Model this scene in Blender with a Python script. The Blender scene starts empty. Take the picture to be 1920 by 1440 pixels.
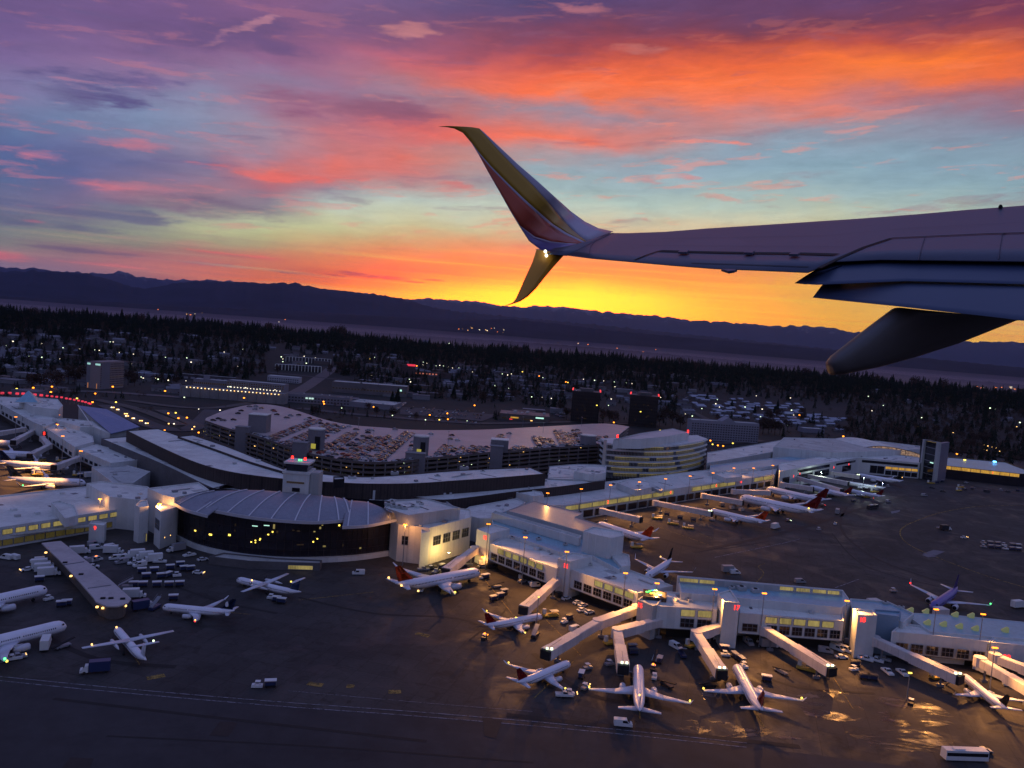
import bpy, bmesh, math, random
from mathutils import Vector, Matrix, noise as mnoise
import numpy as np
R = math.radians
random.seed(7)
scene = bpy.context.scene
COL = scene.collection
# ---------------------------------------------------------------- camera (airliner cabin window, 110 m above the apron)
CAM_H, FPX, PITCH, ROLL = 110.0, 1500.0, 4.12, 4.4
F_ = Vector((0, math.cos(R(PITCH)), -math.sin(R(PITCH))))
R0 = Vector((1, 0, 0)); U0 = Vector((0, math.sin(R(PITCH)), math.cos(R(PITCH))))
RT = R0 * math.cos(R(ROLL)) + U0 * math.sin(R(ROLL))
UP = U0 * math.cos(R(ROLL)) - R0 * math.sin(R(ROLL))
CAMP = Vector((0, 0, CAM_H))
cd = bpy.data.cameras.new("camera"); cam = bpy.data.objects.new("camera", cd); COL.objects.link(cam)
cd.sensor_width = 36; cd.lens = FPX / 1920 * 36; cd.clip_start = 0.1; cd.clip_end = 200000
M_ = Matrix((RT, UP, -F_)).transposed().to_4x4(); M_.translation = CAMP
cam.matrix_world = M_
scene.camera = cam
scene.view_settings.view_transform = 'Standard'; scene.view_settings.look = 'None'
scene.view_settings.exposure = 0.0; scene.view_settings.gamma = 1.0
try: scene.view_settings.use_curve_mapping = False
except Exception: pass
scene.cycles.volume_bounces = 0
scene.cycles.max_bounces = 5; scene.cycles.diffuse_bounces = 2; scene.cycles.glossy_bounces = 2; scene.cycles.transmission_bounces = 3
scene.cycles.sample_clamp_indirect = 2.0; scene.cycles.sample_clamp_direct = 0
scene.cycles.caustics_reflective = False; scene.cycles.caustics_refractive = False
scene.cycles.use_light_tree = True

def ray(px, py):
    return F_ + RT * ((px - 960) / FPX) + UP * ((720 - py) / FPX)
def G(px, py, z=0.0):
    """point of the level plane at height z seen in the direction (px, py)"""
    d = ray(px, py); t = (z - CAM_H) / d.z
    return CAMP + d * t
def az_el(px, py):
    d = ray(px, py).normalized()
    return math.degrees(math.atan2(d.x, d.y)), math.degrees(math.asin(d.z))
def proj(p):
    v = Vector(p) - CAMP; k = v.dot(F_)
    return 960 + FPX * v.dot(RT) / k, 720 - FPX * v.dot(UP) / k
def lin(c):
    return tuple((x / 255 / 12.92 if x / 255 <= 0.04045 else ((x / 255 + 0.055) / 1.055) ** 2.4) for x in c)

# ---------------------------------------------------------------- node helper
class NT:
    def __init__(s, tree): s.t = tree; s.n = tree.nodes; s.l = tree.links
    def add(s, typ, **kw):
        n = s.n.new(typ)
        for k, v in kw.items(): setattr(n, k, v)
        return n
    def put(s, sock, v):
        if isinstance(v, bpy.types.NodeSocket): s.l.new(v, sock)
        elif v is not None: sock.default_value = v
    def m(s, op, a, b=None, c=None, clamp=False):
        n = s.add('ShaderNodeMath', operation=op); n.use_clamp = clamp
        s.put(n.inputs[0], a)
        if b is not None: s.put(n.inputs[1], b)
        if c is not None: s.put(n.inputs[2], c)
        return n.outputs[0]
    def vm(s, op, a, b=None, scale=None):
        n = s.add('ShaderNodeVectorMath', operation=op); s.put(n.inputs[0], a)
        if b is not None: s.put(n.inputs[1], b)
        if scale is not None: s.put(n.inputs['Scale'], scale)
        return n.outputs['Value'] if op in ('LENGTH', 'DOT_PRODUCT', 'DISTANCE') else n.outputs[0]
    def comb(s, x, y, z):
        n = s.add('ShaderNodeCombineXYZ')
        for i, v in enumerate((x, y, z)): s.put(n.inputs[i], v)
        return n.outputs[0]
    def noise(s, vec, scale=1, detail=4, rough=.55, lac=2.0, dist=0.0, col=False):
        n = s.add('ShaderNodeTexNoise'); s.put(n.inputs['Vector'], vec)
        n.inputs['Scale'].default_value = scale; n.inputs['Detail'].default_value = detail
        n.inputs['Roughness'].default_value = rough; n.inputs['Lacunarity'].default_value = lac; n.inputs['Distortion'].default_value = dist
        return n.outputs['Color'] if col else n.outputs['Fac']
    def mr(s, v, a, b, c=0.0, d=1.0, smooth=False):
        n = s.add('ShaderNodeMapRange'); n.interpolation_type = 'SMOOTHSTEP' if smooth else 'LINEAR'; n.clamp = True
        s.put(n.inputs[0], v)
        for i, x in enumerate((a, b, c, d)): s.put(n.inputs[i + 1], x)
        return n.outputs[0]
    def mix(s, f, a, b, mode='MIX'):
        n = s.add('ShaderNodeMix', data_type='RGBA', blend_type=mode); n.clamp_factor = True
        s.put(n.inputs[0], f)
        for i, v in ((6, a), (7, b)):
            if isinstance(v, tuple) and len(v) == 3: v = (*v, 1)
            s.put(n.inputs[i], v)
        return n.outputs[2]
    def ramp(s, f, stops, interp='LINEAR'):
        n = s.add('ShaderNodeValToRGB'); cr = n.color_ramp; cr.interpolation = interp
        while len(cr.elements) < len(stops): cr.elements.new(0.5)
        for e, (p, c) in zip(cr.elements, stops):
            e.position = p; e.color = (*c, 1)
        s.put(n.inputs[0], f); return n.outputs[0]

# ---------------------------------------------------------------- world: sunrise sky, bands and clouds laid out by compass direction and elevation
w = bpy.data.worlds.new("World"); scene.world = w; w.use_nodes = True
T = NT(w.node_tree); T.n.clear()
SKYC = {  # photo column -> list of (row, colour)
 -260: [(0,(80,60,115)),(120,(95,75,130)),(240,(85,90,135)),(340,(80,85,120)),(420,(85,90,115)),(470,(95,95,110))],
 0: [(0,(98,70,122)),(60,(108,80,135)),(120,(118,95,145)),(180,(122,118,158)),(235,(95,120,158)),(280,(78,98,145)),(330,(88,105,140)),(370,(112,112,142)),(395,(92,98,128)),(430,(128,134,128)),(455,(142,140,124)),(478,(172,122,124)),(495,(140,118,135))],
 120: [(0,(104,74,124)),(60,(112,80,134)),(110,(130,100,145)),(150,(120,105,150)),(200,(118,132,168)),(240,(105,128,165)),(280,(96,104,148)),(330,(84,96,140)),(370,(120,110,140)),(400,(96,96,124)),(432,(150,155,130)),(455,(140,138,115)),(480,(165,112,115)),(500,(150,118,130))],
 240: [(0,(108,74,128)),(50,(98,66,116)),(90,(122,86,132)),(130,(150,112,150)),(165,(118,105,150)),(200,(120,146,178)),(240,(116,136,168)),(275,(126,120,150)),(305,(88,96,142)),(335,(120,112,142)),(358,(188,122,132)),(382,(110,106,132)),(405,(132,138,138)),(428,(120,124,122)),(446,(178,182,132)),(465,(130,124,112)),(482,(188,114,108)),(497,(216,128,112)),(512,(150,108,112))],
 360: [(0,(118,76,126)),(50,(92,62,112)),(85,(120,80,126)),(130,(150,108,142)),(170,(126,140,170)),(205,(140,160,186)),(240,(130,140,166)),(275,(150,135,156)),(305,(104,108,146)),(335,(128,124,148)),(360,(175,122,130)),(385,(118,110,130)),(410,(184,188,152)),(440,(192,196,138)),(458,(150,142,112)),(478,(205,120,100)),(495,(205,120,102)),(512,(228,122,88)),(525,(190,105,90))],
 480: [(0,(140,84,124)),(40,(118,72,116)),(75,(96,62,108)),(110,(136,88,130)),(150,(138,128,158)),(180,(150,118,142)),(205,(150,112,138)),(235,(150,140,160)),(265,(160,150,168)),(295,(158,130,150)),(320,(232,120,100)),(342,(196,112,116)),(365,(132,106,124)),(392,(124,114,126)),(414,(190,200,158)),(440,(196,198,138)),(462,(180,160,112)),(480,(226,120,80)),(498,(196,112,84)),(514,(244,132,62)),(530,(225,100,40))],
 600: [(0,(128,82,126)),(40,(104,66,110)),(80,(140,82,118)),(120,(178,98,122)),(150,(150,128,155)),(178,(150,88,116)),(205,(178,98,112)),(232,(176,128,142)),(262,(222,112,104)),(285,(196,122,120)),(310,(240,114,84)),(335,(224,108,92)),(352,(130,110,128)),(380,(184,200,190)),(412,(204,206,160)),(440,(200,196,134)),(466,(224,150,92)),(485,(230,134,70)),(502,(250,136,50)),(518,(196,84,46)),(535,(250,128,24)),(548,(255,150,10))],
 720: [(0,(112,82,128)),(40,(108,68,108)),(80,(152,84,114)),(120,(204,100,108)),(150,(162,116,136)),(180,(150,128,148)),(202,(156,84,100)),(228,(212,94,90)),(258,(226,112,98)),(280,(206,122,110)),(298,(250,112,78)),(322,(236,116,98)),(342,(172,126,126)),(365,(188,204,196)),(398,(204,208,172)),(430,(208,196,140)),(456,(224,160,98)),(474,(236,148,78)),(498,(255,132,40)),(515,(210,88,40)),(535,(252,146,16)),(555,(255,178,0))],
 840: [(0,(92,74,116)),(40,(98,66,104)),(80,(140,74,96)),(120,(206,92,88)),(155,(236,108,70)),(182,(176,118,124)),(205,(150,110,128)),(228,(232,98,72)),(250,(240,106,80)),(275,(176,140,142)),(298,(238,112,78)),(318,(176,150,154)),(345,(190,130,120)),(365,(190,206,196)),(400,(204,208,178)),(430,(212,196,144)),(456,(236,156,98)),(480,(246,150,70)),(500,(255,134,44)),(520,(236,110,30)),(540,(255,196,0)),(560,(255,226,0))],
 960: [(0,(76,66,108)),(30,(86,64,106)),(60,(120,66,88)),(100,(162,70,76)),(132,(216,94,68)),(160,(246,108,60)),(182,(252,116,62)),(200,(150,138,152)),(222,(186,132,134)),(242,(248,108,74)),(268,(252,122,76)),(290,(176,150,152)),(305,(152,170,178)),(335,(150,172,176)),(365,(176,198,190)),(400,(202,208,184)),(432,(216,194,150)),(456,(238,156,104)),(482,(255,144,74)),(508,(255,136,46)),(528,(252,154,16)),(546,(255,222,0)),(570,(255,238,0))],
 1080: [(0,(80,66,110)),(35,(100,66,96)),(70,(136,66,80)),(105,(176,76,70)),(138,(230,98,58)),(165,(252,114,58)),(186,(248,118,66)),(204,(152,138,152)),(228,(166,138,148)),(250,(232,120,96)),(272,(250,112,78)),(292,(178,148,150)),(308,(150,166,176)),(340,(150,174,180)),(375,(180,200,188)),(405,(206,208,182)),(440,(222,190,140)),(480,(255,150,80)),(515,(255,150,40)),(535,(255,214,0)),(556,(255,242,20)),(580,(255,226,0))],
 1200: [(0,(90,70,112)),(40,(116,64,86)),(80,(152,66,70)),(110,(204,90,62)),(140,(244,106,50)),(168,(252,120,56)),(190,(204,120,108)),(212,(150,136,150)),(240,(206,128,122)),(262,(226,126,104)),(284,(166,144,148)),(305,(148,166,178)),(340,(152,174,182)),(380,(176,198,188)),(412,(204,206,180)),(500,(255,152,60)),(525,(252,158,28)),(545,(255,206,0)),(565,(255,238,20)),(590,(255,214,0))],
 1320: [(0,(98,68,104)),(40,(98,60,88)),(80,(150,66,66)),(110,(214,92,56)),(140,(252,112,46)),(165,(252,122,60)),(188,(248,120,76)),(210,(196,124,120)),(238,(214,128,112)),(256,(160,142,152)),(285,(142,164,180)),(330,(146,172,184)),(380,(176,196,184)),(412,(204,204,176)),(500,(253,150,60)),(530,(252,166,40)),(560,(255,196,0)),(600,(255,196,0))],
 1440: [(0,(104,64,96)),(40,(92,60,90)),(80,(152,66,64)),(110,(216,92,52)),(140,(253,116,44)),(168,(220,112,80)),(190,(240,126,90)),(214,(226,128,108)),(236,(158,142,154)),(262,(140,160,176)),(300,(136,166,182)),(345,(150,176,184)),(380,(176,192,178)),(405,(202,206,176)),(510,(250,152,60)),(530,(252,172,50)),(560,(255,190,20)),(605,(255,178,0))],
 1560: [(0,(98,66,104)),(40,(104,58,84)),(80,(176,76,62)),(112,(236,108,48)),(138,(253,124,44)),(165,(226,116,86)),(188,(206,120,112)),(212,(190,132,134)),(236,(146,144,158)),(270,(136,158,174)),(310,(136,166,180)),(350,(152,178,184)),(385,(176,194,182)),(540,(252,180,50)),(570,(255,190,40)),(610,(255,180,10))],
 1680: [(0,(100,64,100)),(40,(112,60,80)),(80,(204,86,58)),(110,(250,126,40)),(138,(246,120,60)),(168,(200,116,106)),(192,(168,120,132)),(222,(148,140,154)),(262,(136,152,168)),(300,(134,164,180)),(350,(150,178,184)),(390,(176,194,184)),(570,(255,190,64)),(600,(255,194,44)),(630,(255,172,20))],
 1800: [(0,(106,58,88)),(40,(120,60,76)),(80,(206,88,52)),(112,(248,118,36)),(136,(244,112,50)),(165,(180,104,100)),(195,(150,112,130)),(232,(136,134,154)),(275,(132,154,172)),(325,(134,164,178)),(370,(152,178,178)),(600,(255,192,70)),(635,(255,186,40))],
 1920: [(0,(112,54,80)),(40,(132,60,74)),(80,(202,86,50)),(110,(246,116,34)),(130,(240,110,50)),(160,(170,96,96)),(192,(150,110,126)),(232,(130,132,152)),(280,(130,152,168)),(330,(136,166,176)),(375,(152,176,176)),(610,(255,190,80)),(640,(255,184,50))],
 2160: [(0,(100,56,90)),(90,(170,80,70)),(130,(180,90,80)),(180,(140,110,130)),(260,(125,140,160)),(380,(140,160,165)),(560,(220,180,110)),(660,(240,175,80))],
}
_cols = sorted(SKYC)
def _col_at(cx, y):
    L = SKYC[cx]
    if y <= L[0][0]:
        t = min(1, (L[0][0] - y) / 700.0); z = (66, 66, 112)
        return tuple(a + (b - a) * t for a, b in zip(L[0][1], z))
    for (y0, c0), (y1, c1) in zip(L, L[1:]):
        if y <= y1:
            t = (y - y0) / (y1 - y0); return tuple(a + (b - a) * t for a, b in zip(c0, c1))
    return L[-1][1]
def sky_rgb(px, py):
    px = max(_cols[0], min(_cols[-1], px))
    for a, b in zip(_cols, _cols[1:]):
        if px <= b:
            t = (px - a) / (b - a); return tuple(u + (v - u) * t for u, v in zip(_col_at(a, py), _col_at(b, py)))
def dir_px(az, el):
    d = Vector((math.sin(R(az)) * math.cos(R(el)), math.cos(R(az)) * math.cos(R(el)), math.sin(R(el))))
    k = d.dot(F_)
    return 960 + FPX * d.dot(RT) / k, 720 - FPX * d.dot(UP) / k
tc = T.add('ShaderNodeTexCoord'); sep = T.add('ShaderNodeSeparateXYZ'); T.l.new(tc.outputs['Generated'], sep.inputs[0])
X, Y, Z = sep.outputs
AZ = T.m('MULTIPLY', T.m('ARCTAN2', X, Y), 57.29578)
EL = T.m('MULTIPLY', T.m('ARCSINE', Z), 57.29578)
# streaky turbulence of the cloud sheets
elx = T.m('ADD', EL, 2.0)
v1 = T.comb(T.m('MULTIPLY', AZ, .16), T.m('MULTIPLY', T.m('SUBTRACT', EL, T.m('MULTIPLY', AZ, 0.04)), .48), 0.0)
n1 = T.m('SUBTRACT', T.noise(v1, 1.0, 6, .62), .5)
v1b = T.vm('ADD', v1, (31.4, 7.7, 2.0))
n2 = T.m('SUBTRACT', T.noise(v1b, 1.0, 5, .62), .5)
damp = T.mr(EL, 2.0, 11.0, .16, 1.0)
AZw = T.m('ADD', AZ, T.m('MULTIPLY', T.m('MULTIPLY', n1, 5.5), damp))
ELw = T.m('ADD', EL, T.m('MULTIPLY', T.m('MULTIPLY', n2, 2.6), damp))
E0, E1, NS = -1.0, 26.0, 32
fac = T.mr(ELw, E0, E1)
azs = []; outs = []
for cx in _cols:
    a = math.degrees(math.atan((cx - 960) / FPX)); azs.append(a)
    st = []
    # stops denser near the horizon
    for i in range(NS):
        u = i / (NS - 1); e = E0 + (E1 - E0) * (u ** 1.35)
        px, py = dir_px(a, e)
        st.append(((e - E0) / (E1 - E0), lin(sky_rgb(px, py))))
    outs.append(T.ramp(fac, st))
c = outs[0]
for i in range(1, len(outs)):
    c = T.mix(T.mr(AZw, azs[i - 1], azs[i]), c, outs[i])
# wisps: lit (salmon) and shaded (violet) filaments
vw = T.comb(T.m('MULTIPLY', AZ, .055), T.m('MULTIPLY', T.m('SUBTRACT', EL, T.m('MULTIPLY', AZ, 0.06)), .38), 5.0)
wd = T.vm('ADD', vw, T.vm('SCALE', T.noise(vw, 1.6, 4, .6, col=True), scale=.55))
nw = T.noise(wd, 3.0, 8, .66)
lit = T.m('MULTIPLY', T.mr(nw, .55, .64, 0, 1, True), T.m('MULTIPLY', T.mr(EL, 2.5, 5.5), T.mr(EL, 24, 13)))
litc = T.mix(T.mr(AZ, -30, 5), lin((205, 120, 130)) + (1,), lin((255, 138, 98)) + (1,))
c = T.mix(T.m('MULTIPLY', lit, .36), c, litc)
nd = T.noise(T.vm('ADD', wd, (9.1, 3.3, 1.0)), 2.2, 8, .66)
shd = T.m('MULTIPLY', T.mr(nd, .56, .68, 0, 1, True), T.mr(EL, 3.0, 8.0))
shc = T.mix(T.mr(AZ, -30, 8), lin((78, 74, 122)) + (1,), lin((150, 92, 112)) + (1,))
c = T.mix(T.m('MULTIPLY', shd, .34), c, shc)
# the long violet cloud at upper left and thin dark bars near the horizon
def blob(px, py, wa, we, col, k, tilt=0.0, sharp=1.0):
    global c
    a, e = az_el(px, py)
    da = T.m('SUBTRACT', AZw, a); de = T.m('SUBTRACT', T.m('SUBTRACT', ELw, e), T.m('MULTIPLY', da, tilt))
    q = T.m('ADD', T.m('POWER', T.m('ABSOLUTE', T.m('DIVIDE', da, wa)), 2.0), T.m('POWER', T.m('ABSOLUTE', T.m('DIVIDE', de, we)), 2.0))
    f = T.mr(T.m('ADD', q, T.m('ADD', T.m('MULTIPLY', T.m('SUBTRACT', nw, .5), 7.0), T.m('MULTIPLY', n1, 2.0))), 1.5, -.5, 0, k, True)
    c = T.mix(f, c, lin(col) + (1,))
blob(190, 170, 3.4, .85, (74, 66, 120), .95, .08)
blob(260, 150, 3.0, .5, (86, 74, 128), .9, .16)
blob(135, 190, 1.6, .7, (82, 70, 122), .7)
blob(540, 190, 3.0, .7, (146, 76, 106), .8)
blob(720, 205, 3.6, .8, (140, 78, 100), .7)
blob(420, 70, 5.0, .8, (88, 60, 110), .6, .12)
blob(475, 50, 2.6, .30, (196, 128, 140), .7, .55)
blob(760, 52, 2.2, .35, (206, 128, 122), .75)
blob(1080, 12, 2.4, .35, (190, 116, 120), .6, -.1)
blob(1200, 92, 2.0, .3, (200, 120, 110), .5)
blob(70, 290, 1.3, .35, (206, 120, 138), .8)
blob(255, 272, 2.6, .35, (206, 118, 128), .75, .1)
blob(250, 350, 3.6, .35, (220, 120, 124), .7)
blob(540, 325, 4.6, .38, (248, 108, 84), .8)
blob(62, 416, .8, .13, (230, 112, 110), .9)
blob(12, 480, 1.6, .3, (222, 112, 110), .9)
blob(400, 390, 4.6, .6, (122, 96, 118), .7)
blob(230, 404, 3.4, .3, (100, 100, 126), .8)
blob(100, 423, 4.6, .35, (96, 98, 122), .8)
blob(1210, 336, 1.1, .28, (212, 126, 120), .8)
blob(1275, 332, 1.3, .22, (216, 128, 118), .7)
blob(1360, 372, 1.4, .16, (214, 150, 136), .6)
blob(855, 346, 1.7, .3, (216, 118, 106), .8)
blob(1300, 268, 3.0, .22, (250, 130, 100), .8)
blob(1560, 212, 3.4, .5, (232, 124, 96), .6)
blob(690, 517, 1.9, .11, (128, 58, 66), .9); blob(740, 522, .9, .14, (120, 54, 62), .9); blob(665, 512, 1.2, .08, (140, 66, 70), .8)
blob(812, 527, 1.0, .07, (150, 66, 50), .9); blob(770, 529, .7, .06, (160, 70, 50), .8); blob(545, 512, 2.4, .10, (132, 72, 86), .85)
blob(630, 517, .8, .07, (150, 66, 66), .8); blob(400, 497, 2.6, .12, (150, 96, 112), .7); blob(430, 476, 3.0, .12, (236, 112, 92), .8)
blob(190, 495, 2.8, .1, (228, 122, 112), .7); blob(200, 476, 4.0, .16, (116, 92, 112), .8)
blob(1600, 583, 2.2, .06, (232, 158, 40), .8); blob(1000, 498, 2.4, .07, (255, 196, 60), .7)
# fine ripple of the cloud sheets
vf = T.comb(T.m('MULTIPLY', AZ, .33), T.m('MULTIPLY', T.m('SUBTRACT', EL, T.m('MULTIPLY', AZ, 0.05)), 1.5), 2.0)
nf_ = T.noise(T.vm('ADD', vf, T.vm('SCALE', T.noise(vf, .5, 3, .6, col=True), scale=1.6)), 1.0, 6, .68)
c = T.vm('SCALE', c, scale=T.mr(T.m('ADD', T.m('MULTIPLY', T.m('SUBTRACT', nf_, .5), T.mr(EL, 1.5, 8.0, .25, 1.0)), .5), .25, .75, .87, 1.13))
# thin bright and dull strata low over the mountains
vs = T.comb(T.m('MULTIPLY', AZ, .02), T.m('MULTIPLY', T.m('ADD', EL, T.m('MULTIPLY', n1, .25)), 1.5), 9.0)
ns = T.noise(vs, 2.2, 6, .6)
low = T.m('MULTIPLY', T.mr(EL, 6.0, 3.6), T.mr(EL, 0.2, 1.0))
c = T.mix(T.m('MULTIPLY', T.mr(ns, .5, .72, 0, 1, True), T.m('MULTIPLY', low, .35)), c, T.mix(T.mr(AZ, -20, 0), lin((140, 100, 116)) + (1,), lin((244, 112, 26)) + (1,)))
c = T.mix(T.m('MULTIPLY', T.mr(ns, .48, .30, 0, 1, True), T.m('MULTIPLY', low, .4)), c, T.mix(T.mr(AZ, -22, -4), lin((204, 168, 140)) + (1,), lin((255, 214, 40)) + (1,)))
# the hidden sun just under the skyline: the red channel far over range, as in the overexposed photograph
sa, se = az_el(1040, 566)
dq = T.m('ADD', T.m('POWER', T.m('DIVIDE', T.m('SUBTRACT', AZ, sa), 9.0), 2.0), T.m('POWER', T.m('DIVIDE', T.m('SUBTRACT', EL, se), 1.8), 2.0))
core = T.m('EXPONENT', T.m('MULTIPLY', dq, -1.0))
c = T.mix(T.m('MULTIPLY', core, 1.0), c, T.vm('ADD', c, (7.0, .45, 0.0)))
# the rest of the sky (behind and overhead): clear blue dusk from the Sky Texture plus a violet veil
sky = T.add('ShaderNodeTexSky', sky_type='NISHITA'); sky.sun_disc = False
sky.sun_elevation = R(0.5); sky.sun_rotation = R(sa)
SKY_S = 0.10
veil = T.ramp(T.mr(EL, -10, 90), [(0.0, lin((70, 62, 80))), (.16, lin((88, 88, 126))), (.4, lin((96, 104, 154))), (1.0, lin((86, 96, 150)))])
rest = T.vm('ADD', T.vm('SCALE', sky.outputs[0], scale=SKY_S), T.vm('SCALE', veil, scale=1.15))
c = T.mix(T.m('MULTIPLY', T.mr(AZ, 2, -14), T.m('MULTIPLY', T.mr(EL, 6, 12), .22)), c, lin((132, 122, 150)) + (1,))
c = T.vm('SCALE', c, scale=T.mr(EL, 2.0, 10.0, 1.34, 1.14))
front = T.m('MULTIPLY', T.mr(T.m('ABSOLUTE', AZ), 62, 40, 0, 1, True), T.mr(EL, 40, 24, 0, 1, True))
c = T.mix(front, rest, c)
below = T.mr(EL, -2.5, -0.4, 0, 1, True)
c = T.mix(below, lin((22, 20, 28)) + (1,), c)
bg = T.add('ShaderNodeBackground'); T.l.new(c, bg.inputs[0]); bg.inputs[1].default_value = 1.0
wo = T.add('ShaderNodeOutputWorld'); T.l.new(bg.outputs[0], wo.inputs[0])
w.cycles.sampling_method = 'MANUAL'; w.cycles.sample_map_resolution = 1024
# the sun itself: still behind the mountains, only its faint warm grazing light
sl = bpy.data.lights.new("sun", 'SUN'); sl.energy = 0.12; sl.angle = R(4); sl.color = (1, .62, .38)
so = bpy.data.objects.new("sun", sl); COL.objects.link(so)
sdir = Vector((math.sin(R(sa)) * math.cos(R(3.0)), math.cos(R(sa)) * math.cos(R(3.0)), math.sin(R(3.0))))
so.rotation_euler = (-sdir).to_track_quat('-Z', 'Y').to_euler()
# ---------------------------------------------------------------- materials
_M = {}
def mat(name, col, rough=.7, var=.25, scale=.15, metal=0.0, emit=None, es=1.0, fine=1.5, bump=0.0, seams=None, stain=0.0, spec=.4):
    if name in _M: return _M[name]
    m = bpy.data.materials.new(name); m.use_nodes = True; t = NT(m.node_tree); b = t.n['Principled BSDF']
    _M[name] = m
    if emit is not None:
        b.inputs['Base Color'].default_value = (*emit, 1); b.inputs['Emission Color'].default_value = (*emit, 1)
        b.inputs['Emission Strength'].default_value = es; m.cycles.emission_sampling = 'NONE'
        b.inputs['Roughness'].default_value = .4; return m
    tc = t.add('ShaderNodeTexCoord'); geo = t.add('ShaderNodeNewGeometry'); P = geo.outputs['Position']
    n = t.noise(P, scale, 5, .6); nf = t.noise(P, fine, 4, .65)
    k = t.m('ADD', t.m('MULTIPLY', n, .6), t.m('MULTIPLY', nf, .4))
    k = t.mr(k, .3, .7, 1 - var, 1 + var)
    c = t.vm('SCALE', (*col,), scale=k)
    if stain:
        s = t.mr(t.noise(P, scale * 2.7, 7, .7, dist=1.2), .55, .72, 0, stain, True)
        c = t.mix(s, c, tuple(x * .35 for x in col))
    if seams:
        br = t.add('ShaderNodeTexBrick'); t.put(br.inputs['Vector'], t.vm('SCALE', P, scale=1.0 / seams[0]))
        br.offset = 0.0; br.inputs['Scale'].default_value = 1.0; br.inputs['Mortar Size'].default_value = seams[1]
        br.inputs['Brick Width'].default_value = 1.0; br.inputs['Row Height'].default_value = seams[3] if len(seams) > 3 else 1.0
        br.inputs['Mortar Smooth'].default_value = .3
        br.inputs['Color1'].default_value = (.92, .92, .92, 1); br.inputs['Color2'].default_value = (1.06, 1.06, 1.06, 1)
        br.inputs['Mortar'].default_value = (seams[2],) * 3 + (1,)
        c = t.vm('MULTIPLY', c, br.outputs['Color'])
    t.put(b.inputs['Base Color'], c)
    b.inputs['Roughness'].default_value = rough; b.inputs['Metallic'].default_value = metal
    b.inputs['Specular IOR Level'].default_value = spec
    if bump:
        bn = t.add('ShaderNodeBump'); bn.inputs['Strength'].default_value = bump; t.put(bn.inputs['Height'], nf); t.l.new(bn.outputs[0], b.inputs['Normal'])
    return m
roofw = mat('white_membrane_roof', (.68, .71, .66), .6, .22, .05, fine=.35, stain=.45, seams=(9.0, .012, .8))
roofd = mat('dull_membrane_roof', (.48, .50, .48), .75, .25, .06, fine=.4, stain=.5, seams=(7.0, .015, .8))
roofm = mat('metal_sheet_roof', (.36, .40, .40), .38, .12, .05, metal=.5, fine=.3, seams=(1.2, .05, .82))
roofb = mat('blue_gray_metal_roof', (.30, .52, .62), .42, .10, .05, metal=.3, fine=.3, seams=(1.2, .05, .85))
wallw = mat('pale_panel_wall', (.62, .65, .64), .7, .10, .1, fine=.6, seams=(3.0, .012, .82))
wallg = mat('grey_panel_wall', (.43, .45, .45), .7, .12, .1, fine=.6, seams=(3.0, .014, .8))
wally = mat('cream_panel_wall', (.68, .64, .56), .7, .12, .1, fine=.6, seams=(2.4, .02, .75))
walld = mat('dark_glass_wall', (.020, .018, .024), .22, .3, .1, fine=.8, spec=.5)
conc = mat('weathered_concrete', (.24, .23, .24), .9, .25, .08, fine=.7, stain=.3)
concd = mat('dark_concrete', (.12, .115, .12), .9, .3, .08, fine=.7, stain=.3)
steel = mat('grey_steel', (.25, .26, .29), .5, .15, .4, metal=.4)
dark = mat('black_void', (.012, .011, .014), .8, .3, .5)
glass = mat('dark_window_glass', (.012, .013, .018), .08, .1, .5, spec=.7)
rubber = mat('black_rubber', (.015, .015, .016), .8, .1, 1)
white = mat('white_vehicle_paint', (.66, .68, .68), .45, .08, .6)
silver = mat('silver_vehicle_paint', (.34, .35, .38), .45, .08, .6, metal=.4)
darkp = mat('dark_vehicle_paint', (.03, .032, .04), .4, .1, .6)
redp = mat('red_vehicle_paint', (.22, .03, .025), .3, .1, .6)
bluep = mat('navy_vehicle_paint', (.03, .045, .12), .3, .1, .6)
yelp = mat('yellow_vehicle_paint', (.55, .38, .06), .4, .1, .6)
bridge_m = mat('cream_jet_bridge_paint', (.62, .58, .56), .55, .12, .12, fine=.8, seams=(2.2, .02, .8), stain=.2)
bridge_r = mat('jet_bridge_roof_paint', (.66, .61, .57), .7, .2, .12, fine=.8, stain=.3)
e_amber = mat('sodium_lamp_glow', None, emit=(1.0, .24, .012), es=4.2)
e_warm = mat('warm_lamp_glow', None, emit=(1.0, .55, .16), es=3.0)
e_white = mat('white_lamp_glow', None, emit=(.80, 1.0, .62), es=2.6)
e_yel = mat('yellow_lamp_glow', None, emit=(1.0, .72, .10), es=2.6)
e_amb2 = mat('street_sodium_glow', None, emit=(1.0, .26, .015), es=5)
e_pale = mat('pale_lamp_glow', None, emit=(1, .86, .6), es=2.6)
e_red = mat('red_lamp_glow', None, emit=(1.0, .02, .015), es=4)
e_redd = mat('dim_red_lamp_glow', None, emit=(1.0, .05, .06), es=1.4)
e_green = mat('green_lamp_glow', None, emit=(.1, 1.0, .25), es=3)
e_sign = mat('red_number_glow', None, emit=(1.0, .03, .02), es=2.6)
e_cyan = mat('pale_sign_glow', None, emit=(.55, 1.0, .8), es=1.0)
e_blue = mat('blue_lamp_glow', None, emit=(.1, .5, 1.0), es=8)
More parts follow.
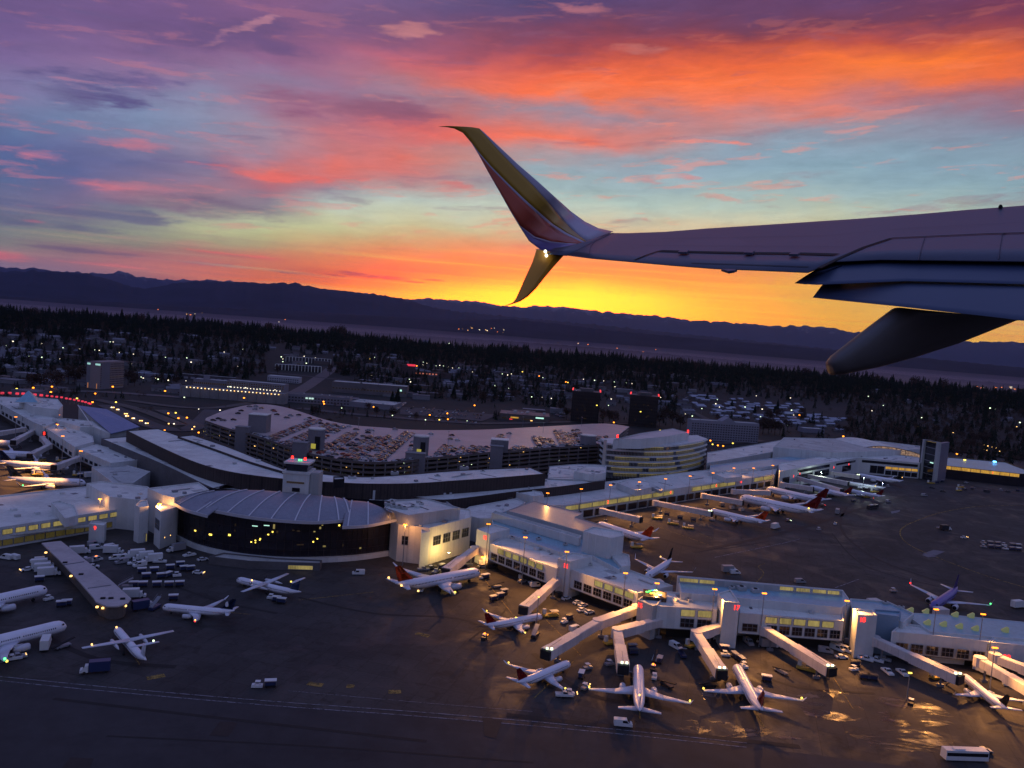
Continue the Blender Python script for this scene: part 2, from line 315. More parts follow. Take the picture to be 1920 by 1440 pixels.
def window_glow(name, col, es, sc=.9):
    m = bpy.data.materials.new(name); m.use_nodes = True; t = NT(m.node_tree); b = t.n['Principled BSDF']
    g = t.add('ShaderNodeNewGeometry'); n = t.m('ADD', t.m('MULTIPLY', t.noise(t.vm('MULTIPLY', g.outputs['Position'], (3.2, 3.2, .3)), sc, 3, .7), .6), t.m('MULTIPLY', t.noise(g.outputs['Position'], .12, 2, .5), .4))
    b.inputs['Base Color'].default_value = (.03, .03, .03, 1); b.inputs['Emission Color'].default_value = (*col, 1)
    t.put(b.inputs['Emission Strength'], t.mr(n, .36, .64, es * .45, es * 1.4)); b.inputs['Roughness'].default_value = .2
    m.cycles.emission_sampling = 'NONE'; _M[name] = m; return m
lit_y = window_glow('lit_clerestory_glass', lin((150, 134, 80)), .85)
lit_o = window_glow('lit_amber_glass', lin((200, 150, 60)), .95)
lit_d = window_glow('dimly_lit_glass', lin((92, 82, 42)), .42, 1.6)
lit_s = window_glow('sparsely_lit_glass', lin((60, 46, 26)), .5, .25)

# ---------------------------------------------------------------- mesh helpers
class MB:
    def __init__(s): s.v = []; s.f = []; s.mi = []; s.k = 0
    def mat(s, k): s.k = k; return s
    def face(s, pts):
        i = len(s.v); s.v += [tuple(p) for p in pts]; s.f.append(tuple(range(i, i + len(pts)))); s.mi.append(s.k); return s
    def box(s, c, d, rz=0.0, taper=(1, 1)):
        cx, cy, cz = c; dx, dy, dz = (x / 2 for x in d); cr, sr = math.cos(rz), math.sin(rz); i = len(s.v)
        for z, tx, ty in ((-dz, 1, 1), (dz, taper[0], taper[1])):
            for x, y in ((-dx, -dy), (dx, -dy), (dx, dy), (-dx, dy)):
                x *= tx; y *= ty
                s.v.append((cx + x * cr - y * sr, cy + x * sr + y * cr, cz + z))
        for q in ((3, 2, 1, 0), (4, 5, 6, 7), (0, 1, 5, 4), (1, 2, 6, 5), (2, 3, 7, 6), (3, 0, 4, 7)):
            s.f.append(tuple(i + a for a in q)); s.mi.append(s.k)
        return s
    def beam(s, a, b, wd, ht=None):
        a = Vector(a); b = Vector(b); ht = ht or wd; d = (b - a); L = d.length
        if L < 1e-6: return s
        d.normalize(); up = Vector((0, 0, 1)) if abs(d.z) < .95 else Vector((1, 0, 0))
        x = d.cross(up).normalized(); y = x.cross(d).normalized(); i = len(s.v)
        for p in (a, b):
            for u, v in ((-1, -1), (1, -1), (1, 1), (-1, 1)): s.v.append(tuple(p + x * (u * wd / 2) + y * (v * ht / 2)))
        for q in ((0, 1, 2, 3), (7, 6, 5, 4), (0, 4, 5, 1), (1, 5, 6, 2), (2, 6, 7, 3), (3, 7, 4, 0)):
            s.f.append(tuple(i + a for a in q)); s.mi.append(s.k)
        return s
    def loft(s, rings, cap=True, closed=True):
        i0 = len(s.v); n = len(rings[0])
        for r in rings: s.v += [tuple(p) for p in r]
        for a in range(len(rings) - 1):
            for j in range(n if closed else n - 1):
                q = (i0 + a * n + j, i0 + a * n + (j + 1) % n, i0 + (a + 1) * n + (j + 1) % n, i0 + (a + 1) * n + j)
                s.f.append(q); s.mi.append(s.k)
        if cap and closed:
            s.f.append(tuple(i0 + j for j in range(n))[::-1]); s.f.append(tuple(i0 + (len(rings) - 1) * n + j for j in range(n))); s.mi += [s.k, s.k]
        return s
    def cyl(s, a, b, r0, r1=None, n=10):
        a = Vector(a); b = Vector(b); r1 = r0 if r1 is None else r1; d = (b - a).normalized()
        up = Vector((0, 0, 1)) if abs(d.z) < .95 else Vector((1, 0, 0)); x = d.cross(up).normalized(); y = x.cross(d)
        return s.loft([[p + x * (r * math.cos(t * 2 * math.pi / n)) + y * (r * math.sin(t * 2 * math.pi / n)) for t in range(n)] for p, r in ((a, r0), (b, r1))])
    def prism(s, pts, z0, z1, sides=True, top=True, bot=False):
        pts = [(p[0], p[1]) for p in pts]
        A = sum(p[0] * q[1] - q[0] * p[1] for p, q in zip(pts, pts[1:] + pts[:1]))
        if A < 0: pts = pts[::-1]
        n = len(pts); i = len(s.v)
        s.v += [(x, y, z0) for x, y in pts] + [(x, y, z1) for x, y in pts]
        if sides:
            for j in range(n): s.f.append((i + j, i + (j + 1) % n, i + n + (j + 1) % n, i + n + j)); s.mi.append(s.k)
        if top: s.f.append(tuple(i + n + j for j in range(n))); s.mi.append(s.k)
        if bot: s.f.append(tuple(i + j for j in range(n))[::-1]); s.mi.append(s.k)
        return s
    def build(s, name, mats, parent=None, smooth=False, loc=None):
        me = bpy.data.meshes.new(name)
        v = s.v
        if loc is not None: v = [(x - loc[0], y - loc[1], z - loc[2]) for x, y, z in v]
        me.from_pydata(v, [], s.f)
        for m in (mats if isinstance(mats, (list, tuple)) else [mats]): me.materials.append(m)
        if any(s.mi): me.polygons.foreach_set('material_index', s.mi)
        if smooth: me.polygons.foreach_set('use_smooth', [True] * len(me.polygons))
        me.update()
        o = bpy.data.objects.new(name, me); COL.objects.link(o)
        if loc is not None: o.location = loc
        if parent is not None: o.parent = parent
        return o
def tag(o, label=None, cat=None, group=None, kind=None):
    if label: o['label'] = label
    if cat: o['category'] = cat
    if group: o['group'] = group
    if kind: o['kind'] = kind
    return o
def thing(name, label, cat, group=None, loc=(0, 0, 0), rz=0.0):
    o = bpy.data.objects.new(name, None); COL.objects.link(o); o.empty_display_size = .1
    o.location = loc; o.rotation_euler = (0, 0, rz); return tag(o, label, cat, group)
_kids = {}
def dup(root, loc, rz, label, group=None, mats=None, scale=None):
    r = root.copy(); COL.objects.link(r); r.location = loc; r.rotation_euler = (0, 0, rz); r['label'] = label
    if group: r['group'] = group
    if scale: r.scale = (scale,) * 3
    if root.name not in _kids: _kids[root.name] = [(ch, list(ch.children)) for ch in root.children]
    for ch, subs in _kids[root.name]:
        cc = ch.copy(); COL.objects.link(cc); cc.parent = r
        for g in subs:
            d = g.copy(); COL.objects.link(d); d.parent = cc
        if mats and ch.name.split('.')[0] in mats:
            cc.material_slots[0].link = 'OBJECT'; cc.material_slots[0].material = mats[ch.name.split('.')[0]]
    return r
def catmull(P, n=6):
    P = [Vector(p) for p in P]; out = []
    for i in range(len(P) - 1):
        p0 = P[max(i - 1, 0)]; p1 = P[i]; p2 = P[i + 1]; p3 = P[min(i + 2, len(P) - 1)]
        for k in range(n):
            t = k / n; out.append(.5 * ((2 * p1) + (p2 - p0) * t + (2 * p0 - 5 * p1 + 4 * p2 - p3) * t * t + (3 * p1 - p0 - 3 * p2 + p3) * t ** 3))
    return out + [P[-1]]
def GP(pxs, z): return [G(x, y, z) for x, y in pxs]
def inset(pts, d):
    """shrink a polygon (list of 2-D points) by d metres"""
    P = [Vector((p[0], p[1])) for p in pts]
    A = sum(a.x * b.y - b.x * a.y for a, b in zip(P, P[1:] + P[:1])); sgn = 1 if A > 0 else -1
    out = []; n = len(P)
    for i in range(n):
        a, b, c_ = P[i - 1], P[i], P[(i + 1) % n]
        e1 = (b - a).normalized(); e2 = (c_ - b).normalized()
        n1 = Vector((-e1.y, e1.x)) * sgn; n2 = Vector((-e2.y, e2.x)) * sgn
        m_ = n1 + n2; L = m_.length
        if L < .2: out.append(b + n1 * d); continue
        m_ /= L; out.append(b + m_ * (d / max(.35, m_.dot(n1))))
    return out
# ---------------------------------------------------------------- land: one sheet to the horizon, built on rings round the airport
def smooth01(t): t = max(0.0, min(1.0, t)); return t * t * (3 - 2 * t)
def land_z(x, y):
    r = math.hypot(x, y)
    a = math.degrees(math.atan2(x, y)) if r > 1 else 0
    # airport plateau, wooded ridge to the east, then the valley floor
    # the plateau falls gently away to the east (left a little higher)
    n = mnoise.noise(Vector((x * .0011, y * .0011, 3.0))) * 9 + mnoise.noise(Vector((x * .004, y * .004, 8.0))) * 3
    t = smooth01((r - 1150) / 700)
    ridge = (22 + n + 15 * smooth01(-a / 28)) * t
    drop = smooth01((r - 2500) / 2200)
    z = ridge * (1 - drop) - 78 * drop
    return z
RIDGES = [
 # name, distance, azimuth profile in photo pixels, base half depth, snow, noise
 ('mountain_range', 46000, [(-400,498),(-100,500),(0,500),(30,503),(60,502),(100,508),(150,511),(200,513),(220,508),(235,512),(255,518),(300,524),(400,525),(480,531),(620,546),(650,548),(690,551),(760,561),(800,559),(860,563),(900,566),(940,573),(985,576),(1000,572),(1030,575),(1060,575),(1100,581),(1130,584),(1160,587),(1200,590),(1250,594),(1300,601),(1350,603),(1400,607),(1450,611),(1500,611),(1560,614),(1600,623),(1650,625),(1700,629),(1760,634),(1820,641),(1900,641),(1960,645),(2300,668)], 3000, 1.0),
 ('foothill_range', 21000, [(-400,504),(0,509),(60,507),(100,509),(160,513),(200,523),(240,537),(280,541),(320,531),(370,527),(440,528),(500,531),(548,530),(600,541),(660,547),(720,554),(760,562),(800,574),(850,583),(900,588),(1000,598),(1150,612),(1300,628),(1500,648),(1920,690),(2300,720)], 5000, 0.5),
 ('low_hills', 12500, [(-400,538),(0,556),(150,563),(300,572),(430,578),(560,584),(700,592),(820,598),(900,600),(960,598),(1040,606),(1150,620),(1300,634),(1450,646),(1600,660),(1760,674),(1920,690),(2300,720)], 3000, 0.0),
 ('valley_edge_hills', 8600, [(-400,566),(0,585),(150,594),(300,602),(500,612),(700,624),(850,634),(960,640),(1100,650),(1300,668),(1500,686),(1700,704),(1920,722),(2300,752)], 1500, 0.0),
]
hillm = bpy.data.materials.new('forested_hill'); hillm.use_nodes = True
def hill_material(m, snow):
    t = NT(m.node_tree); b = t.n['Principled BSDF']; g = t.add('ShaderNodeNewGeometry'); P = g.outputs['Position']
    n = t.noise(P, .0011, 8, .65); c = t.mix(t.mr(n, .35, .65), lin((16, 24, 40)) + (1,), lin((34, 40, 62)) + (1,))
    if snow:
        sp = t.add('ShaderNodeSeparateXYZ'); t.l.new(P, sp.inputs[0])
        k = t.m('ADD', t.m('MULTIPLY', sp.outputs[2], .001), t.m('MULTIPLY', t.m('SUBTRACT', t.noise(P, .0016, 8, .7), .5), 2.6))
        c = t.mix(t.mr(k, 1.15, 1.7, 0, .55), c, (.4, .45, .55, 1))
    t.put(b.inputs['Base Color'], c); b.inputs['Roughness'].default_value = .95; b.inputs['Specular IOR Level'].default_value = .1
hill_material(hillm, False)
snowm = bpy.data.materials.new('snowy_mountain_rock'); snowm.use_nodes = True; hill_material(snowm, True)
def prof(P, x):
    for (x0, y0), (x1, y1) in zip(P, P[1:]):
        if x <= x1: t = max(0, (x - x0) / (x1 - x0)); return y0 + (y1 - y0) * t
    return P[-1][1]
for name, D, P, half, snow in RIDGES:
    mb = MB(); NA = 620; rows = [-1.0, -.75, -.55, -.38, -.24, -.12, -.05, 0.0, .25, .7, 1.0]
    grid = []
    for i in range(NA + 1):
        px = -400 + 2700 * i / NA
        a, _ = az_el(px, 600)
        # crest elevation above the level of the camera in that direction
        el = az_el(px, prof(P, px))[1]
        zc = CAM_H + D * math.tan(R(el)) / math.cos(0)
        rough = (D / 46000) * 95 * (mnoise.fractal(Vector((a * 2.1, D * .01, 0)), .9, 2.1, 6)) * (1.0 if snow else .45)
        zc += rough
        col = []
        for rr in rows:
            wob = mnoise.fractal(Vector((a * .55, rr * 2.2, D * .003)), .8, 2.1, 5)
            d = D + half * rr * (1 + .0 * wob); u = 1 - abs(rr)
            z = -85 + (zc + 85) * (u ** 1.5) * (1 + (.28 * wob if abs(rr) > .01 else 0) * (1 - u))
            x = math.sin(R(a)) * d; y = math.cos(R(a)) * d
            col.append((x, y, z))
        grid.append(col)
    n = len(rows)
    for c_ in grid: mb.v += c_
    for i in range(NA):
        for j in range(n - 1):
            mb.f.append((i * n + j, (i + 1) * n + j, (i + 1) * n + j + 1, i * n + j + 1)); mb.mi.append(0)
    o = mb.build(name, snowm if snow == 1.0 else hillm, smooth=True)
    tag(o, {'mountain_range': 'distant jagged snowy mountain range along the skyline', 'foothill_range': 'dark blue rounded foothills in front of the snowy range', 'low_hills': 'low dark hills beyond the misty valley', 'valley_edge_hills': 'low wooded rise at the near edge of the misty valley'}[name], 'hills', kind='structure')

groundm = bpy.data.materials.new('dark_winter_ground'); groundm.use_nodes = True
t = NT(groundm.node_tree); b = t.n['Principled BSDF']; g = t.add('ShaderNodeNewGeometry'); P = g.outputs['Position']
n = t.noise(P, .012, 7, .65, dist=.6); n2_ = t.noise(P, .0025, 5, .6)
c_ = t.mix(t.mr(n, .38, .62), (.008, .009, .008, 1), (.017, .015, .014, 1))
c_ = t.mix(t.mr(n2_, .5, .62, 0, .7), c_, (.022, .021, .023, 1))
t.put(b.inputs['Base Color'], c_); b.inputs['Roughness'].default_value = .95
mb = MB(); rs = [0.0, 150, 300, 500, 700, 850, 1000, 1100] + [1150 + 50 * i for i in range(36)] + [3000, 3300, 3700, 4200, 4800, 5500, 6500, 8000, 10000, 14000, 20000, 30000, 60000]
NA = 240
for r_ in rs:
    for i in range(NA):
        a = 2 * math.pi * i / NA; x = math.sin(a) * r_; y = math.cos(a) * r_; mb.v.append((x, y, land_z(x, y) - (.25 if r_ < 1100 else 0)))
for k in range(len(rs) - 1):
    for i in range(NA):
        mb.f.append((k * NA + i, (k + 1) * NA + i, (k + 1) * NA + (i + 1) % NA, k * NA + (i + 1) % NA)); mb.mi.append(0)
tag(mb.build('ground', groundm, smooth=True), 'dark winter land running out to the valley', 'ground', kind='structure')
def PIX(px, py, lift=0.0):
    """point of the real land surface seen in the direction (px, py)"""
    d = ray(px, py); dh = math.hypot(d.x, d.y); lo = 100.0; step = 15.0; r_ = lo
    while r_ < 9000:
        p = CAMP + d * (r_ / dh)
        if p.z <= land_z(p.x, p.y) + lift: return Vector((p.x, p.y, land_z(p.x, p.y)))
        r_ += step
    return None
def haze_box():
    m = bpy.data.materials.new('haze_air'); m.use_nodes = True; t = NT(m.node_tree); t.n.clear()
    o = t.add('ShaderNodeOutputMaterial'); p = t.add('ShaderNodeVolumePrincipled'); t.l.new(p.outputs[0], o.inputs['Volume'])
    p.inputs['Color'].default_value = (.30, .44, 1.0, 1); p.inputs['Density'].default_value = HAZE_D; p.inputs['Anisotropy'].default_value = .6
    p.inputs['Blackbody Intensity'].default_value = 0
    mb = MB().box((0, 18500, 1500), (130000, 62000, 3200)); ob = mb.build('haze', m)
    tag(ob, 'thin morning haze filling the air out to the mountains', 'haze', kind='stuff')
    for fnm, fden, lift, flab in (('valley_fog', FOG_D, -20, 'low bank of fog lying in the valley behind the trees'), ('valley_mist', MIST_D, 22, 'thin mist rising above the valley fog')): fog_bank(m, fnm, fden, lift, flab)
def fog_bank(m, fnm, fden, lift, flab):
    m2 = m.copy(); m2.name = fnm + '_air'; p2 = [n for n in m2.node_tree.nodes if n.type == 'PRINCIPLED_VOLUME'][0]
    p2.inputs['Density'].default_value = fden; p2.inputs['Color'].default_value = (.50, .46, .64, 1); p2.inputs['Anisotropy'].default_value = .3
    m2.cycles.homogeneous_volume = True; m.cycles.homogeneous_volume = True
    mb = MB(); rings = []
    for r_, z0, z1 in ((4300, -77, -76), (5200, -77, -56), (7000, -77, -36), (9500, -77, -30), (11500, -77, -56), (12400, -77, -76)):
        rings.append((r_, z0, z1))
    NA = 60
    top = []; bot = []
    for r_, z0, z1 in rings:
        for i in range(NA + 1):
            a = R(-45 + 90 * i / NA); x, y = math.sin(a) * r_, math.cos(a) * r_
            nz = 6 * mnoise.noise(Vector((x * .0012, y * .0012, 1)))
            top.append((x, y, z1 + (lift + nz if z1 > -70 else 0))); bot.append((x, y, z0 - 4 - (0 if lift < 0 else 1.5)))
    W = NA + 1; mb.v = top + bot; off = len(top); nr = len(rings)
    for k in range(nr - 1):
        for i in range(NA):
            q = (k * W + i, k * W + i + 1, (k + 1) * W + i + 1, (k + 1) * W + i)
            mb.f.append(q[::-1]); mb.f.append(tuple(off + x for x in q))
    for i in range(NA):
        mb.f.append((i, i + 1, off + i + 1, off + i)); k = (nr - 1) * W; mb.f.append((k + i + 1, k + i, off + k + i, off + k + i + 1))
    for k in range(nr - 1):
        mb.f.append(((k + 1) * W, k * W, off + k * W, off + (k + 1) * W)); mb.f.append((k * W + NA, (k + 1) * W + NA, off + (k + 1) * W + NA, off + k * W + NA))
    mb.mi = [0] * len(mb.f)
    bm = bmesh.new()
    ob = mb.build(fnm, m2)
    bm.from_mesh(ob.data); bmesh.ops.recalc_face_normals(bm, faces=bm.faces); bm.to_mesh(ob.data); bm.free()
    tag(ob, flab, 'fog', kind='stuff')
# ---------------------------------------------------------------- the wing seen from the cabin window
# the airliner is climbing and banking: its wing plane in terms of spanwise (l) and forward (f) distance from the seat
TH = 82.0; WD3 = 7.6
L_ = Vector((math.sin(R(TH - 90)), math.cos(R(TH - 90)), 0)); FW = Vector((math.sin(R(TH)), math.cos(R(TH)), 0))
_p1, _p2, _p3 = ray(1130, 440) * 17.0, ray(1920, 382) * 11.6, ray(1920, 489) * WD3
WN = (_p2 - _p1).cross(_p3 - _p1).normalized()
if WN.z < 0: WN = -WN
WC = WN.dot(_p1)
def W(px, py, up=0.0):
    """where the sight line meets the wing plane, raised by up"""
    d = ray(px, py); return CAMP + d * ((WC + up) / d.dot(WN))
wing_w = mat('wing_paint_grey', (.078, .088, .140), .42, .07, .6, fine=5, metal=.15, seams=(1.7, .004, .8))
wing_d = mat('wing_gap_black', (.01, .01, .012), .8, .1, 1)
wing_f = mat('flap_paint_grey', (.050, .075, .15), .42, .07, .6, fine=5, metal=.15)
fair_m = mat('fairing_paint_grey', (.11, .105, .11), .5, .12, .8, fine=7)
def sheet(mb, P, th, n=WN):
    """closed plate from an outline P (top) with a thickness below"""
    P = [Vector(p) for p in P]; Q = [p - n * th for p in P]; i = len(mb.v); k = len(P)
    mb.v += [tuple(p) for p in P] + [tuple(p) for p in Q]
    mb.f.append(tuple(range(i, i + k))); mb.f.append(tuple(range(i + k, i + 2 * k))[::-1]); mb.mi += [mb.k, mb.k]
    for j in range(k): mb.f.append((i + j, i + k + j, i + k + (j + 1) % k, i + (j + 1) % k)); mb.mi.append(mb.k)
wing = thing('airliner_wing', 'grey airliner wing with an upswept striped wingtip seen from the cabin', 'wing')
# main box of the wing: leading edge rolls over, upper skin gently cambered, lofted along the span
LE = [(1128,434),(1180,434),(1250,431),(1330,424),(1420,418),(1520,411),(1620,404),(1720,397),(1820,388),(1920,380),(2060,366),(2250,350)]
TE = [(1062,478),(1110,484),(1180,490),(1260,497),(1340,503),(1420,506),(1515,510),(1560,490),(1650,486),(1750,487),(1920,489),(2150,492)]
def wsec(a, b, m=12):
    A = W(*a); B = W(*b); c_ = (B - A); ch = c_.length; top = []; bot = []
    for i in range(m + 1):
        s_ = (i / m) ** 1.8
        t_ = .055 * ch * (math.sqrt(max(s_, 0)) * (1 - s_) * 1.6); dr = .022 * ch * max(0, 1 - s_ / .07) ** 2
        top.append(A + c_ * s_ - WN * dr); bot.append(A + c_ * s_ - WN * (t_ * .9 + .012 + .03 * (1 - s_) + dr * .3))
    return top + bot[::-1]
mb = MB(); mb.loft([wsec(a, b) for a, b in zip(LE, TE)]); mb.build('main_panel', wing_w, wing, smooth=False)
for p in wing.children[0].data.polygons: p.use_smooth = True
def strip(name, pts, m, up=.02, th=.01, parent=wing):
    mb = MB(); sheet(mb, [W(x, y, up) for x, y in pts], th); return mb.build(name, m, parent)
def seam(name, pl, wpx, m=wing_d, up=.010):
    """a dark gap or joint along a polyline of the upper surface, its width in the wing's own metres"""
    mb = MB(); P = [W(x, y, up) for x, y in pl]
    for a, b in zip(P, P[1:]):
        d = (b - a).normalized(); s_ = d.cross(WN).normalized() * wpx / 2
        i = len(mb.v); mb.v += [tuple(a - s_), tuple(b - s_), tuple(b + s_), tuple(a + s_)]; mb.f.append((i, i + 1, i + 2, i + 3)); mb.mi.append(0)
        j = len(mb.v); mb.v += [tuple(Vector(q) - WN * .012) for q in mb.v[i:i + 4]]; mb.f.append((j + 3, j + 2, j + 1, j)); mb.mi.append(0)
    return mb.build(name, m, wing)
seam('aileron_hinge_line', [(1236,470),(1300,472),(1400,474),(1500,475),(1568,477)], .13)
seam('aileron_end_joint', [(1190,487),(1212,478),(1236,470)], .05)
seam('trim_tab_joint', [(1296,493),(1400,496),(1516,500)], .03)
seam('spoiler_edge_joint', [(1536,502),(1575,483),(1620,463),(1672,446)], .06)
seam('spoiler_hinge_line', [(1672,446),(1760,442),(1850,438),(1925,436),(2060,430)], .055)
seam('spoiler_panel_joint', [(1878,440),(1884,438),(1890,437)], .03)
seam('wing_tip_joint', [(1103,476),(1106,462),(1118,448),(1140,440)], .02, wing_f)
for x, y in ((1405, 470), (1490, 473), (1282, 469)):
    mb = MB(); sheet(mb, [W(x - 11, y + 3, .05), W(x + 5, y + 3.5, .05), W(x + 10, y + 0, .05), W(x - 4, y - 1.5, .05)], .03); mb.build('hinge_cover', wing_w, wing)
mb = MB(); sheet(mb, [W(1352, 504, .0), W(1366, 508.5, 0), W(1376, 507, 0), W(1382, 504.5, 0)], .03); mb.build('trim_tab_fitting', wing_w, wing)
wseam = mat('wing_seam_grey', (.035, .045, .085), .6, .1, 1)
for nm_, pl in (('skin_seam', [(1240,447),(1400,444),(1560,441),(1700,428),(1925,416)]), ('skin_seam', [(1200,460),(1400,461),(1590,462)]), ('spoiler_panel_joint', [(1735,443),(1728,464),(1722,486)]), ('spoiler_panel_joint', [(1880,438),(1876,460),(1872,485)])):
    seam(nm_, pl, .008, wseam, .012)
# spoiler trailing edge step and a black sheet painting the shade of the cove behind
mb = MB(); sheet(mb, [W(1575,486,-.02), W(1920,485,-.02), W(2150,485,-.02), W(2150,495,-.08), W(1920,491,-.08), W(1575,489,-.08)], .02); mb.build('flap_cove_shade', wing_d, wing)
# fore flap and aft flap, each a thin cambered plate lower than the wing
def flap(name, pts_top, pts_bot, up0, up1, th, m=wing_f):
    mb = MB(); rings = []
    for a, b in zip(pts_top, pts_bot):
        A = W(a[0], a[1], up0); B = W(b[0], b[1], up1); c_ = B - A; top = []; bot = []
        for i in range(9):
            s_ = i / 8; t_ = th * (math.sqrt(s_) * (1 - s_) * 2.0 + .06)
            top.append(A + c_ * s_ + WN * t_ * .6); bot.append(A + c_ * s_ - WN * t_ * .5)
        rings.append(top + bot[::-1])
    mb.loft(rings); o = mb.build(name, m, wing); 
    for p in o.data.polygons: p.use_smooth = True
    return o
flap('fore_flap', [(1545,500),(1575,489),(1700,489),(1850,491),(1950,492),(2150,495)], [(1490,531),(1531,534),(1700,527),(1850,531),(1950,534),(2150,540)], -.05, -.14, .035)
flap('aft_flap', [(1556,521),(1700,523),(1850,527),(1950,531),(2150,538)], [(1524,558),(1690,575),(1850,593),(1950,605),(2150,630)], -.16, -.28, .04)
flap('flap_tip_cover', [(1534,509),(1549,506),(1580,497)], [(1491,531),(1510,533),(1535,532)], -.05, -.20, .05)
mb = MB(); sheet(mb, [W(1600,524.5,-.3), W(1616,524.5,-.3), W(1612,529.5,-.3), W(1598,529,-.3)], .08); mb.build('flap_track_fitting', wing_d, wing); mb = MB(); sheet(mb, [W(1786,534,-.28), W(1806,535,-.28), W(1806,540,-.28), W(1788,539,-.28)], .08); mb.build('flap_track_fitting', wing_d, wing)
mb = MB(); sheet(mb, [W(1615,520,-.24), W(1900,528,-.24), W(2150,536,-.24), W(2150,541,-.3), W(1900,534,-.3), W(1640,527,-.3)], .02); mb.build('flap_slot', wing_d, wing)
# flap track fairing: a blunt canoe hanging under the flap, pointing aft
fp = CAMP
def D_(px, py, dep): return CAMP + ray(px, py) * dep
secs = [((1556,684),(1560,694),.03),((1555,676),(1563,703),.13),((1566,664),(1580,702),.19),((1600,637),(1640,690),.22),((1640,606),(1710,671),.23),((1678,577),(1790,646),.23),((1730,583),(1850,622),.22),((1790,590),(1900,602),.2),((1860,592),(1960,596),.16)]
dt0 = (W(1690, 575, -.28) - CAMP).dot(F_); dt1 = (W(1900, 600, -.28) - CAMP).dot(F_)
rings = []
for a, b, wd in secs:
    dep = dt0 + .30 + (a[0] - 1690) * .0012
    A = D_(a[0], a[1], dep); B = D_(b[0], b[1], dep + .45 * min(1, (a[0] - 1550) / 100)); C_ = (A + B) / 2; v = (A - B) / 2; side = F_ * wd
    ring = []
    for k in range(20):
        t_ = 2 * math.pi * k / 20; cx_, sy_ = math.cos(t_), math.sin(t_)
        cx_ = math.copysign(abs(cx_) ** .62, cx_); sy_ = math.copysign(abs(sy_) ** .8, sy_)
        ring.append(C_ + v * cx_ + side * sy_)
    rings.append(ring)
mb = MB(); mb.loft(rings); mb.build('flap_track_fairing', fair_m, wing, smooth=True)
# ---- winglet: blade sweeping up and aft, with painted bands; ventral strake below
tipc = W(1100, 462)
nrm = (L_ * 1.0 - Vector((0, 0, .18))).normalized()
def K(px, py, off=0.0):
    """sight line meets the winglet plane (through the tip, canted outward)"""
    d = ray(px, py); k = (tipc + nrm * off - CAMP).dot(nrm) / d.dot(nrm); return CAMP + d * k
UPPER = [  # leading edge (right side of picture), trailing edge (left side), from root to top
 ((1150,434),(1050,474)),((1122,428),(1030,471)),((1096,415),(1012,467)),((1070,396),(992,452)),((1040,369),(974,424)),((1008,340),(957,396)),((972,309),(938,362)),((938,277),(915,322)),((918,258),(897,289)),((906,247),(884,268)),((899,241),(868,249)),((884,238.5),(852,241)),((868,237.5),(838,238.5)),((850,236.8),(822,237.2))]
yellow = mat('wingtip_yellow', (.46, .27, .03), .35, .06, 1, fine=6)
orange = mat('wingtip_red_orange', (.48, .09, .05), .35, .06, 1, fine=6)
wblue = mat('wingtip_indigo', (.16, .14, .40), .35, .06, 1, fine=6)
wedge = mat('wingtip_pale_stripe', (.42, .40, .50), .35, .06, 1, fine=6)
def band(name, lo, hi, m, rows=None, thick=.05):
    """one painted band of the blade between chord fractions lo(i) and hi(i), 0 = leading edge"""
    mb = MB(); rings = []
    for i, (a, b_) in enumerate(UPPER):
        l0, h0 = lo(i), hi(i)
        if h0 - l0 < .004: h0 = l0 + .004
        A = K(*a); B = K(*b_); top = []; bot = []
        root = max(0, 1 - i / 4.0)
        for q in range(5):
            s_ = l0 + (h0 - l0) * q / 4; p = A + (B - A) * s_
            if root > 0: p = p.lerp(W(a[0] + (b_[0] - a[0]) * s_, a[1] + (b_[1] - a[1]) * s_), root)
            t_ = thick * (.12 + 1.7 * math.sqrt(max(s_, 0)) * (1 - s_)) * (1 - .5 * i / len(UPPER))
            top.append(p + nrm * t_); bot.append(p - nrm * t_)
        rings.append(top + bot[::-1])
    mb.loft(rings); o = mb.build(name, m, wl); 
    for p in o.data.polygons: p.use_smooth = True
wl = bpy.data.objects.new('winglet', None); COL.objects.link(wl); wl.parent = wing
wl['label'] = 'winglet with yellow and red bands'
NU = len(UPPER)
f_e = lambda i: [.5, .38, .30, .24, .20, .17, .15, .14, .12, .08, .02, 0, 0, 0][i]
f_y = lambda i: [.52, .44, .42, .44, .50, .56, .64, .78, .93, .985, .99, .99, .99, .99][i]
f_y2 = lambda i: min(1, f_y(i) + (.05 if i < 9 else .01))
f_o = lambda i: [.60, .66, .74, .86, .985, .99, .99, .99, .99, .992, .992, .992, .992, .992][i]
f_o2 = lambda i: min(.998, f_o(i) + .035)
band('leading_edge_stripe', lambda i: 0, f_e, wedge)
band('yellow_band', f_e, f_y, yellow)
band('pale_pinstripe', f_y, f_y2, wedge)
band('red_band', f_y2, lambda i: max(f_y2(i) + .002, f_o(i)), orange)
band('lower_pinstripe', f_o, f_o2, wedge)
band('indigo_band', f_o2, lambda i: 1.0, wblue)
VENT = [((1058,478),(1006,468)),((1040,498),(998,492)),((1020,522),(984,522)),((1005,541),(974,545)),((990,556),(967,560)),((975,565.5),(962,566.5)),((958,571),(955,570)),((946,573.6),(947,573))]
mb = MB(); rings = []
for i, (a, b_) in enumerate(VENT):
    A = K(*a); B = K(*b_); top = []; bot = []
    for q in range(5):
        s_ = q / 4; p = A + (B - A) * s_; t_ = .03 * (.15 + math.sqrt(s_) * (1 - s_) * 1.8); top.append(p + nrm * t_); bot.append(p - nrm * t_)
    rings.append(top + bot[::-1])
mb.loft(rings); o = mb.build('ventral_strake', mat('strake_amber', (.85, .40, .05), .35, .06, 1, fine=6), wing)
mb = MB(); rings = []
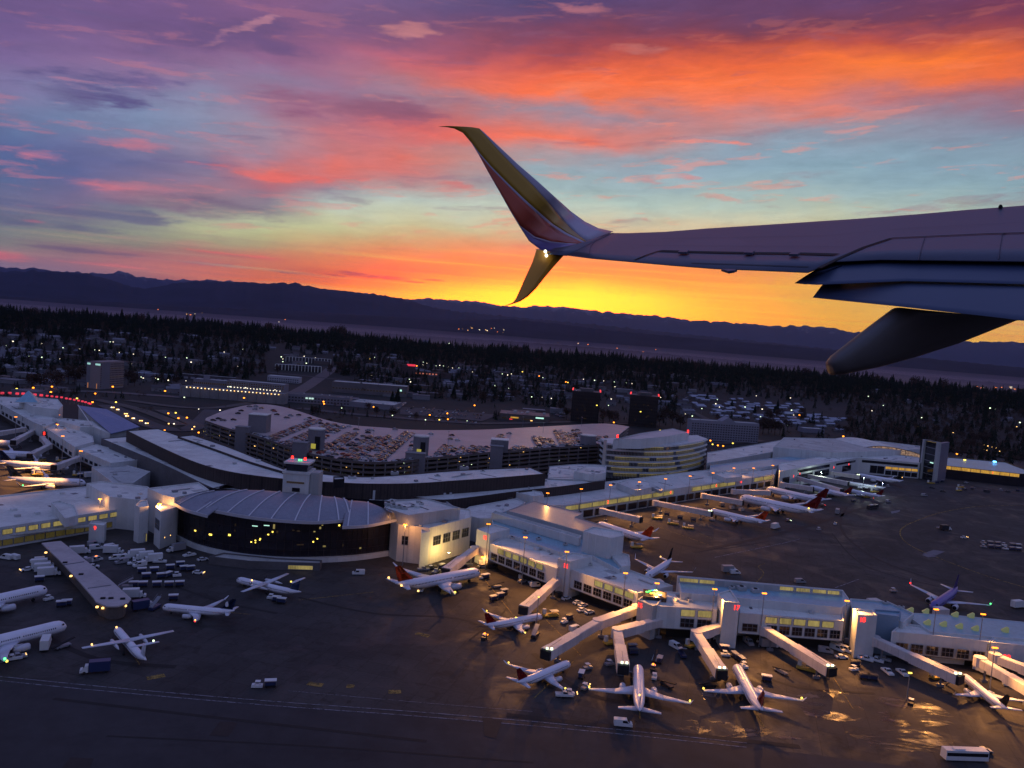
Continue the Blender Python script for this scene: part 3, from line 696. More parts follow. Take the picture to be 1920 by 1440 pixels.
# bulged fillet where the tip meets blade and strake
for a, b_, th_ in (((1150,436),(1062,479),.06),((1100,455),(1030,476),.09),((1062,466),(1010,470),.07),((1030,470),(1004,467),.03)):
    A = W(*a); B = W(*b_); top = []; bot = []
    for q in range(6):
        s_ = q / 5; p = A + (B - A) * s_; t_ = th_ * (.15 + math.sqrt(s_) * (1 - s_) * 2); top.append(p + WN * t_ * .4); bot.append(p - WN * t_)
    rings.append(top + bot[::-1])
mb.loft(rings); mb.build('tip_fillet', wing_w, wing, smooth=True)
lm = mat('wingtip_lamp_glow', None, emit=(1.0, 1.0, .72), es=3)
mb = MB()
for px, py in ((1022, 473.5), (1024, 481)):
    c0 = K(px, py) - F_ * .12
    mb.loft([[c0 + RT * (r_ * math.cos(q * math.pi / 4)) + UP * (r_ * 1.1 * math.sin(q * math.pi / 4)) - F_ * o_ for q in range(8)] for r_, o_ in ((.03, 0), (.024, .02), (.008, .03))])
mb.build('wingtip_lamp', lm, wing)
mb = MB().cyl(W(1876, 388, .0), W(1876, 386, .05), .03, .02, 8); mb.build('fuel_vent_cap', wing_d, wing)
# ---------------------------------------------------------------- buildings
def inpoly(x, y, P):
    c_ = False
    for (x0, y0), (x1, y1) in zip(P, P[1:] + P[:1]):
        if (y0 > y) != (y1 > y) and x < (x1 - x0) * (y - y0) / (y1 - y0) + x0: c_ = not c_
    return c_
def block(name, label, cat, px, z1, z0=0.0, wm=wallw, rm=roofw, par=.6, group=None, world=False, parent=None):
    P = [Vector(p[:2]) for p in (px if world else GP(px, z1))]
    cx = sum(p[0] for p in P) / len(P); cy = sum(p[1] for p in P) / len(P); loc = (cx, cy, z0 if parent is None else 0)
    if parent is None:
        root = thing(name, label, cat, group, loc)
    else: root = parent; loc = tuple(root.location)
    I = inset(P, .4)
    mb = MB(); mb.prism(P, z0, z1, top=False)
    mb.prism([tuple(p) for p in I][::1], z1 - par, z1, top=False)
    n = len(P)
    for j in range(n):
        a, b_, c_, d_ = P[j], P[(j + 1) % n], I[(j + 1) % n], I[j]
        mb.face([(a[0], a[1], z1), (b_[0], b_[1], z1), (c_[0], c_[1], z1), (d_[0], d_[1], z1)])
    mb.build('wall', wm, root, loc=loc)
    mb = MB(); mb.prism([tuple(p) for p in I], z1 - par, z1 - par, sides=False); mb.build('roof', rm, root, loc=loc)
    for ch in root.children:
        if ch.location.length > 1e-3: ch.location = Vector(ch.location) - Vector(loc)
    A = abs(sum(a[0] * b_[1] - b_[0] * a[1] for a, b_ in zip(P, P[1:] + P[:1]))) / 2
    if A > 350 and math.hypot(cx, cy) < 1000 and rm is not roofm and rm is not roofb:
        rc = random.Random(int(A * 7)); J = [tuple(p) for p in inset(P, 2.5)]; xs = [p[0] for p in J]; ys = [p[1] for p in J]; n = int(min(16, 3 + A / 220)); tr = 0
        e = max(zip(P, P[1:] + P[:1]), key=lambda q: (q[0] - q[1]).length); e = (e[1] - e[0]).normalized(); rz = math.atan2(e.y, e.x); z = z1 - par
        while n > 0 and tr < 300:
            tr += 1; x, y = rc.uniform(min(xs), max(xs)), rc.uniform(min(ys), max(ys))
            if not inpoly(x, y, J): continue
            k = rc.random(); n -= 1; mb = MB()
            if k < .34: mb.box((x, y, z + .5), (rc.uniform(1, 2.6), rc.uniform(1, 2), 1.0), rz); nm = 'roof_vent'; mm = rc.choice([wallg, steel, wallw])
            elif k < .62:
                L = rc.uniform(6, 20); x2, y2 = x + e.x * L, y + e.y * L
                if not inpoly(x2, y2, J): continue
                mb.beam((x, y, z + .3), (x2, y2, z + .3), .35 if k < .5 else .9, .3); nm = 'roof_pipe'; mm = steel if k < .5 else wallg
            elif k < .8:
                L = rc.uniform(5, 14); x2, y2 = x - e.y * L, y + e.x * L
                if not inpoly(x2, y2, J): continue
                mb.beam((x, y, z + .03), (x2, y2, z + .03), 1.1, .06); nm = 'roof_walkway'; mm = concd
            else: mb.box((x, y, z + .03), (rc.uniform(2, 6), rc.uniform(2, 4), .05), rz); nm = 'roof_patch'; mm = rc.choice([roofd, conc, wallg])
            local(root, mb, nm, mm)
    return root
def local(root, mb, name, mats, smooth=False, parent=None):
    p = parent or root; base = Vector(root.location)
    if parent is not None: base = Vector(root.location) + Vector(parent.location)
    mb.v = [(x - base.x, y - base.y, z - base.z) for x, y, z in mb.v]
    return mb.build(name, mats, p, smooth)
def wins(root, A, B, z0, z1, n, m, gap=.25, t0=0.0, t1=1.0, name='window', off=.07, bars=0):
    """a row of n window parts along the wall line A-B (left to right as seen)"""
    A = Vector(A[:2]); B = Vector(B[:2]); d = (B - A); L = d.length; d.normalize(); nn = Vector((d.y, -d.x))
    if nn.dot(-A) < 0: nn = -nn
    wstep = L * (t1 - t0) / n
    for i in range(n):
        s0 = L * t0 + wstep * (i + gap / 2); s1 = L * t0 + wstep * (i + 1 - gap / 2)
        p0 = A + d * s0 + nn * off; p1 = A + d * s1 + nn * off
        mb = MB(); mb.face([(p0.x, p0.y, z0), (p1.x, p1.y, z0), (p1.x, p1.y, z1), (p0.x, p0.y, z1)])
        q0 = p0 - nn * (off + .05); q1 = p1 - nn * (off + .05)
        mb.k = 1
        for a, b_ in (((p0, z0), (p1, z0)), ((p1, z0), (p1, z1)), ((p1, z1), (p0, z1)), ((p0, z1), (p0, z0))):
            mb.beam((a[0].x, a[0].y, a[1]), (b_[0].x, b_[0].y, b_[1]), .16)
        for k in range(1, bars + 1):
            u = k / (bars + 1); mb.beam((p0.x + (p1.x - p0.x) * u, p0.y + (p1.y - p0.y) * u, z0), (p0.x + (p1.x - p0.x) * u, p0.y + (p1.y - p0.y) * u, z1), .12)
        if bars: mb.beam((p0.x, p0.y, (z0 + z1) / 2), (p1.x, p1.y, (z0 + z1) / 2), .12)
        local(root, mb, name, [m, steel])
def number(root, A, B, t, z, txt, size=2.3, m=None, name='gate_number'):
    A = Vector((A[0], A[1], 0)); B = Vector((B[0], B[1], 0)); x = (B - A).normalized(); y = Vector((0, 0, 1)); n = x.cross(y)
    p = A + (B - A) * t + n * .12; p.z = z
    cu = bpy.data.curves.new(name, 'FONT'); cu.body = txt; cu.size = size; cu.align_x = 'CENTER'; cu.align_y = 'CENTER'; cu.extrude = .03; cu.offset = .02
    cu.materials.append(m or e_sign)
    tmp = bpy.data.objects.new('tmp', cu); me = bpy.data.meshes.new_from_object(tmp); bpy.data.objects.remove(tmp)
    if not me.materials: me.materials.append(m or e_sign)
    o = bpy.data.objects.new(name, me); COL.objects.link(o); o.parent = root
    M4 = Matrix((x, y, n)).transposed().to_4x4(); M4.translation = p - Vector(root.location); o.matrix_basis = M4
    return o
HV = []
def hvac(px, py, z, s=3.0, label='x', rz=.3):
    p = G(px, py, z); r = thing('rooftop_air_unit', label, 'air unit', 'air units on the terminal roofs', (p.x, p.y, z), rz); HV.append((px, py, r))
    MB().box((0, 0, s * .3), (s * 1.4, s, s * .6)).build('cabinet', wallg, r)
    MB().cyl((0, 0, s * .6), (0, 0, s * .72), s * .33, n=12).build('fan', dark, r)

# ---- apron, taxiways: sheets laid on the ground
apr = bpy.data.materials.new('apron_concrete'); apr.use_nodes = True
t = NT(apr.node_tree); b = t.n['Principled BSDF']; g = t.add('ShaderNodeNewGeometry'); P = g.outputs['Position']
def slabs(t, P, rot, size, mort):
    mp = t.add('ShaderNodeMapping'); t.put(mp.inputs['Vector'], P); mp.inputs['Rotation'].default_value = (0, 0, rot); mp.inputs['Scale'].default_value = (1 / size,) * 3
    br = t.add('ShaderNodeTexBrick'); t.l.new(mp.outputs[0], br.inputs['Vector']); br.offset = 0; br.inputs['Scale'].default_value = 1
    br.inputs['Brick Width'].default_value = 1; br.inputs['Row Height'].default_value = 1; br.inputs['Mortar Size'].default_value = mort
    br.inputs['Color1'].default_value = (.88, .88, .88, 1); br.inputs['Color2'].default_value = (1.1, 1.1, 1.1, 1); br.inputs['Mortar'].default_value = (.6, .6, .6, 1)
    return br.outputs['Color']
n1_ = t.noise(P, .018, 7, .62, dist=.8); n2_ = t.noise(P, .11, 6, .7, dist=1.5); n3_ = t.noise(P, .9, 5, .7)
c_ = t.mix(t.mr(n1_, .36, .64), (.040, .037, .038, 1), (.066, .062, .060, 1))
c_ = t.mix(t.mr(n2_, .50, .66, 0, .6, True), c_, (.024, .021, .020, 1))
c_ = t.vm('MULTIPLY', c_, t.vm('SCALE', (1, 1, 1), scale=t.mr(n3_, .3, .7, .85, 1.15)))
c_ = t.vm('MULTIPLY', c_, slabs(t, P, .28, 7.6, .012))
t.put(b.inputs['Base Color'], c_)
wet = t.mr(t.noise(P, .035, 6, .65, dist=1.0), .48, .66, 0, 1, True)
t.put(b.inputs['Roughness'], t.mr(wet, 0, 1, .8, .55)); b.inputs['Specular IOR Level'].default_value = .22
tax = mat('taxiway_asphalt', (.046, .043, .046), .8, .45, .012, fine=.12, stain=.4, bump=0, spec=.2)
def sheetpx(name, label, cat, px, z, m, kind='structure', smoothn=0, world=None):
    P = GP(px, z); 
    if smoothn: P = catmull(P, smoothn)
    mb = MB(); mb.face([(p.x, p.y, z) for p in P]); o = mb.build(name, m)
    return tag(o, label, cat, kind=kind)
mb = MB(); NA = 90
pts = [(p.x, p.y) for p in GP([(-700,770),(0,752),(190,806),(400,884),(700,900),(1100,876),(1330,856),(1560,838),(1740,838),(1920,862),(2500,905)], 0)] + [(260, 60), (-260, 60)]
mb.face([(x, y, 0.0) for x, y in pts][::-1]); tag(mb.build('apron', apr), 'dark concrete apron round the concourses', 'apron', kind='structure')
sheetpx('taxiway', 'dark blue gray taxiway along the near edge of the apron', 'taxiway', [(-300,1238),(0,1272),(300,1302),(600,1328),(900,1352),(1200,1380),(1500,1412),(1800,1450),(2300,1530),(2300,2600),(-300,2600)], .03, tax)
linew = mat('worn_white_line', (.26, .25, .28), .8, .35, .15, fine=.8, stain=.6)
liney = mat('worn_yellow_line', (.30, .20, .05), .8, .35, .15, fine=.8, stain=.6)
for m_ in (linew, liney):
    t = NT(m_.node_tree); g = t.add('ShaderNodeNewGeometry'); t.put(t.n['Principled BSDF'].inputs['Alpha'], t.mr(t.noise(g.outputs['Position'], .5, 6, .8), .40, .56, .25, 1))
patchd = mat('brown_patch_asphalt', (.035, .026, .024), .85, .3, .3)
patchl = mat('pale_concrete_patch', (.16, .16, .19), .8, .25, .3)
def road_line(name, px, wd, m, label, z=.07, n=6):
    P = catmull(GP(px, z), n) if len(px) > 2 else GP(px, z); mb = MB(); L1 = []; L2 = []
    for i, p in enumerate(P):
        d = (P[min(i + 1, len(P) - 1)] - P[max(i - 1, 0)]); d = Vector((d.x, d.y)).normalized(); s_ = Vector((d.y, -d.x)) * wd / 2
        L1.append((p.x + s_.x, p.y + s_.y, z)); L2.append((p.x - s_.x, p.y - s_.y, z))
    for i in range(len(P) - 1): mb.face([L1[i], L1[i + 1], L2[i + 1], L2[i]])
    o = mb.build(name, m); return tag(o, label, 'marking', kind='structure')
road_line('road_marking', [(-60,1262),(200,1288),(500,1314),(800,1336),(1100,1362),(1400,1393)], .35, linew, 'white edge line of the near service road')
road_line('road_marking', [(-60,1270),(200,1296),(500,1322),(800,1344),(1100,1370),(1400,1401)], .35, linew, 'second white edge line of the near service road')
road_line('road_marking', [(540,1295),(800,1318),(1000,1334)], .2, linew, 'faint white line on the apron side of the service road')
road_line('road_marking', [(1402,1310),(1416,1332),(1431,1362)], .5, liney, 'yellow lead-in line behind a parked jet')
for a_, c__, lb in ((( 275,1272),(309,1266),'worn yellow dash on the left apron'),((577,1281),(605,1285),'worn yellow dash left of the yellow pair'),((650,1286),(664,1287),'short worn yellow dash'),((728,1297),(752,1297),'yellow dash under the middle apron'),((780,1187),(805,1193),'yellow dash above the middle apron')):
    road_line('road_marking', [a_, c__], 2.4, liney, lb)
road_line('road_marking', [(1925,948),(1870,948),(1820,951),(1760,962),(1712,979),(1692,990),(1688,1002),(1700,1018),(1730,1034),(1790,1058),(1860,1083),(1960,1112)], .8, liney, 'pale curved taxi line on the far apron')
road_line('road_marking', [(1300,1035),(1420,1010),(1520,985),(1572,968),(1620,952),(1700,930)], 3.2, patchd, 'dark tyre-worn band across the far apron')
road_line('road_marking', [(1588,950),(1576,975),(1582,1000),(1612,1028),(1660,1055),(1740,1083),(1790,1098)], 1.6, patchd, 'dark curved tyre track on the far apron')
road_line('road_marking', [(1340,1045),(1470,1018),(1500,1010)], .5, linew, 'thin pale line across the far apron')
road_line('road_marking', [(1418,1092),(1432,1075),(1422,1062),(1436,1056)], .4, liney, 'small hooked yellow line behind the blue roof')
road_line('road_marking', [(1566,1102),(1610,1086)], .5, linew, 'thin pale stroke behind the blue roof')
for q, lb in (([(1730,1038),(1750,1031),(1772,1034),(1756,1041)], 'pale square patch on the taxi line'), ([(1750,1032),(1752,1030),(1752,1031)], '')):
    if lb: sheetpx('concrete_patch', lb, 'patch', q, .05, patchl)
sheetpx('concrete_patch', 'pale patch left of the taxi line bend', 'patch', [(1728,1040),(1740,1038),(1758,1043),(1740,1045)], .09, patchl)
sheetpx('concrete_patch', 'small bright patch beyond the taxi line', 'patch', [(1670,959),(1688,956),(1686,960),(1672,963)], .05, patchl)
sheetpx('asphalt_patch', 'brown rectangular patch on the near taxiway', 'patch', [(413,1352),(446,1355),(428,1381),(392,1379)], .08, patchd)
sheetpx('asphalt_patch', 'brown patch at the bottom of the near taxiway', 'patch', [(132,1420),(176,1422),(165,1450),(108,1450)], .08, patchd)
sheetpx('asphalt_patch', 'dark patch crossed by the service road lines', 'patch', [(905,1345),(942,1350),(930,1385),(908,1380)], .08, patchd)
wetm = bpy.data.materials.new('wet_concrete_sheen'); wetm.use_nodes = True
t = NT(wetm.node_tree); b = t.n['Principled BSDF']; g = t.add('ShaderNodeNewGeometry'); P = g.outputs['Position']
n_ = t.noise(P, .12, 6, .65, dist=1.5); t.put(b.inputs['Base Color'], t.mix(t.mr(n_, .4, .6), (.05, .045, .045, 1), (.09, .08, .08, 1)))
t.put(b.inputs['Roughness'], t.mr(n_, .35, .6, .22, .5)); b.inputs['Specular IOR Level'].default_value = .5
n5 = t.noise(t.vm('MULTIPLY', P, (.6, 1.6, 1)), .07, 7, .7, dist=1.4); t.put(b.inputs['Alpha'], t.mr(n5, .50, .60))
for q, lb in (([(1490,1305),(1560,1292),(1620,1305),(1690,1308),(1760,1325),(1790,1356),(1700,1362),(1640,1350),(1570,1352),(1510,1340)], 'wet patch glinting behind the right hand jets'),
              ([(1580,1372),(1680,1355),(1780,1388),(1770,1410),(1650,1406)], 'wet patch below the glinting one'),
              ([(1310,1285),(1345,1278),(1352,1300),(1320,1312)], 'small wet patch beside the front left jet wing'),
              ([(1180,1350),(1340,1352),(1480,1372),(1500,1386),(1330,1380),(1200,1366)], 'long damp streak behind the parked jets')):
    sheetpx('puddle', lb, 'puddle', q, .05, wetm, smoothn=5)

brown = mat('brown_louvre_wall', (.050, .036, .034), .75, .3, .3, fine=1.5, seams=(1.5, .08, .5))
for k, (a_, c__) in enumerate((((905,1082),(960,1150)),((1020,1158),(1090,1230)),((1075,1240),(1000,1310)),((1197,1255),(1200,1350)),((1552,1252),(1600,1330)),((1380,1255),(1400,1300)),((1810,1268),(1880,1345)),((1330,962),(1470,1000)),((1240,970),(1340,1012)),((1190,972),(1330,1022)),((129,882),(60,886)),((165,912),(60,918)),((218,1178),(262,1246)),((305,1136),(470,1152)),((700,1110),(560,1125)),((1250,1110),(1262,1080)))):
    road_line('road_marking', [a_, c__], .35, liney, 'thin yellow lead-in line at a parking stand', z=.065 + k * .0003)
tyre = mat('tyre_dark_streak', (.020, .018, .018), .85, .3, .3)
for k, pl in enumerate(([(560,1120),(700,1150),(860,1160),(960,1200)],[(930,1100),(950,1140),(880,1200)],[(1000,1225),(1100,1300),(1260,1330)],[(1420,1262),(1500,1290),(1640,1300)],[(1240,1010),(1330,1030),(1440,1015)],[(60,1180),(180,1235),(330,1250)],[(330,1100),(420,1130),(520,1150)],[(1560,1000),(1620,1060),(1760,1100)],[(950,1340),(1200,1368),(1500,1400)],[(100,1310),(400,1345),(800,1390)],[(200,1380),(600,1400),(1000,1430)])):
    road_line('tyre_streak', pl, (1.4, .8, 2.2)[k % 3], tyre, 'dark tyre streak on the pavement', z=.045 + k * .0007)
# ---- the domed central hall with its dark curved glass wall
base_px = [(330,1003),(371,1022),(444,1038),(532,1046),(619,1045),(677,1041),(733,1033)]
ZS, ZE = 1.6, 18.0
bp = catmull(GP(base_px, ZS), 6)
hall = thing('terminal_hall', 'big hall with curved dark glass wall and ribbed vaulted metal roof', 'terminal', None, (bp[18].x, bp[18].y, 0))
mb = MB(); back = [bp[-1] + Vector((4, 30, 0)), bp[0] + Vector((-2, 30, 0))]
mb.prism([(p.x, p.y) for p in bp] + [(p.x, p.y) for p in back], ZS, ZE, top=False); local(hall, mb, 'glass_wall', walld)
# glazing bars and lit spots inside
mb = MB()
for i in range(0, len(bp)):
    p = bp[i]; q = p - Vector((p.x, p.y, 0)).normalized() * .12; mb.beam((q.x, q.y, ZS), (q.x, q.y, ZE), .12)
for z in (5.0, 9.0, 13.5):
    for a_, b_ in zip(bp, bp[1:]):
        o_ = Vector((a_.x, a_.y, 0)).normalized() * .12; mb.beam((a_.x - o_.x, a_.y - o_.y, z), (b_.x - o_.x, b_.y - o_.y, z), .1)
local(hall, mb, 'glazing_bars', brown)
for i, (x, y, w_, h_, m) in enumerate([(367,994,1.2,.6,e_yel),(394,1002,1.3,.7,e_yel),(397,1002,.5,.7,e_yel),(430,1003,1.1,.8,e_yel),(478,986,2.4,.35,e_cyan),(500,985,2.4,.35,e_cyan),(514,987,.8,2.0,lit_y),(471,1016,.6,.5,e_yel),(479,1013,.6,.5,e_yel),(488,1010,.6,.5,e_yel),(479,1017,.5,.4,e_yel),(487,1012,.5,.5,e_yel),(503,1002,.7,.5,e_yel),(511,997,.6,.6,e_yel),(588,1015,.6,.6,e_yel),(595,1010,.6,.5,e_yel),(608,1024,1.2,.7,lit_y),(676,1027,.9,.7,lit_y),(600,990,.8,1.0,lit_y),(560,995,1.4,.5,lit_s),(550,994,1.0,.4,lit_s),(520,997,.8,1.0,lit_s),(636,985,.7,.7,e_yel),(605,984,.7,.4,lit_y),(573,980,.6,.4,e_yel),(441,984,.6,1.0,lit_s),(563,1021,3.0,.4,lit_s),(440,995,.6,.8,lit_s),(590,996,.8,.5,lit_y),(512,1000,.5,.8,lit_s),(500,1003,1.4,.4,lit_s),(643,1022,.6,1.0,lit_s)]):
    # find the wall point in that direction
    best = min(((abs(proj((p.x, p.y, 9))[0] - x), k) for k, p in enumerate(bp)))[1]
    p = bp[best]; q = bp[min(best + 1, len(bp) - 1)]; 
    if q == p: q = p + Vector((1, 0, 0))
    d_ = (q - p).normalized(); dd = ray(x, y); kk = p.y / dd.y; zz = max(2.4, min(17.2, CAM_H + dd.z * kk)); xx = dd.x * kk
    c0 = Vector((xx, p.y + (xx - p.x) * d_.y / d_.x, zz)) - Vector((p.x, p.y, 0)).normalized() * .25
    mb = MB(); mb.beam(c0 - d_ * w_ / 2, c0 + d_ * w_ / 2, .1, h_); local(hall, mb, 'lit_fitting', m)
# plinth, curved ledge and the low apron building under the glass
led = [p + Vector((p.x, p.y, 0)).normalized() * -2.2 for p in bp]
mb = MB(); mb.prism([(p.x, p.y) for p in led] + [(p.x, p.y) for p in reversed(bp)], 0, ZS + .5); local(hall, mb, 'plinth', wallw)
# roof vault in three lapped tiers
def vault(name, e_px, b_px, z_e, z_b, bulge, n=40, m=12, ribs=0, over=0):
    E = catmull(GP(e_px, z_e), 8); B_ = catmull(GP(b_px, z_b), 8)
    def at(L, t):
        x = t * (len(L) - 1); i = min(int(x), len(L) - 2); return L[i].lerp(L[i + 1], x - i)
    grid = []
    for i in range(n + 1):
        a = at(E, i / n); c_ = at(B_, i / n); row = []
        for j in range(m + 1):
            s_ = j / m; p = a.lerp(c_, s_); p.z += bulge * math.sin(math.pi * min(1, s_ * .9 + .02)) ; row.append(p)
        grid.append(row)
    mb = MB(); W_ = m + 1
    for r_ in grid: mb.v += [tuple(p) for p in r_]
    o_ = len(mb.v)
    for r_ in grid: mb.v += [(p.x, p.y, p.z - .5) for p in r_]
    for i in range(n):
        for j in range(m):
            mb.f.append((i * W_ + j, (i + 1) * W_ + j, (i + 1) * W_ + j + 1, i * W_ + j + 1)); mb.f.append((o_ + i * W_ + j + 1, o_ + (i + 1) * W_ + j + 1, o_ + (i + 1) * W_ + j, o_ + i * W_ + j))
    for i in range(n): mb.f.append((i * W_, o_ + i * W_, o_ + (i + 1) * W_, (i + 1) * W_)); mb.f.append((i * W_ + m, (i + 1) * W_ + m, o_ + (i + 1) * W_ + m, o_ + i * W_ + m))
    for j in range(m): mb.f.append((j, j + 1, o_ + j + 1, o_ + j)); mb.f.append((n * W_ + j + 1, n * W_ + j, o_ + n * W_ + j, o_ + n * W_ + j + 1))
    mb.mi = [0] * len(mb.f); local(hall, mb, name, vaultm, True)
    fm = MB()
    for a_, b_ in zip(grid, grid[1:]): fm.beam(a_[0] - Vector((0, 0, .35)), b_[0] - Vector((0, 0, .35)), .5, 1.3)
    local(hall, fm, 'roof_fascia', fascia)
    for k in range(ribs):
        i = round((k + .5) * n / ribs) if ribs > 2 else round(n * (k + .4) / ribs); rb = MB()
        for a_, b_ in zip(grid[i], grid[i][1:]): rb.beam(a_ + Vector((0, 0, .2)), b_ + Vector((0, 0, .2)), .55, .35)
        local(hall, rb, 'roof_rib', ribm)
vaultm = mat('vault_metal_sheet', (.27, .28, .33), .42, .10, .1, metal=.35, fine=.6, seams=(.9, .05, .85))
fascia = mat('white_fascia', (.5, .5, .54), .5, .08, .3); ribm = mat('white_roof_rib', (.62, .62, .66), .5, .06, .3)
vault('roof_tier', [(326,943),(350,956),(389,967)], [(386,923),(430,921),(470,922)], 18.4, 24.0, 1.5, n=14, ribs=2)
vault('roof_tier', [(642,988),(690,985),(743,974)], [(652,940),(690,943),(735,962)], 18.4, 23.5, 1.5, n=14, ribs=3)
vault('main_roof_tier', [(372,951),(420,961),(473,970),(530,976),(590,979),(640,976),(661,972)], [(452,920),(490,921),(530,924),(570,928),(600,931),(630,934),(650,938)], 19.6, 25.2, 1.8, n=48, ribs=8)
# flank blocks
lb = block('terminal_block', 'flat roofed block joining the hall at its lamp lit left corner', 'building', [(277,915),(305,928),(327,933),(392,918),(372,904)], 20.0)
b1 = block('stair_tower', 'white tower with a bright lamp on its corner left of the hall', 'building', [(253,947),(262,951),(279,949),(276,937),(262,938)], 16.5, wm=wallw)
A_, B_ = G(258, 951, 16.5), G(279, 949, 16.5); wins(b1, A_, B_, .3, 4.0, 2, lit_y, .3, .6, 1.0, name='lit_doorway')
b2 = block('stair_tower', 'white windowed tower wedged against the left end of the glass hall', 'building', [(291,951),(302,960),(333,950),(331,938),(300,936)], 16.8, wm=wallw)
wins(b2, G(291, 951, 16.8), G(302, 960, 16.8), 8.0, 12.5, 1, glass, .3, bars=1)
wins(b2, G(302, 960, 16.8), G(333, 950, 16.8), 4.2, 5.0, 2, e_warm, .86, .1, .8, name='wall_lamp')
# right flank with the cream wall
rb = block('terminal_block', 'cream walled block with four dark windows beside the hall', 'building', [(733,975),(747,983),(805,990),(884,970),(882,955),(800,945)], 17.0, wm=wally)
A_, B_ = G(805, 990, 17.0), G(884, 970, 17.0); wins(rb, A_, B_, 8.2, 12.4, 4, glass, .25, .08, .98, bars=2)
wins(rb, G(747, 983, 17.0), G(805, 990, 17.0), 8.0, 12.0, 1, glass, .6, .0, .5, bars=1)
rb2 = block('terminal_block', 'flat roofed upper storey with air units behind the cream wall', 'building', [(720,951),(765,966),(863,952),(800,934),(735,938)], 22.0, 16.5, wm=wallg)
pr = block('wall_buttress', 'slanting white buttress at the corner of the cream block', 'buttress', [(789,988),(805,991),(806,996),(790,1000)], 16.0, wm=wallw)
for x, y, s_ in ((728,948,2.6),(738,951,2.2),(748,953,2.4),(758,955,2.0),(775,950,1.6),(735,944,2.0),(790,946,1.5)): hvac(x, y, 21.4, s_)
# low service block in front of the hall, lit from inside
sb = block('service_block', 'low block with a lit opening at the foot of the glass hall', 'building', [(392,1043),(470,1052),(600,1056),(604,1050),(520,1046),(420,1036)], 3.4, wm=concd, rm=roofd)
wins(sb, G(470, 1052, 3.4), G(600, 1056, 3.4), .4, 2.2, 1, lit_y, .1, .52, .92, name='lit_opening')

# ---- old control tower behind the hall roof
ct = thing('control_tower', 'old square control tower with red beacons on its roof', 'tower', None, (0, 0, 0))
c0 = G(562, 867, 38.0); ct.location = (c0.x, c0.y, 0); tw = math.atan2(.12, 1)
def cbox(mb, z0, z1, wd, dp, tp=(1, 1)): mb.box((c0.x, c0.y, (z0 + z1) / 2), (wd, dp, z1 - z0), tw * 0, tp); return mb
local(ct, cbox(MB(), 10, 33.5, 12.0, 11), 'shaft', wallw)
local(ct, cbox(MB(), 33.5, 34.6, 12.8, 12), 'cornice', wallw)
local(ct, cbox(MB(), 34.6, 38.0, 9.6, 9, (1.12, 1.12)), 'cab_window', glass)
local(ct, cbox(MB(), 38.0, 38.9, 12.0, 11), 'cab_roof', wallw)
local(ct, MB().box((c0.x + 8.2, c0.y + 1, 24), (4.0, 8, 20)), 'lift_shaft', wallg)
local(ct, MB().box((c0.x, c0.y - 5.62, 29.4), (8.2, .2, .8)), 'slot_window', lit_s)
local(ct, MB().box((c0.x + .4, c0.y - 5.62, 26.0), (3.6, .2, 1.8)), 'window', glass)
for dx, dy in ((-2.9, -2.6), (3.6, -4.4)):
    local(ct, MB().cyl((c0.x + dx, c0.y + dy, 38.9), (c0.x + dx, c0.y + dy, 40.2), .08, n=6), 'beacon_mast', steel)
    local(ct, MB().cyl((c0.x + dx, c0.y + dy, 40.1), (c0.x + dx, c0.y + dy, 41.3), .62, .5, 10), 'red_beacon', e_red)
local(ct, MB().box((c0.x + .2, c0.y - 2.0, 39.6), (.8, .5, .6)), 'green_lamp', e_green)
local(ct, MB().box((c0.x + 1.3, c0.y - 2.0, 39.6), (.5, .5, .6)), 'green_lamp', e_green)

# ---- roofs behind the hall and the two long curved terminal roofs
block('terminal_roof_block', 'flat terminal roof behind the vaulted hall crowded with plant', 'building', [(392,917),(440,905),(560,905),(700,915),(745,926),(835,938),(862,957),(740,955),(650,948),(470,922)], 14.0, wm=wallg, rm=roofd)
def band_roof(name, label, front, back, z, z0, wm, rm, lit=None):
    f_ = catmull(GP(front, z), 5); b_ = catmull(GP(back, z), 5)
    P = [(p.x, p.y) for p in f_] + [(p.x, p.y) for p in reversed(b_)]
    r = block(name, label, 'terminal', P, z, z0, wm, rm, .5, world=True); return r, f_
brown = mat('brown_louvre_wall', (.050, .036, .034), .75, .3, .3, fine=1.5, seams=(1.5, .08, .5))
band_roof('curved_terminal', 'long curved lower terminal roof in front of the taller one', [(190,822),(300,868),(396,914),(412,912)], [(236,818),(330,850),(436,904),(440,903)], 15.0, 0, concd, roofw)
band_roof('curved_terminal', 'tall dark sided curved terminal with a long white roof', [(237,807),(300,838),(370,868),(440,886),(545,899),(640,905),(700,907),(780,906),(855,901),(940,895),(1023,888)], [(297,803),(380,832),(450,855),(520,876),(600,887),(640,891),(690,893),(760,889),(850,882),(930,878),(995,876)], 22.0, 0, brown, roofw)
band_roof('curved_terminal', 'raised strip of white roof on the far side of the curved terminal', [(333,818),(400,841),(470,866),(545,888)], [(362,815),(430,838),(500,866),(552,886)], 22.8, 15, brown, roofw)
r, f_ = band_roof('curved_terminal', 'lower white roof running right below the tall curved one', [(740,928),(780,932),(832,937),(900,930),(969,921),(1060,911),(1135,901)], [(730,918),(790,918),(855,915),(950,905),(1027,896),(1120,893),(1128,893)], 15.0, 0, brown, roofw)
wins(r, G(832, 937, 15), G(969, 921, 15), 9.5, 11.5, 14, lit_d, .15, .1, .95)
band_roof('flat_terminal', 'wide flat white roof right of the curved terminal end', [(1027,897),(1080,899),(1133,900)], [(1030,874),(1085,870),(1138,872)], 15.4, 0, wallg, roofw)
block('rooftop_plant_room', 'white plant room on the flat roof left of the office building', 'plant room', [(1076,884),(1112,890),(1136,886),(1136,874),(1100,872)], 19.5, 15.0)
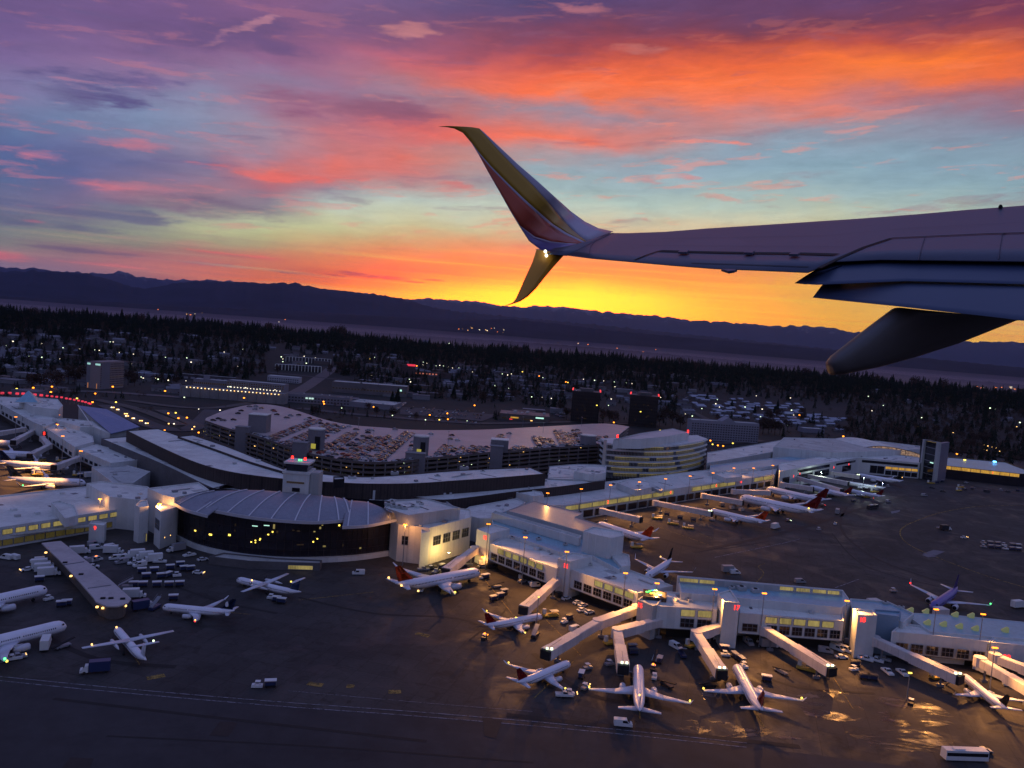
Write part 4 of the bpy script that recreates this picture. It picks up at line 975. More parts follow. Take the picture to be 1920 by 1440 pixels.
for x, y, s_, z in ((455,902,4.2,18),(470,908,3.4,16.5),(480,905,3.0,16),(510,907,4.5,16),(520,910,3,15),(610,903,3.0,16),(665,906,3.2,17),(672,912,4.2,16),(690,914,4.4,16.5),(700,913,3.5,16.5),(640,913,3,15),(740,890,3,22.4),(870,881,3.5,22.4),(660,899,3,22.4),(820,895,2.2,22.4),(905,886,2.0,22.4),(990,880,1.6,22.4),(1030,891,1.6,15.6),(970,879,1.4,22.4)):
    hvac(x, y, z - 1.6, s_)
kb = block('louvred_box', 'dark louvred box standing on the tall curved roof', 'plant room', [(625,893),(645,893),(646,898),(626,899)], 26.0, 21.6, wm=dark, rm=roofd)
block('rooftop_plant_room', 'small white hut left of the control tower', 'plant room', [(443,897),(470,899),(474,893),(450,891)], 18.5, 13.5)
block('rooftop_plant_room', 'white plant room right of the control tower', 'plant room', [(684,916),(703,920),(711,914),(692,910)], 18.5, 13.5)
block('rooftop_plant_room', 'low pink topped plant box behind the cream block', 'plant room', [(725,939),(745,944),(752,938),(733,935)], 16.5, 13.5)

# ---- left concourse (lit windows) and the stepped blocks behind it
lc = block('left_concourse', 'low white roofed concourse with yellow lit windows at the left', 'concourse', [(-60,998),(252,950),(268,925),(160,912),(-60,935)], 9.2)
A_, B_ = G(-60, 998, 9.2), G(252, 950, 9.2); wins(lc, A_, B_, 5.8, 8.0, 12, lit_y, .22, .1, .97)
wins(lc, A_, B_, 1.0, 3.6, 14, lit_d, .06, .0, .85)
can = MB(); 
for a_, b_ in (((-60, 1010), (172, 985)),): 
    p, q = G(*a_, 5.0), G(*b_, 5.0); can.beam((p.x, p.y - .6, 5.0), (q.x, q.y - .6, 5.0), 3.4, .35)
local(lc, can, 'canopy', roofd)
block('rooftop_plant_room', 'white box on the left concourse roof', 'plant room', [(96,941),(122,972),(147,966),(140,947),(112,938)], 12.5, 8.5)
block('terminal_block', 'big plain blue gray box between left concourse and hall', 'building', [(162,906),(205,931),(268,938),(290,925),(277,912),(190,902)], 15.0, wm=wallw)
gs = block('gate_room', 'small white gate room with a red number by the covered walkway', 'gate room', [(167,982),(196,985),(200,979),(172,976)], 8.0)
number(gs, G(167, 982, 8), G(196, 985, 8), .40, 6.3, '9', 2.4)
def raised(label, px, z, zb, rm=roofw):
    r = block('terminal_block', label, 'building', px, z, zb, wallw, rm); P = [Vector(p[:2]) for p in GP(px, z)]
    mb = MB(); mb.prism([tuple(p) for p in inset(P, 3.0)], 0, zb, top=False); local(r, mb, 'ground_floor_wall', mat('dim_ground_floor', (.05, .045, .045), .8, .3, .3)); mb = MB(); mb.prism([(p.x, p.y) for p in P], zb - .3, zb, top=False, bot=True); local(r, mb, 'floor_slab', concd)
    n = len(P); k = max(range(n), key=lambda i: (P[i] - P[(i + 1) % n]).length * (1 if (P[i] + P[(i + 1) % n]).y / 2 < sum(p.y for p in P) / n else .2)); A, B = P[k], P[(k + 1) % n]
    if A.x > B.x: A, B = B, A
    wins(r, A, B, zb + 1.0, zb + (z - zb) * .42, 7, glass, .35, .05, .95)
    return r
block('terminal_block', 'stepped low roof behind the parked left jets', 'building', [(172,875),(212,905),(250,905),(282,884),(232,870)], 9.0, rm=roofd)
raised('long pale block ending in a tall square corner', [(138,838),(208,868),(259,862),(262,855),(175,831)], 11.0, 4.0)
raised('pale block with wide roof behind the second red number', [(82,800),(140,838),(176,828),(174,818),(112,788)], 12.5, 4.5)
raised('far pale block above the parked left jets', [(-40,752),(0,757),(60,790),(84,800),(112,788),(60,762),(40,745),(-40,742)], 13.5, 5.0)
block('terminal_block', 'flat pale roof beyond the dark courtyard', 'building', [(36,748),(60,762),(110,768),(118,760),(108,748),(50,744)], 19.0)
block('terminal_block', 'narrow pale roof between courtyard and blue sloping roof', 'building', [(98,785),(150,800),(175,800),(206,813),(172,789),(120,784)], 15.0)
p = G(53, 752, 19); py = thing('roof_pyramid', 'pale glass pyramid on the far left roof', 'skylight', None, (p.x, p.y, 18.5)); MB().box((0, 0, 4.5), (17, 17, 9), .4, (.03, .03)).build('pyramid', roofb, py); MB().box((0, 0, .3), (18, 18, .6), .4).build('kerb', wallw, py)
sl_ = thing('sloping_hall', 'big blue sloping sheet metal roof at the upper left', 'hall', None, (G(205, 790, 15).x, G(205, 790, 15).y, 0))
P4 = [G(146, 760, 19), G(200, 767, 19), G(262, 800, 17), G(208, 813, 13)]
mb = MB(); mb.face(P4[::-1]); mb.face([(p.x, p.y, p.z - .5) for p in P4]); 
for i in range(4): a_, b_ = P4[i], P4[(i + 1) % 4]; mb.face([a_, b_, (b_.x, b_.y, b_.z - .5), (a_.x, a_.y, a_.z - .5)])
local(sl_, mb, 'roof', mat('deep_blue_metal_roof', (.16, .24, .42), .4, .08, .05, metal=.3, fine=.3, seams=(1.6, .05, .85)))
mb = MB()
for i in range(4): a_, b_ = P4[i].lerp(sum(P4, Vector()) / 4, .03), P4[(i + 1) % 4].lerp(sum(P4, Vector()) / 4, .03); mb.face([(a_.x, a_.y, 0), (b_.x, b_.y, 0), (b_.x, b_.y, b_.z - .5), (a_.x, a_.y, a_.z - .5)])
local(sl_, mb, 'wall', wallg); mb = MB(); mb.beam(P4[0] + Vector((0, 0, .3)), G(172, 790, 19) + Vector((0, 0, -3)), .5); local(sl_, mb, 'ridge_trim', white)
for i, (x, y, z, tx) in enumerate(((6,764,11.5,'3'),(46,786,11.5,'4'),(66,793,11,'6'),(83,813,9.5,'8'),(145,845,9,'10'))):
    p = G(x, y, z); q = G(x + 10, y + 6, z); g_ = thing('gate_sign', 'red lit gate number on the %s pale block at the left' % ('farthest', 'fourth', 'third', 'second', 'nearest')[i], 'sign', 'red gate numbers on the left blocks', (p.x, p.y, z))
    MB().box((0, .3, 0), (3.2, .3, 3.0)).build('board', dark, g_); number(g_, p, p + Vector((3, 0, 0)), 0, z, tx, 3.4)
ww = thing('covered_walkway', 'long pale covered walkway with a rounded end on the left apron', 'walkway', None, (G(160, 1080, 6).x, G(160, 1080, 6).y, 0))
wl_px = [(78,1018),(114,1014),(150,1042),(205,1085),(246,1122),(240,1130),(222,1136),(200,1136),(180,1128),(175,1120),(140,1080),(110,1048)]
P = [(p.x, p.y) for p in GP(wl_px, 5.6)]
mb = MB(); mb.prism(P, 5.1, 5.6, bot=True); local(ww, mb, 'roof', mat('walkway_roof', (.46, .42, .42), .8, .2, .1, fine=.5, stain=.35))
mb = MB(); mb.prism([tuple(p) for p in inset(P, 1.4)], .3, 5.1, top=False); local(ww, mb, 'wall', mat('walkway_wall', (.12, .10, .09), .7, .3, .3))
for q in ((122,1055),(152,1077),(208,1122),(193,1122),(230,1123)): local(ww, MB().box((*G(*q, 5.7)[:2], 5.85), (1.6, 1.0, .4), .4), 'roof_hatch', dark)
mb = MB(); a_, b_ = G(119, 1059, 5.7), G(158, 1053, 5.7); mb.beam(a_, b_, .3); a_, b_ = G(165, 1103, 5.7), G(208, 1097, 5.7); mb.beam(a_, b_, .3); local(ww, mb, 'roof_joint', steel)
for q in ((182,1138),(193,1140),(215,1141),(235,1136),(133,1080),(86,1036)): local(ww, MB().box((*G(q[0], q[1], 3.6)[:2], 3.6), (.7, .7, .5)), 'lamp', e_warm)

# ---- near concourse running from the hall to the right edge
def concourse(name, label, f, b_, z, zb, n, tlit, cat='concourse', wm=wallw, rm=roofw, t0=0., t1=1., dk=True):
    """front edge f (left, right), back edge b_, roof height z, raised floor at zb over a recessed ground level"""
    r = block(name, label, cat, list(f) + list(b_), z, zb, wm, rm)
    A_, B_ = G(*f[0], z), G(*f[-1], z); h = z - zb
    wins(r, A_, B_, zb + h * .60, z - .7, tlit[0], lit_y, .16, tlit[1], tlit[2], name='lit_window', bars=0)
    if dk: wins(r, A_, B_, zb + h * .10, zb + h * .50, n, glass, .20, t0, t1, bars=2)
    P = [Vector(p[:2]) for p in GP(list(f) + list(b_), z)]; I = inset(P, 3.5)
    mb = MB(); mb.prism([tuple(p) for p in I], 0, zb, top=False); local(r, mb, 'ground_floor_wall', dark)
    mb = MB(); mb.prism([(p.x, p.y) for p in P], zb - .25, zb, sides=True, top=False, bot=True); local(r, mb, 'floor_slab', concd)
    return r, A_, B_
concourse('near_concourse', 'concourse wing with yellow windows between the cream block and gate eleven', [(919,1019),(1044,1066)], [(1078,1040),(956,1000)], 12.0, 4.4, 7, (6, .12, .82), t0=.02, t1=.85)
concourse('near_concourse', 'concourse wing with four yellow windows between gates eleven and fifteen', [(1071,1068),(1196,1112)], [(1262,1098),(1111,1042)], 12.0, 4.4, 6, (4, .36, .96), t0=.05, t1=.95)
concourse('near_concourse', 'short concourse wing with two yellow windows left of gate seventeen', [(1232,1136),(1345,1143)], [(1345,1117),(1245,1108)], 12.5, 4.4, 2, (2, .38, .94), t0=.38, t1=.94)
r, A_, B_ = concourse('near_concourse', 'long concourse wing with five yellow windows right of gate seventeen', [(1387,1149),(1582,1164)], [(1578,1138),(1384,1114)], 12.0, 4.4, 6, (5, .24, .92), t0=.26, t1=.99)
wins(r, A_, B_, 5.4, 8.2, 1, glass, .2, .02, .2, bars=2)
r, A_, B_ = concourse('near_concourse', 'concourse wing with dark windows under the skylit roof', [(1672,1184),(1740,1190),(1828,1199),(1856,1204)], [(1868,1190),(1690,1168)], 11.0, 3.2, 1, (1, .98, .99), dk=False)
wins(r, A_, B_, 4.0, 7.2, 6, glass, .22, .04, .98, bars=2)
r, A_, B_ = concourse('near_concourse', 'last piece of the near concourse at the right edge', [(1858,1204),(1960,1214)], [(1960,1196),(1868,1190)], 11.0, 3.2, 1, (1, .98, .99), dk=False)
number(r, A_, B_, .32, 6.0, '20', 2.6)
gb = block('gate_room', 'square white gate tower with red number eleven', 'gate room', [(1046,1047),(1069,1053),(1111,1042),(1072,1035)], 15.5, 0); number(gb, G(1046, 1047, 15.5), G(1069, 1053, 15.5), .70, 13.2, '11', 2.6)
gb = block('gate_room', 'white gate tower with red number next to the cream block', 'gate room', [(894,992),(918,1001),(956,991),(928,983)], 15.5, 0); number(gb, G(894, 992, 15.5), G(918, 1001, 15.5), .68, 13.0, '10', 2.6)
gb = block('gate_room', 'gate room with red number fifteen at the concourse bend', 'gate room', [(1196,1124),(1224,1136),(1232,1134),(1242,1122),(1204,1118)], 12.8, 0, wm=wallg); number(gb, G(1196, 1124, 12.8), G(1224, 1136, 12.8), .18, 11.0, '15', 2.5)
gb = block('gate_room', 'tall white gate tower with red number seventeen', 'gate room', [(1346,1112),(1357,1128),(1387,1130),(1370,1105)], 17.0, 0); number(gb, G(1357, 1128, 17.0), G(1387, 1130, 17.0), .82, 15.0, '17', 2.5)
gb = block('gate_room', 'tall white gate tower with red number eighteen', 'gate room', [(1600,1141),(1609,1153),(1645,1154),(1636,1143)], 16.0, 0); number(gb, G(1609, 1153, 16.0), G(1645, 1154, 16.0), .25, 14.2, '18', 2.5)
block('terminal_block', 'deep blue walled block beside gate eighteen', 'building', [(1638,1150),(1686,1156),(1690,1146),(1640,1142)], 15.0, 0, wm=mat('deep_blue_wall', (.20, .30, .40), .6, .1, .1), rm=roofb)
block('terminal_block', 'flat roof behind gate eighteen', 'building', [(1597,1142),(1640,1146),(1694,1167),(1714,1150),(1664,1127),(1594,1122)], 13.0, 0, rm=roofb)
# skylit roof
sk = block('skylit_terminal', 'wide sloping blue roof dotted with glowing skylights', 'terminal', [(1692,1148),(1744,1184),(1860,1194),(1906,1197),(1960,1202),(1960,1170),(1800,1154)], 11.3, 0, wm=wallw, rm=roofb, par=.15)
for x, y in ((1738,1170),(1768,1173),(1798,1177),(1828,1181),(1884,1184),(1706,1147),(1735,1149),(1790,1155),(1820,1157)):
    p = G(x, y, 11.2); s_ = bpy.data.objects.new('skylight', None)
    mb = MB(); mb.cyl((p.x, p.y, 11.1), (p.x + .6, p.y - .6, 13.0), 1.5, .5, 8); local(sk, mb, 'skylight', mat('glowing_skylight', None, emit=lin((104, 110, 78)), es=.7))
# metal shed roof with clerestory
sh = block('metal_roofed_hall', 'long pale blue metal roof over the middle of the concourse', 'terminal', [(1277,1111),(1578,1139),(1596,1128),(1580,1106),(1270,1079)], 14.5, 0, wm=wallw, rm=roofb, par=.2)
A_, B_ = G(1272, 1082, 16.5), G(1579, 1108, 16.5)
mb = MB(); mb.beam((A_.x, A_.y, 15.4), (B_.x, B_.y, 15.4), 1.2, 2.4); local(sh, mb, 'clerestory', wallg)
dv = (B_ - A_); nn = Vector((dv.y, -dv.x, 0)).normalized(); nn = nn if nn.y < 0 else -nn
for t0, t1 in ((.01, .12), (.13, .22), (.62, .70), (.72, .80), (.82, .90), (.91, .98)):
    a_ = A_ + dv * t0 + nn * .65; b_ = A_ + dv * t1 + nn * .65; mb = MB(); mb.beam((a_.x, a_.y, 15.7), (b_.x, b_.y, 15.7), .1, 1.3); local(sh, mb, 'lit_window', lit_y)
for x, y, s_ in ((1368,1096,1.8),(1390,1106,2.4),(1416,1110,2.2),(1372,1104,1.6)): hvac(x, y, 14.4, s_)
# dark glassy box with coloured screens at the concourse bend
gx = block('glass_lantern', 'dark glass lantern with green and yellow screens at the bend', 'lantern', [(1206,1104),(1250,1110),(1250,1122),(1206,1118)], 13.5, 11.0, wm=walld, rm=dark, par=.1)
for x, y, s_, m in ((1215,1110,1.6,e_green),(1222,1113,1.4,e_yel),(1224,1107,1.0,e_blue),(1230,1108,1.0,e_green),(1238,1116,1.2,e_blue),(1219,1108,1.0,e_green)):
    p = G(x, y, 13.7); local(gx, MB().box((p.x, p.y, 13.75), (s_, s_ * .7, .3), .5), 'screen', mat('dim_' + m.name, None, emit=tuple(m.node_tree.nodes['Principled BSDF'].inputs['Emission Color'].default_value[:3]), es=.8))
# roofs between hall and near concourse
block('terminal_block', 'low white roof between the cream block and the grey metal roof', 'building', [(861,962),(900,972),(928,972),(985,942),(969,934),(880,950)], 12.5, 0)
block('metal_roofed_hall', 'broad grey metal roof behind the near concourse', 'terminal', [(950,957),(1020,976),(1094,997),(1117,990),(1150,1000),(1146,990),(1079,969),(1094,962),(1001,939)], 16.5, 0, wm=wallg, rm=roofm, par=.2)
block('terminal_block', 'wide blue shaded roof stepping down to the near concourse', 'building', [(922,962),(925,1002),(958,1003),(1046,1034),(1111,1042),(1160,1068),(1182,1053),(1094,1000),(1010,975),(950,958)], 13.2, 0, rm=roofb)
block('roof_gantry', 'long pink parapet wall running across the blue roof', 'parapet', [(922,961),(1086,1009),(1090,1004),(928,957)], 16.5, 12.7, wm=wallw, rm=roofd)
tb = block('terminal_tower', 'tall plain white box tower with a louvre behind the near concourse', 'building', [(1094,995),(1110,1001),(1146,1009),(1170,1004),(1168,996),(1112,987)], 22.0, 0)
wins(tb, G(1094, 995, 22), G(1146, 1009, 22), 17.0, 20.0, 1, mat('louvre_grey', (.12, .15, .2), .6, .1, 2), .4, .3, .62, name='louvre')
block('terminal_block', 'low white block end beyond the box tower', 'building', [(1146,1040),(1165,1062),(1182,1060),(1180,1040),(1160,1034)], 14.0, 0)
block('rooftop_plant_room', 'white plant room with louvres behind the grey metal roof', 'plant room', [(968,923),(1000,930),(1020,929),(1016,922),(985,917)], 14.5, 0, wm=wallw)
for x, y, s_, z in ((1010,1012,1.6,13.2),(1060,1022,1.4,13.2),(1000,1022,1.2,12),(1105,1060,1.6,12),(1150,1085,1.5,12),(960,1010,1.5,13.2),(985,1000,1.8,13.2),(1290,1125,1.2,12.4),(1490,1128,1.4,12),(1440,1124,1.4,12),(1530,1133,1.3,12),(1660,1132,1.4,13),(1690,1140,1.4,13)): hvac(x, y, z - .5, s_)

# ---- middle concourse with the long yellow window strip
mc = block('middle_concourse', 'long white roofed concourse with a yellow window strip and sodium lamps', 'concourse', [(1010,948),(1060,947),(1237,920),(1453,889),(1460,872),(1330,880),(1180,898),(1060,912),(1000,930)], 10.0, 0)
A_, B_ = G(1060, 947, 10), G(1453, 889, 10)
wins(mc, A_, B_, 6.4, 9.2, 9, lit_y, .05, .0, .44, name='lit_window'); wins(mc, A_, B_, 6.4, 9.2, 5, lit_y, .05, .53, .76, name='lit_window'); wins(mc, A_, B_, 6.4, 9.2, 2, lit_y, .05, .87, .985, name='lit_window')
wins(mc, A_, B_, 1.0, 5.0, 22, glass, .2, .02, .98)
for x, y, tx in ((1122,940,'2'),(1227,925,'4'),(1317,912,'6'),(1372,903,'8')):
    t_ = (x - 1060) / (1453 - 1060); number(mc, A_, B_, t_, 8.0, tx, 3.0)
block('rooftop_plant_room', 'white plant room with louvre on the middle concourse', 'plant room', [(1156,905),(1192,919),(1222,914),(1217,903),(1182,897)], 13.5, 9.5)
block('rooftop_plant_room', 'small white plant room on the right end of the middle concourse', 'plant room', [(1338,888),(1362,897),(1392,893),(1388,887),(1356,883)], 13.0, 9.5)
block('rooftop_plant_room', 'low grey louvre box on the middle concourse', 'plant room', [(1220,913),(1238,920),(1243,918),(1232,912)], 11.5, 9.5, wm=wallg)
# ---- curved office building
of = thing('office_building', 'curved office building with rounded white floor bands and lit windows', 'building', None, (0, 0, 0))
of_px = [(1137,832),(1160,834),(1189,835.5),(1215,836.5),(1246,836.5),(1270,835),(1292,832),(1312,828.5),(1327,824)]
FR = catmull(GP(of_px, 27.0), 5); cxy = FR[len(FR) // 2] + Vector((0, 12, 0)); of.location = (cxy.x, cxy.y, 0)
BK = [FR[-1] + Vector((-4, 22, 0)), FR[0] + Vector((-2, 24, 0))]
def ofp(d): return [tuple(p) for p in inset([(p.x, p.y) for p in FR + BK], d)]
mb = MB(); mb.prism(ofp(1.0), 0, 26.5); local(of, mb, 'core_wall', mat('office_glazing', (.035, .032, .03), .15, .3, .5, fine=2))
for k in range(6):
    z = 5.4 + k * 4.15; mb = MB(); mb.prism(ofp(0), z, z + 1.35, bot=True); local(of, mb, 'floor_band', wallw)
    # lit ceiling strips just under each band
    for s0, s1 in (((4, 12), (13, 22), (23, 31)), ((3, 14), (16, 26), (28, 37)), ((2, 9), (12, 25), (27, 38)), ((4, 16), (18, 24), (26, 36)), ((14, 24), (25, 33)), ((14, 20), (26, 38)))[k]:
        fr = ofp(.82)[:len(FR)]; mb = MB()
        for i in range(s0, min(s1, len(fr) - 1)): mb.beam((*fr[i], z - .45), (*fr[i + 1], z - .3), .12, .32)
        local(of, mb, 'lit_window', lit_y)
        mb = MB()
        for i in range(s0, min(s1, len(fr) - 1)): mb.beam((*fr[i], z - 1.7), (*fr[i + 1], z - 1.7), .1, 1.5)
        local(of, mb, 'window', lit_d)
mb = MB(); fr = ofp(.7)[:len(FR)]
for i in range(0, len(fr), 1):
    for u in (0, .5):
        if i + 1 < len(fr): a_ = Vector(fr[i]).lerp(Vector(fr[i + 1]), u); mb.beam((a_.x, a_.y, 1), (a_.x, a_.y, 26.5), .22)
local(of, mb, 'mullions', wallg)
pn = [G(1150, 824, 34), G(1160, 822, 34), G(1200, 823, 34), G(1245, 819, 34), G(1292, 811, 34), G(1262, 803, 34), G(1200, 812, 34)]
mb = MB(); mb.prism([(p.x, p.y) for p in pn], 26.5, 34.0, top=False); local(of, mb, 'penthouse', wallw)
mb = MB(); mb.prism([tuple(p) for p in inset([(p.x, p.y) for p in pn], .4)], 33.6, 33.6, sides=False); local(of, mb, 'roof', mat('pink_roof_membrane', (.62, .55, .53), .8, .15, .1, stain=.3))
p = FR[0]; local(of, MB().box((p.x - .8, p.y + 1.5, 15), (2.2, 3, 30)), 'pier', wally)
for q in ((1158, 818), (1290, 809)): p = G(*q, 35); local(of, MB().cyl((p.x, p.y, 34), (p.x, p.y, 36.2), .7, .6, 8), 'red_beacon', e_red)
# ---- right far terminal (rounded roof, lit glass wall) and gantry tower
block('far_terminal', 'flat white roof right of the office building', 'terminal', [(1325,868),(1400,856),(1500,838),(1560,834),(1600,828),(1480,822),(1400,836),(1326,848)], 14.0, 0, wm=wallg)
block('far_terminal', 'blue shaded low roof with white fins behind the middle concourse', 'terminal', [(1330,886),(1462,872),(1545,862),(1610,852),(1560,846),(1420,862),(1332,872)], 12.0, 0, rm=roofb)
block('far_terminal', 'wide pale roof full of small plant at the far right', 'terminal', [(1450,838),(1560,848),(1640,846),(1725,842),(1725,836),(1650,827),(1560,822),(1470,820)], 19.0, 0, rm=roofd)
dg = block('far_concourse', 'grey far concourse wall with red gate numbers and yellow glass', 'concourse', [(1462,884),(1562,866),(1610,858),(1725,868),(1728,858),(1640,848),(1560,852),(1460,868)], 14.5, 0, wm=wallw)
A1, B1, C1, D1 = G(1462, 884, 14.5), G(1562, 866, 14.5), G(1610, 858, 14.5), G(1725, 868, 14.5)
wins(dg, A1, B1, 10.5, 13.0, 1, glass, .05, .3, .95); wins(dg, A1, B1, 3.5, 9.0, 2, glass, .1, .3, .95, bars=3); wins(dg, A1, B1, 2, 9.0, 1, glass, .4, .02, .22)
wins(dg, B1, C1, 10.8, 12.6, 1, glass, .05, .1, .9); wins(dg, B1, C1, 4, 9, 1, glass, .5, .2, .9)
wins(dg, C1, D1, 10.5, 12.8, 1, dark, .02, .05, .98); wins(dg, C1, D1, 6.2, 8.6, 5, lit_o, .06, .45, .98, name='lit_window'); wins(dg, C1, D1, 1.5, 8.4, 2, glass, .05, .2, .44); wins(dg, C1, D1, 1.0, 5.0, 5, glass, .1, .45, .98)
number(dg, A1, B1, .25, 8.6, '2', 2.6); number(dg, A1, B1, .36, 9.6, '4', 2.6); number(dg, B1, C1, .05, 9.4, '6', 2.6); number(dg, B1, C1, .62, 9.8, '8', 2.6)
lg = thing('glass_concourse', 'rounded lit glass concourse end showing people and shops inside', 'concourse', None, (G(1690, 850, 18).x, G(1690, 850, 18).y, 0))
gp = catmull(GP([(1612,846),(1640,847),(1680,851),(1728,858)], 14.5), 6); roof_f = catmull(GP([(1625,845),(1650,838),(1690,836),(1730,842)], 22), 6)
mb = MB()
tops = []
for i, p in enumerate(gp):
    u = i / (len(gp) - 1); zt = 14.6 + 6.0 * math.sin(math.pi * min(.92, .08 + u * .8)); tops.append((p.x, p.y, zt))
for i in range(len(gp) - 1):
    a_, b_ = gp[i], gp[i + 1]; mb.face([(a_.x, a_.y, 14.4), (b_.x, b_.y, 14.4), tops[i + 1], tops[i]])
litp = bpy.data.materials.new('busy_lit_glass'); litp.use_nodes = True; t = NT(litp.node_tree); b = t.n['Principled BSDF']; g = t.add('ShaderNodeNewGeometry')
n_ = t.noise(t.vm('MULTIPLY', g.outputs['Position'], (1.0, 1.0, 2.4)), .45, 5, .75)
t.put(b.inputs['Emission Color'], t.ramp(n_, [(.36, lin((30, 20, 22))), (.46, lin((120, 92, 76))), (.56, lin((176, 146, 120))), (.68, lin((225, 150, 90)))])); b.inputs['Emission Strength'].default_value = .75
b.inputs['Base Color'].default_value = (.05, .05, .05, 1); litp.cycles.emission_sampling = 'NONE'
local(lg, mb, 'glass_wall', litp)
mb = MB()
for i in range(0, len(gp), 2): a_ = gp[i]; mb.beam((a_.x, a_.y - .2, 14.4), (tops[i][0], tops[i][1] - .2, tops[i][2]), .35)
for a_, b_ in zip(tops, tops[1:]): mb.beam(a_, b_, .8, .5)
local(lg, mb, 'glazing_bars', brown)
mb = MB()
for i in range(len(tops) - 1):
    a_, b_ = Vector(tops[i]), Vector(tops[i + 1]); k = Vector((-8, 55, .6)); mb.face([a_, b_, b_ + k, a_ + k])
local(lg, mb, 'roof', roofw)
gt = thing('glass_stair_tower', 'tall open framed tower standing before the lit glass concourse', 'tower', None, (G(1745, 900, 0).x, G(1745, 900, 0).y, 0))
def gz(px, py, z): p = G(px, py, 0); return p
q0, q1, q2, q3 = G(1726, 897, 0), G(1752, 904, 0), G(1770, 899, 0), G(1744, 890, 0); HT = 36
mb = MB(); 
for q, w_ in ((q0, 2.6), (q1, 3.0)): mb.box((q.x, q.y, HT / 2), (w_, w_, HT))
local(gt, mb, 'column', wallg); mb = MB(); mb.prism([(q1.x + 1.6, q1.y), (q2.x, q2.y - 2), (q2.x, q2.y + 2), (q1.x + 1.6, q1.y + 6)], 0, HT - 1); local(gt, mb, 'wall', mat('tower_side', (.16, .15, .20), .6, .15, .3))
mb = MB(); 
for z in (6, 12, 18, 24, 30): mb.beam((q0.x, q0.y + 1, z), (q1.x, q1.y + 1, z - .5), .5, .5)
mb.beam((q0.x, q0.y, HT), (q1.x, q1.y, HT), 1.0, .7); local(gt, mb, 'landing', steel)
mb = MB(); mb.prism([(q0.x, q0.y + 1), (q1.x, q1.y + 1), (q1.x, q1.y + 6), (q0.x, q0.y + 6)], 0, HT - 1); local(gt, mb, 'glazing', glass)
p = q0.lerp(q1, .72); local(gt, MB().beam((p.x - 2.5, p.y - .4, 17), (p.x + 2.5, p.y - .4, 16), .3, .9), 'lamp', e_cyan)
nb = block('north_concourse', 'blue roofed concourse with an amber window strip at the right edge', 'concourse', [(1767,872),(1912,888),(1950,890),(1900,872),(1885,866),(1780,857),(1766,860)], 12.0, 0, rm=roofb, wm=walld)
wins(nb, G(1767, 872, 12), G(1912, 888, 12), 8.6, 11.6, 8, lit_o, .04, 0, 1, name='lit_window'); number(nb, G(1767, 872, 12), G(1912, 888, 12), .66, 10, '1', 3.0)
p = G(1865, 866, 13); local(nb, MB().box((p.x, p.y, 13.2), (2.4, 1.6, 1.2)), 'blue_beacon', e_blue); p = G(1809, 862, 13); local(nb, MB().box((p.x, p.y, 12.8), (2.0, 1.2, 1)), 'yellow_lamp', e_yel)
for i in range(6): p = G(1773 + i * 20, 891 + i * 2, 2.5); local(nb, MB().box((p.x, p.y, 2.5), (1.0, .6, .7)), 'lamp', e_warm)
# row of white lamps under the roof of the far terminal
wr = thing('lamp_row_canopy', 'dark canopy with a row of white lamps right of the office', 'canopy', None, (G(1380, 862, 6).x, G(1380, 862, 6).y, 6))
mb = MB(); a_, b_ = G(1326, 863, 9), G(1450, 846, 9); mb.beam(a_, b_, 6, .4); local(wr, mb, 'canopy', wallg)
for i in range(9): p = G(1333 + i * 12.6, 866 - i * 1.9, 6); local(wr, MB().box((p.x, p.y, 6), (.9, .5, .7)), 'lamp', e_white)

# ---- parking garage
GZ = 20.0
gfront = [(384,790),(430,806),(470,816),(510,829),(545,842),(588,854),(640,864),(703,869),(759,866),(802,861),(860,856),(916,850),(975,846),(1031,841),(1085,838),(1135,835)]
gback = [(386,784),(420,770),(455,761),(480,758),(509,759),(540,765),(567,773),(610,787),(661,797),(724,802),(780,806),(885,806),(960,803),(1050,798),(1135,794),(1180,800)]
F2 = catmull(GP(gfront, GZ), 3); B2 = catmull(GP(gback, GZ), 3)
gar = thing('parking_garage', 'huge multi storey parking garage with cars scattered on its roof deck', 'garage', None, (G(760, 830, GZ).x, G(760, 830, GZ).y, 0))
GPOLY = [(p.x, p.y) for p in F2] + [(p.x, p.y) for p in reversed(B2)]
deckm = mat('worn_deck_concrete', (.42, .37, .36), .5, .2, .02, fine=.12, stain=.25)
mb = MB(); mb.prism(GPOLY, GZ - .6, GZ, bot=True); local(gar, mb, 'roof_deck', deckm)
for k in range(1, 7):
    z = GZ - k * 3.0
    mb = MB(); mb.prism([tuple(p) for p in inset(GPOLY, .3)], z - .5, z + .1, bot=True); local(gar, mb, 'floor_deck', conc)
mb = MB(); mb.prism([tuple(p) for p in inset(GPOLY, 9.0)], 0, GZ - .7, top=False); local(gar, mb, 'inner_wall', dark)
for k in range(0, 7):
    z = GZ - k * 3.0; mb = MB()
    for a_, b_ in zip(F2, F2[1:]): mb.beam((a_.x, a_.y - .1, z + .3), (b_.x, b_.y - .1, z + .3), .3, 1.35)
    local(gar, mb, 'parapet', mat('garage_parapet', (.15, .12, .11), .9, .3, .1, fine=.8, stain=.4))
mb = MB()
for a_, b_ in zip(F2[::1], F2[1::1]): mb.beam((a_.x, a_.y + .3, 0), (a_.x, a_.y + .3, GZ), .7, .7)
local(gar, mb, 'column', conc)
rr_ = random.Random(5)
for k in range(90):
    i = rr_.randrange(len(F2) - 1); a_ = F2[i].lerp(F2[i + 1], rr_.random()); z = GZ - 3.0 * rr_.randint(1, 4) + 1.9 + rr_.random() * .3; dd = rr_.uniform(.8, 6)
    sz = rr_.uniform(.35, .8); local(gar, MB().box((a_.x, a_.y + dd, z), (sz, .4, sz * .7)), 'lamp', rr_.choice([e_warm, lit_y, e_warm, lit_d, e_white]))
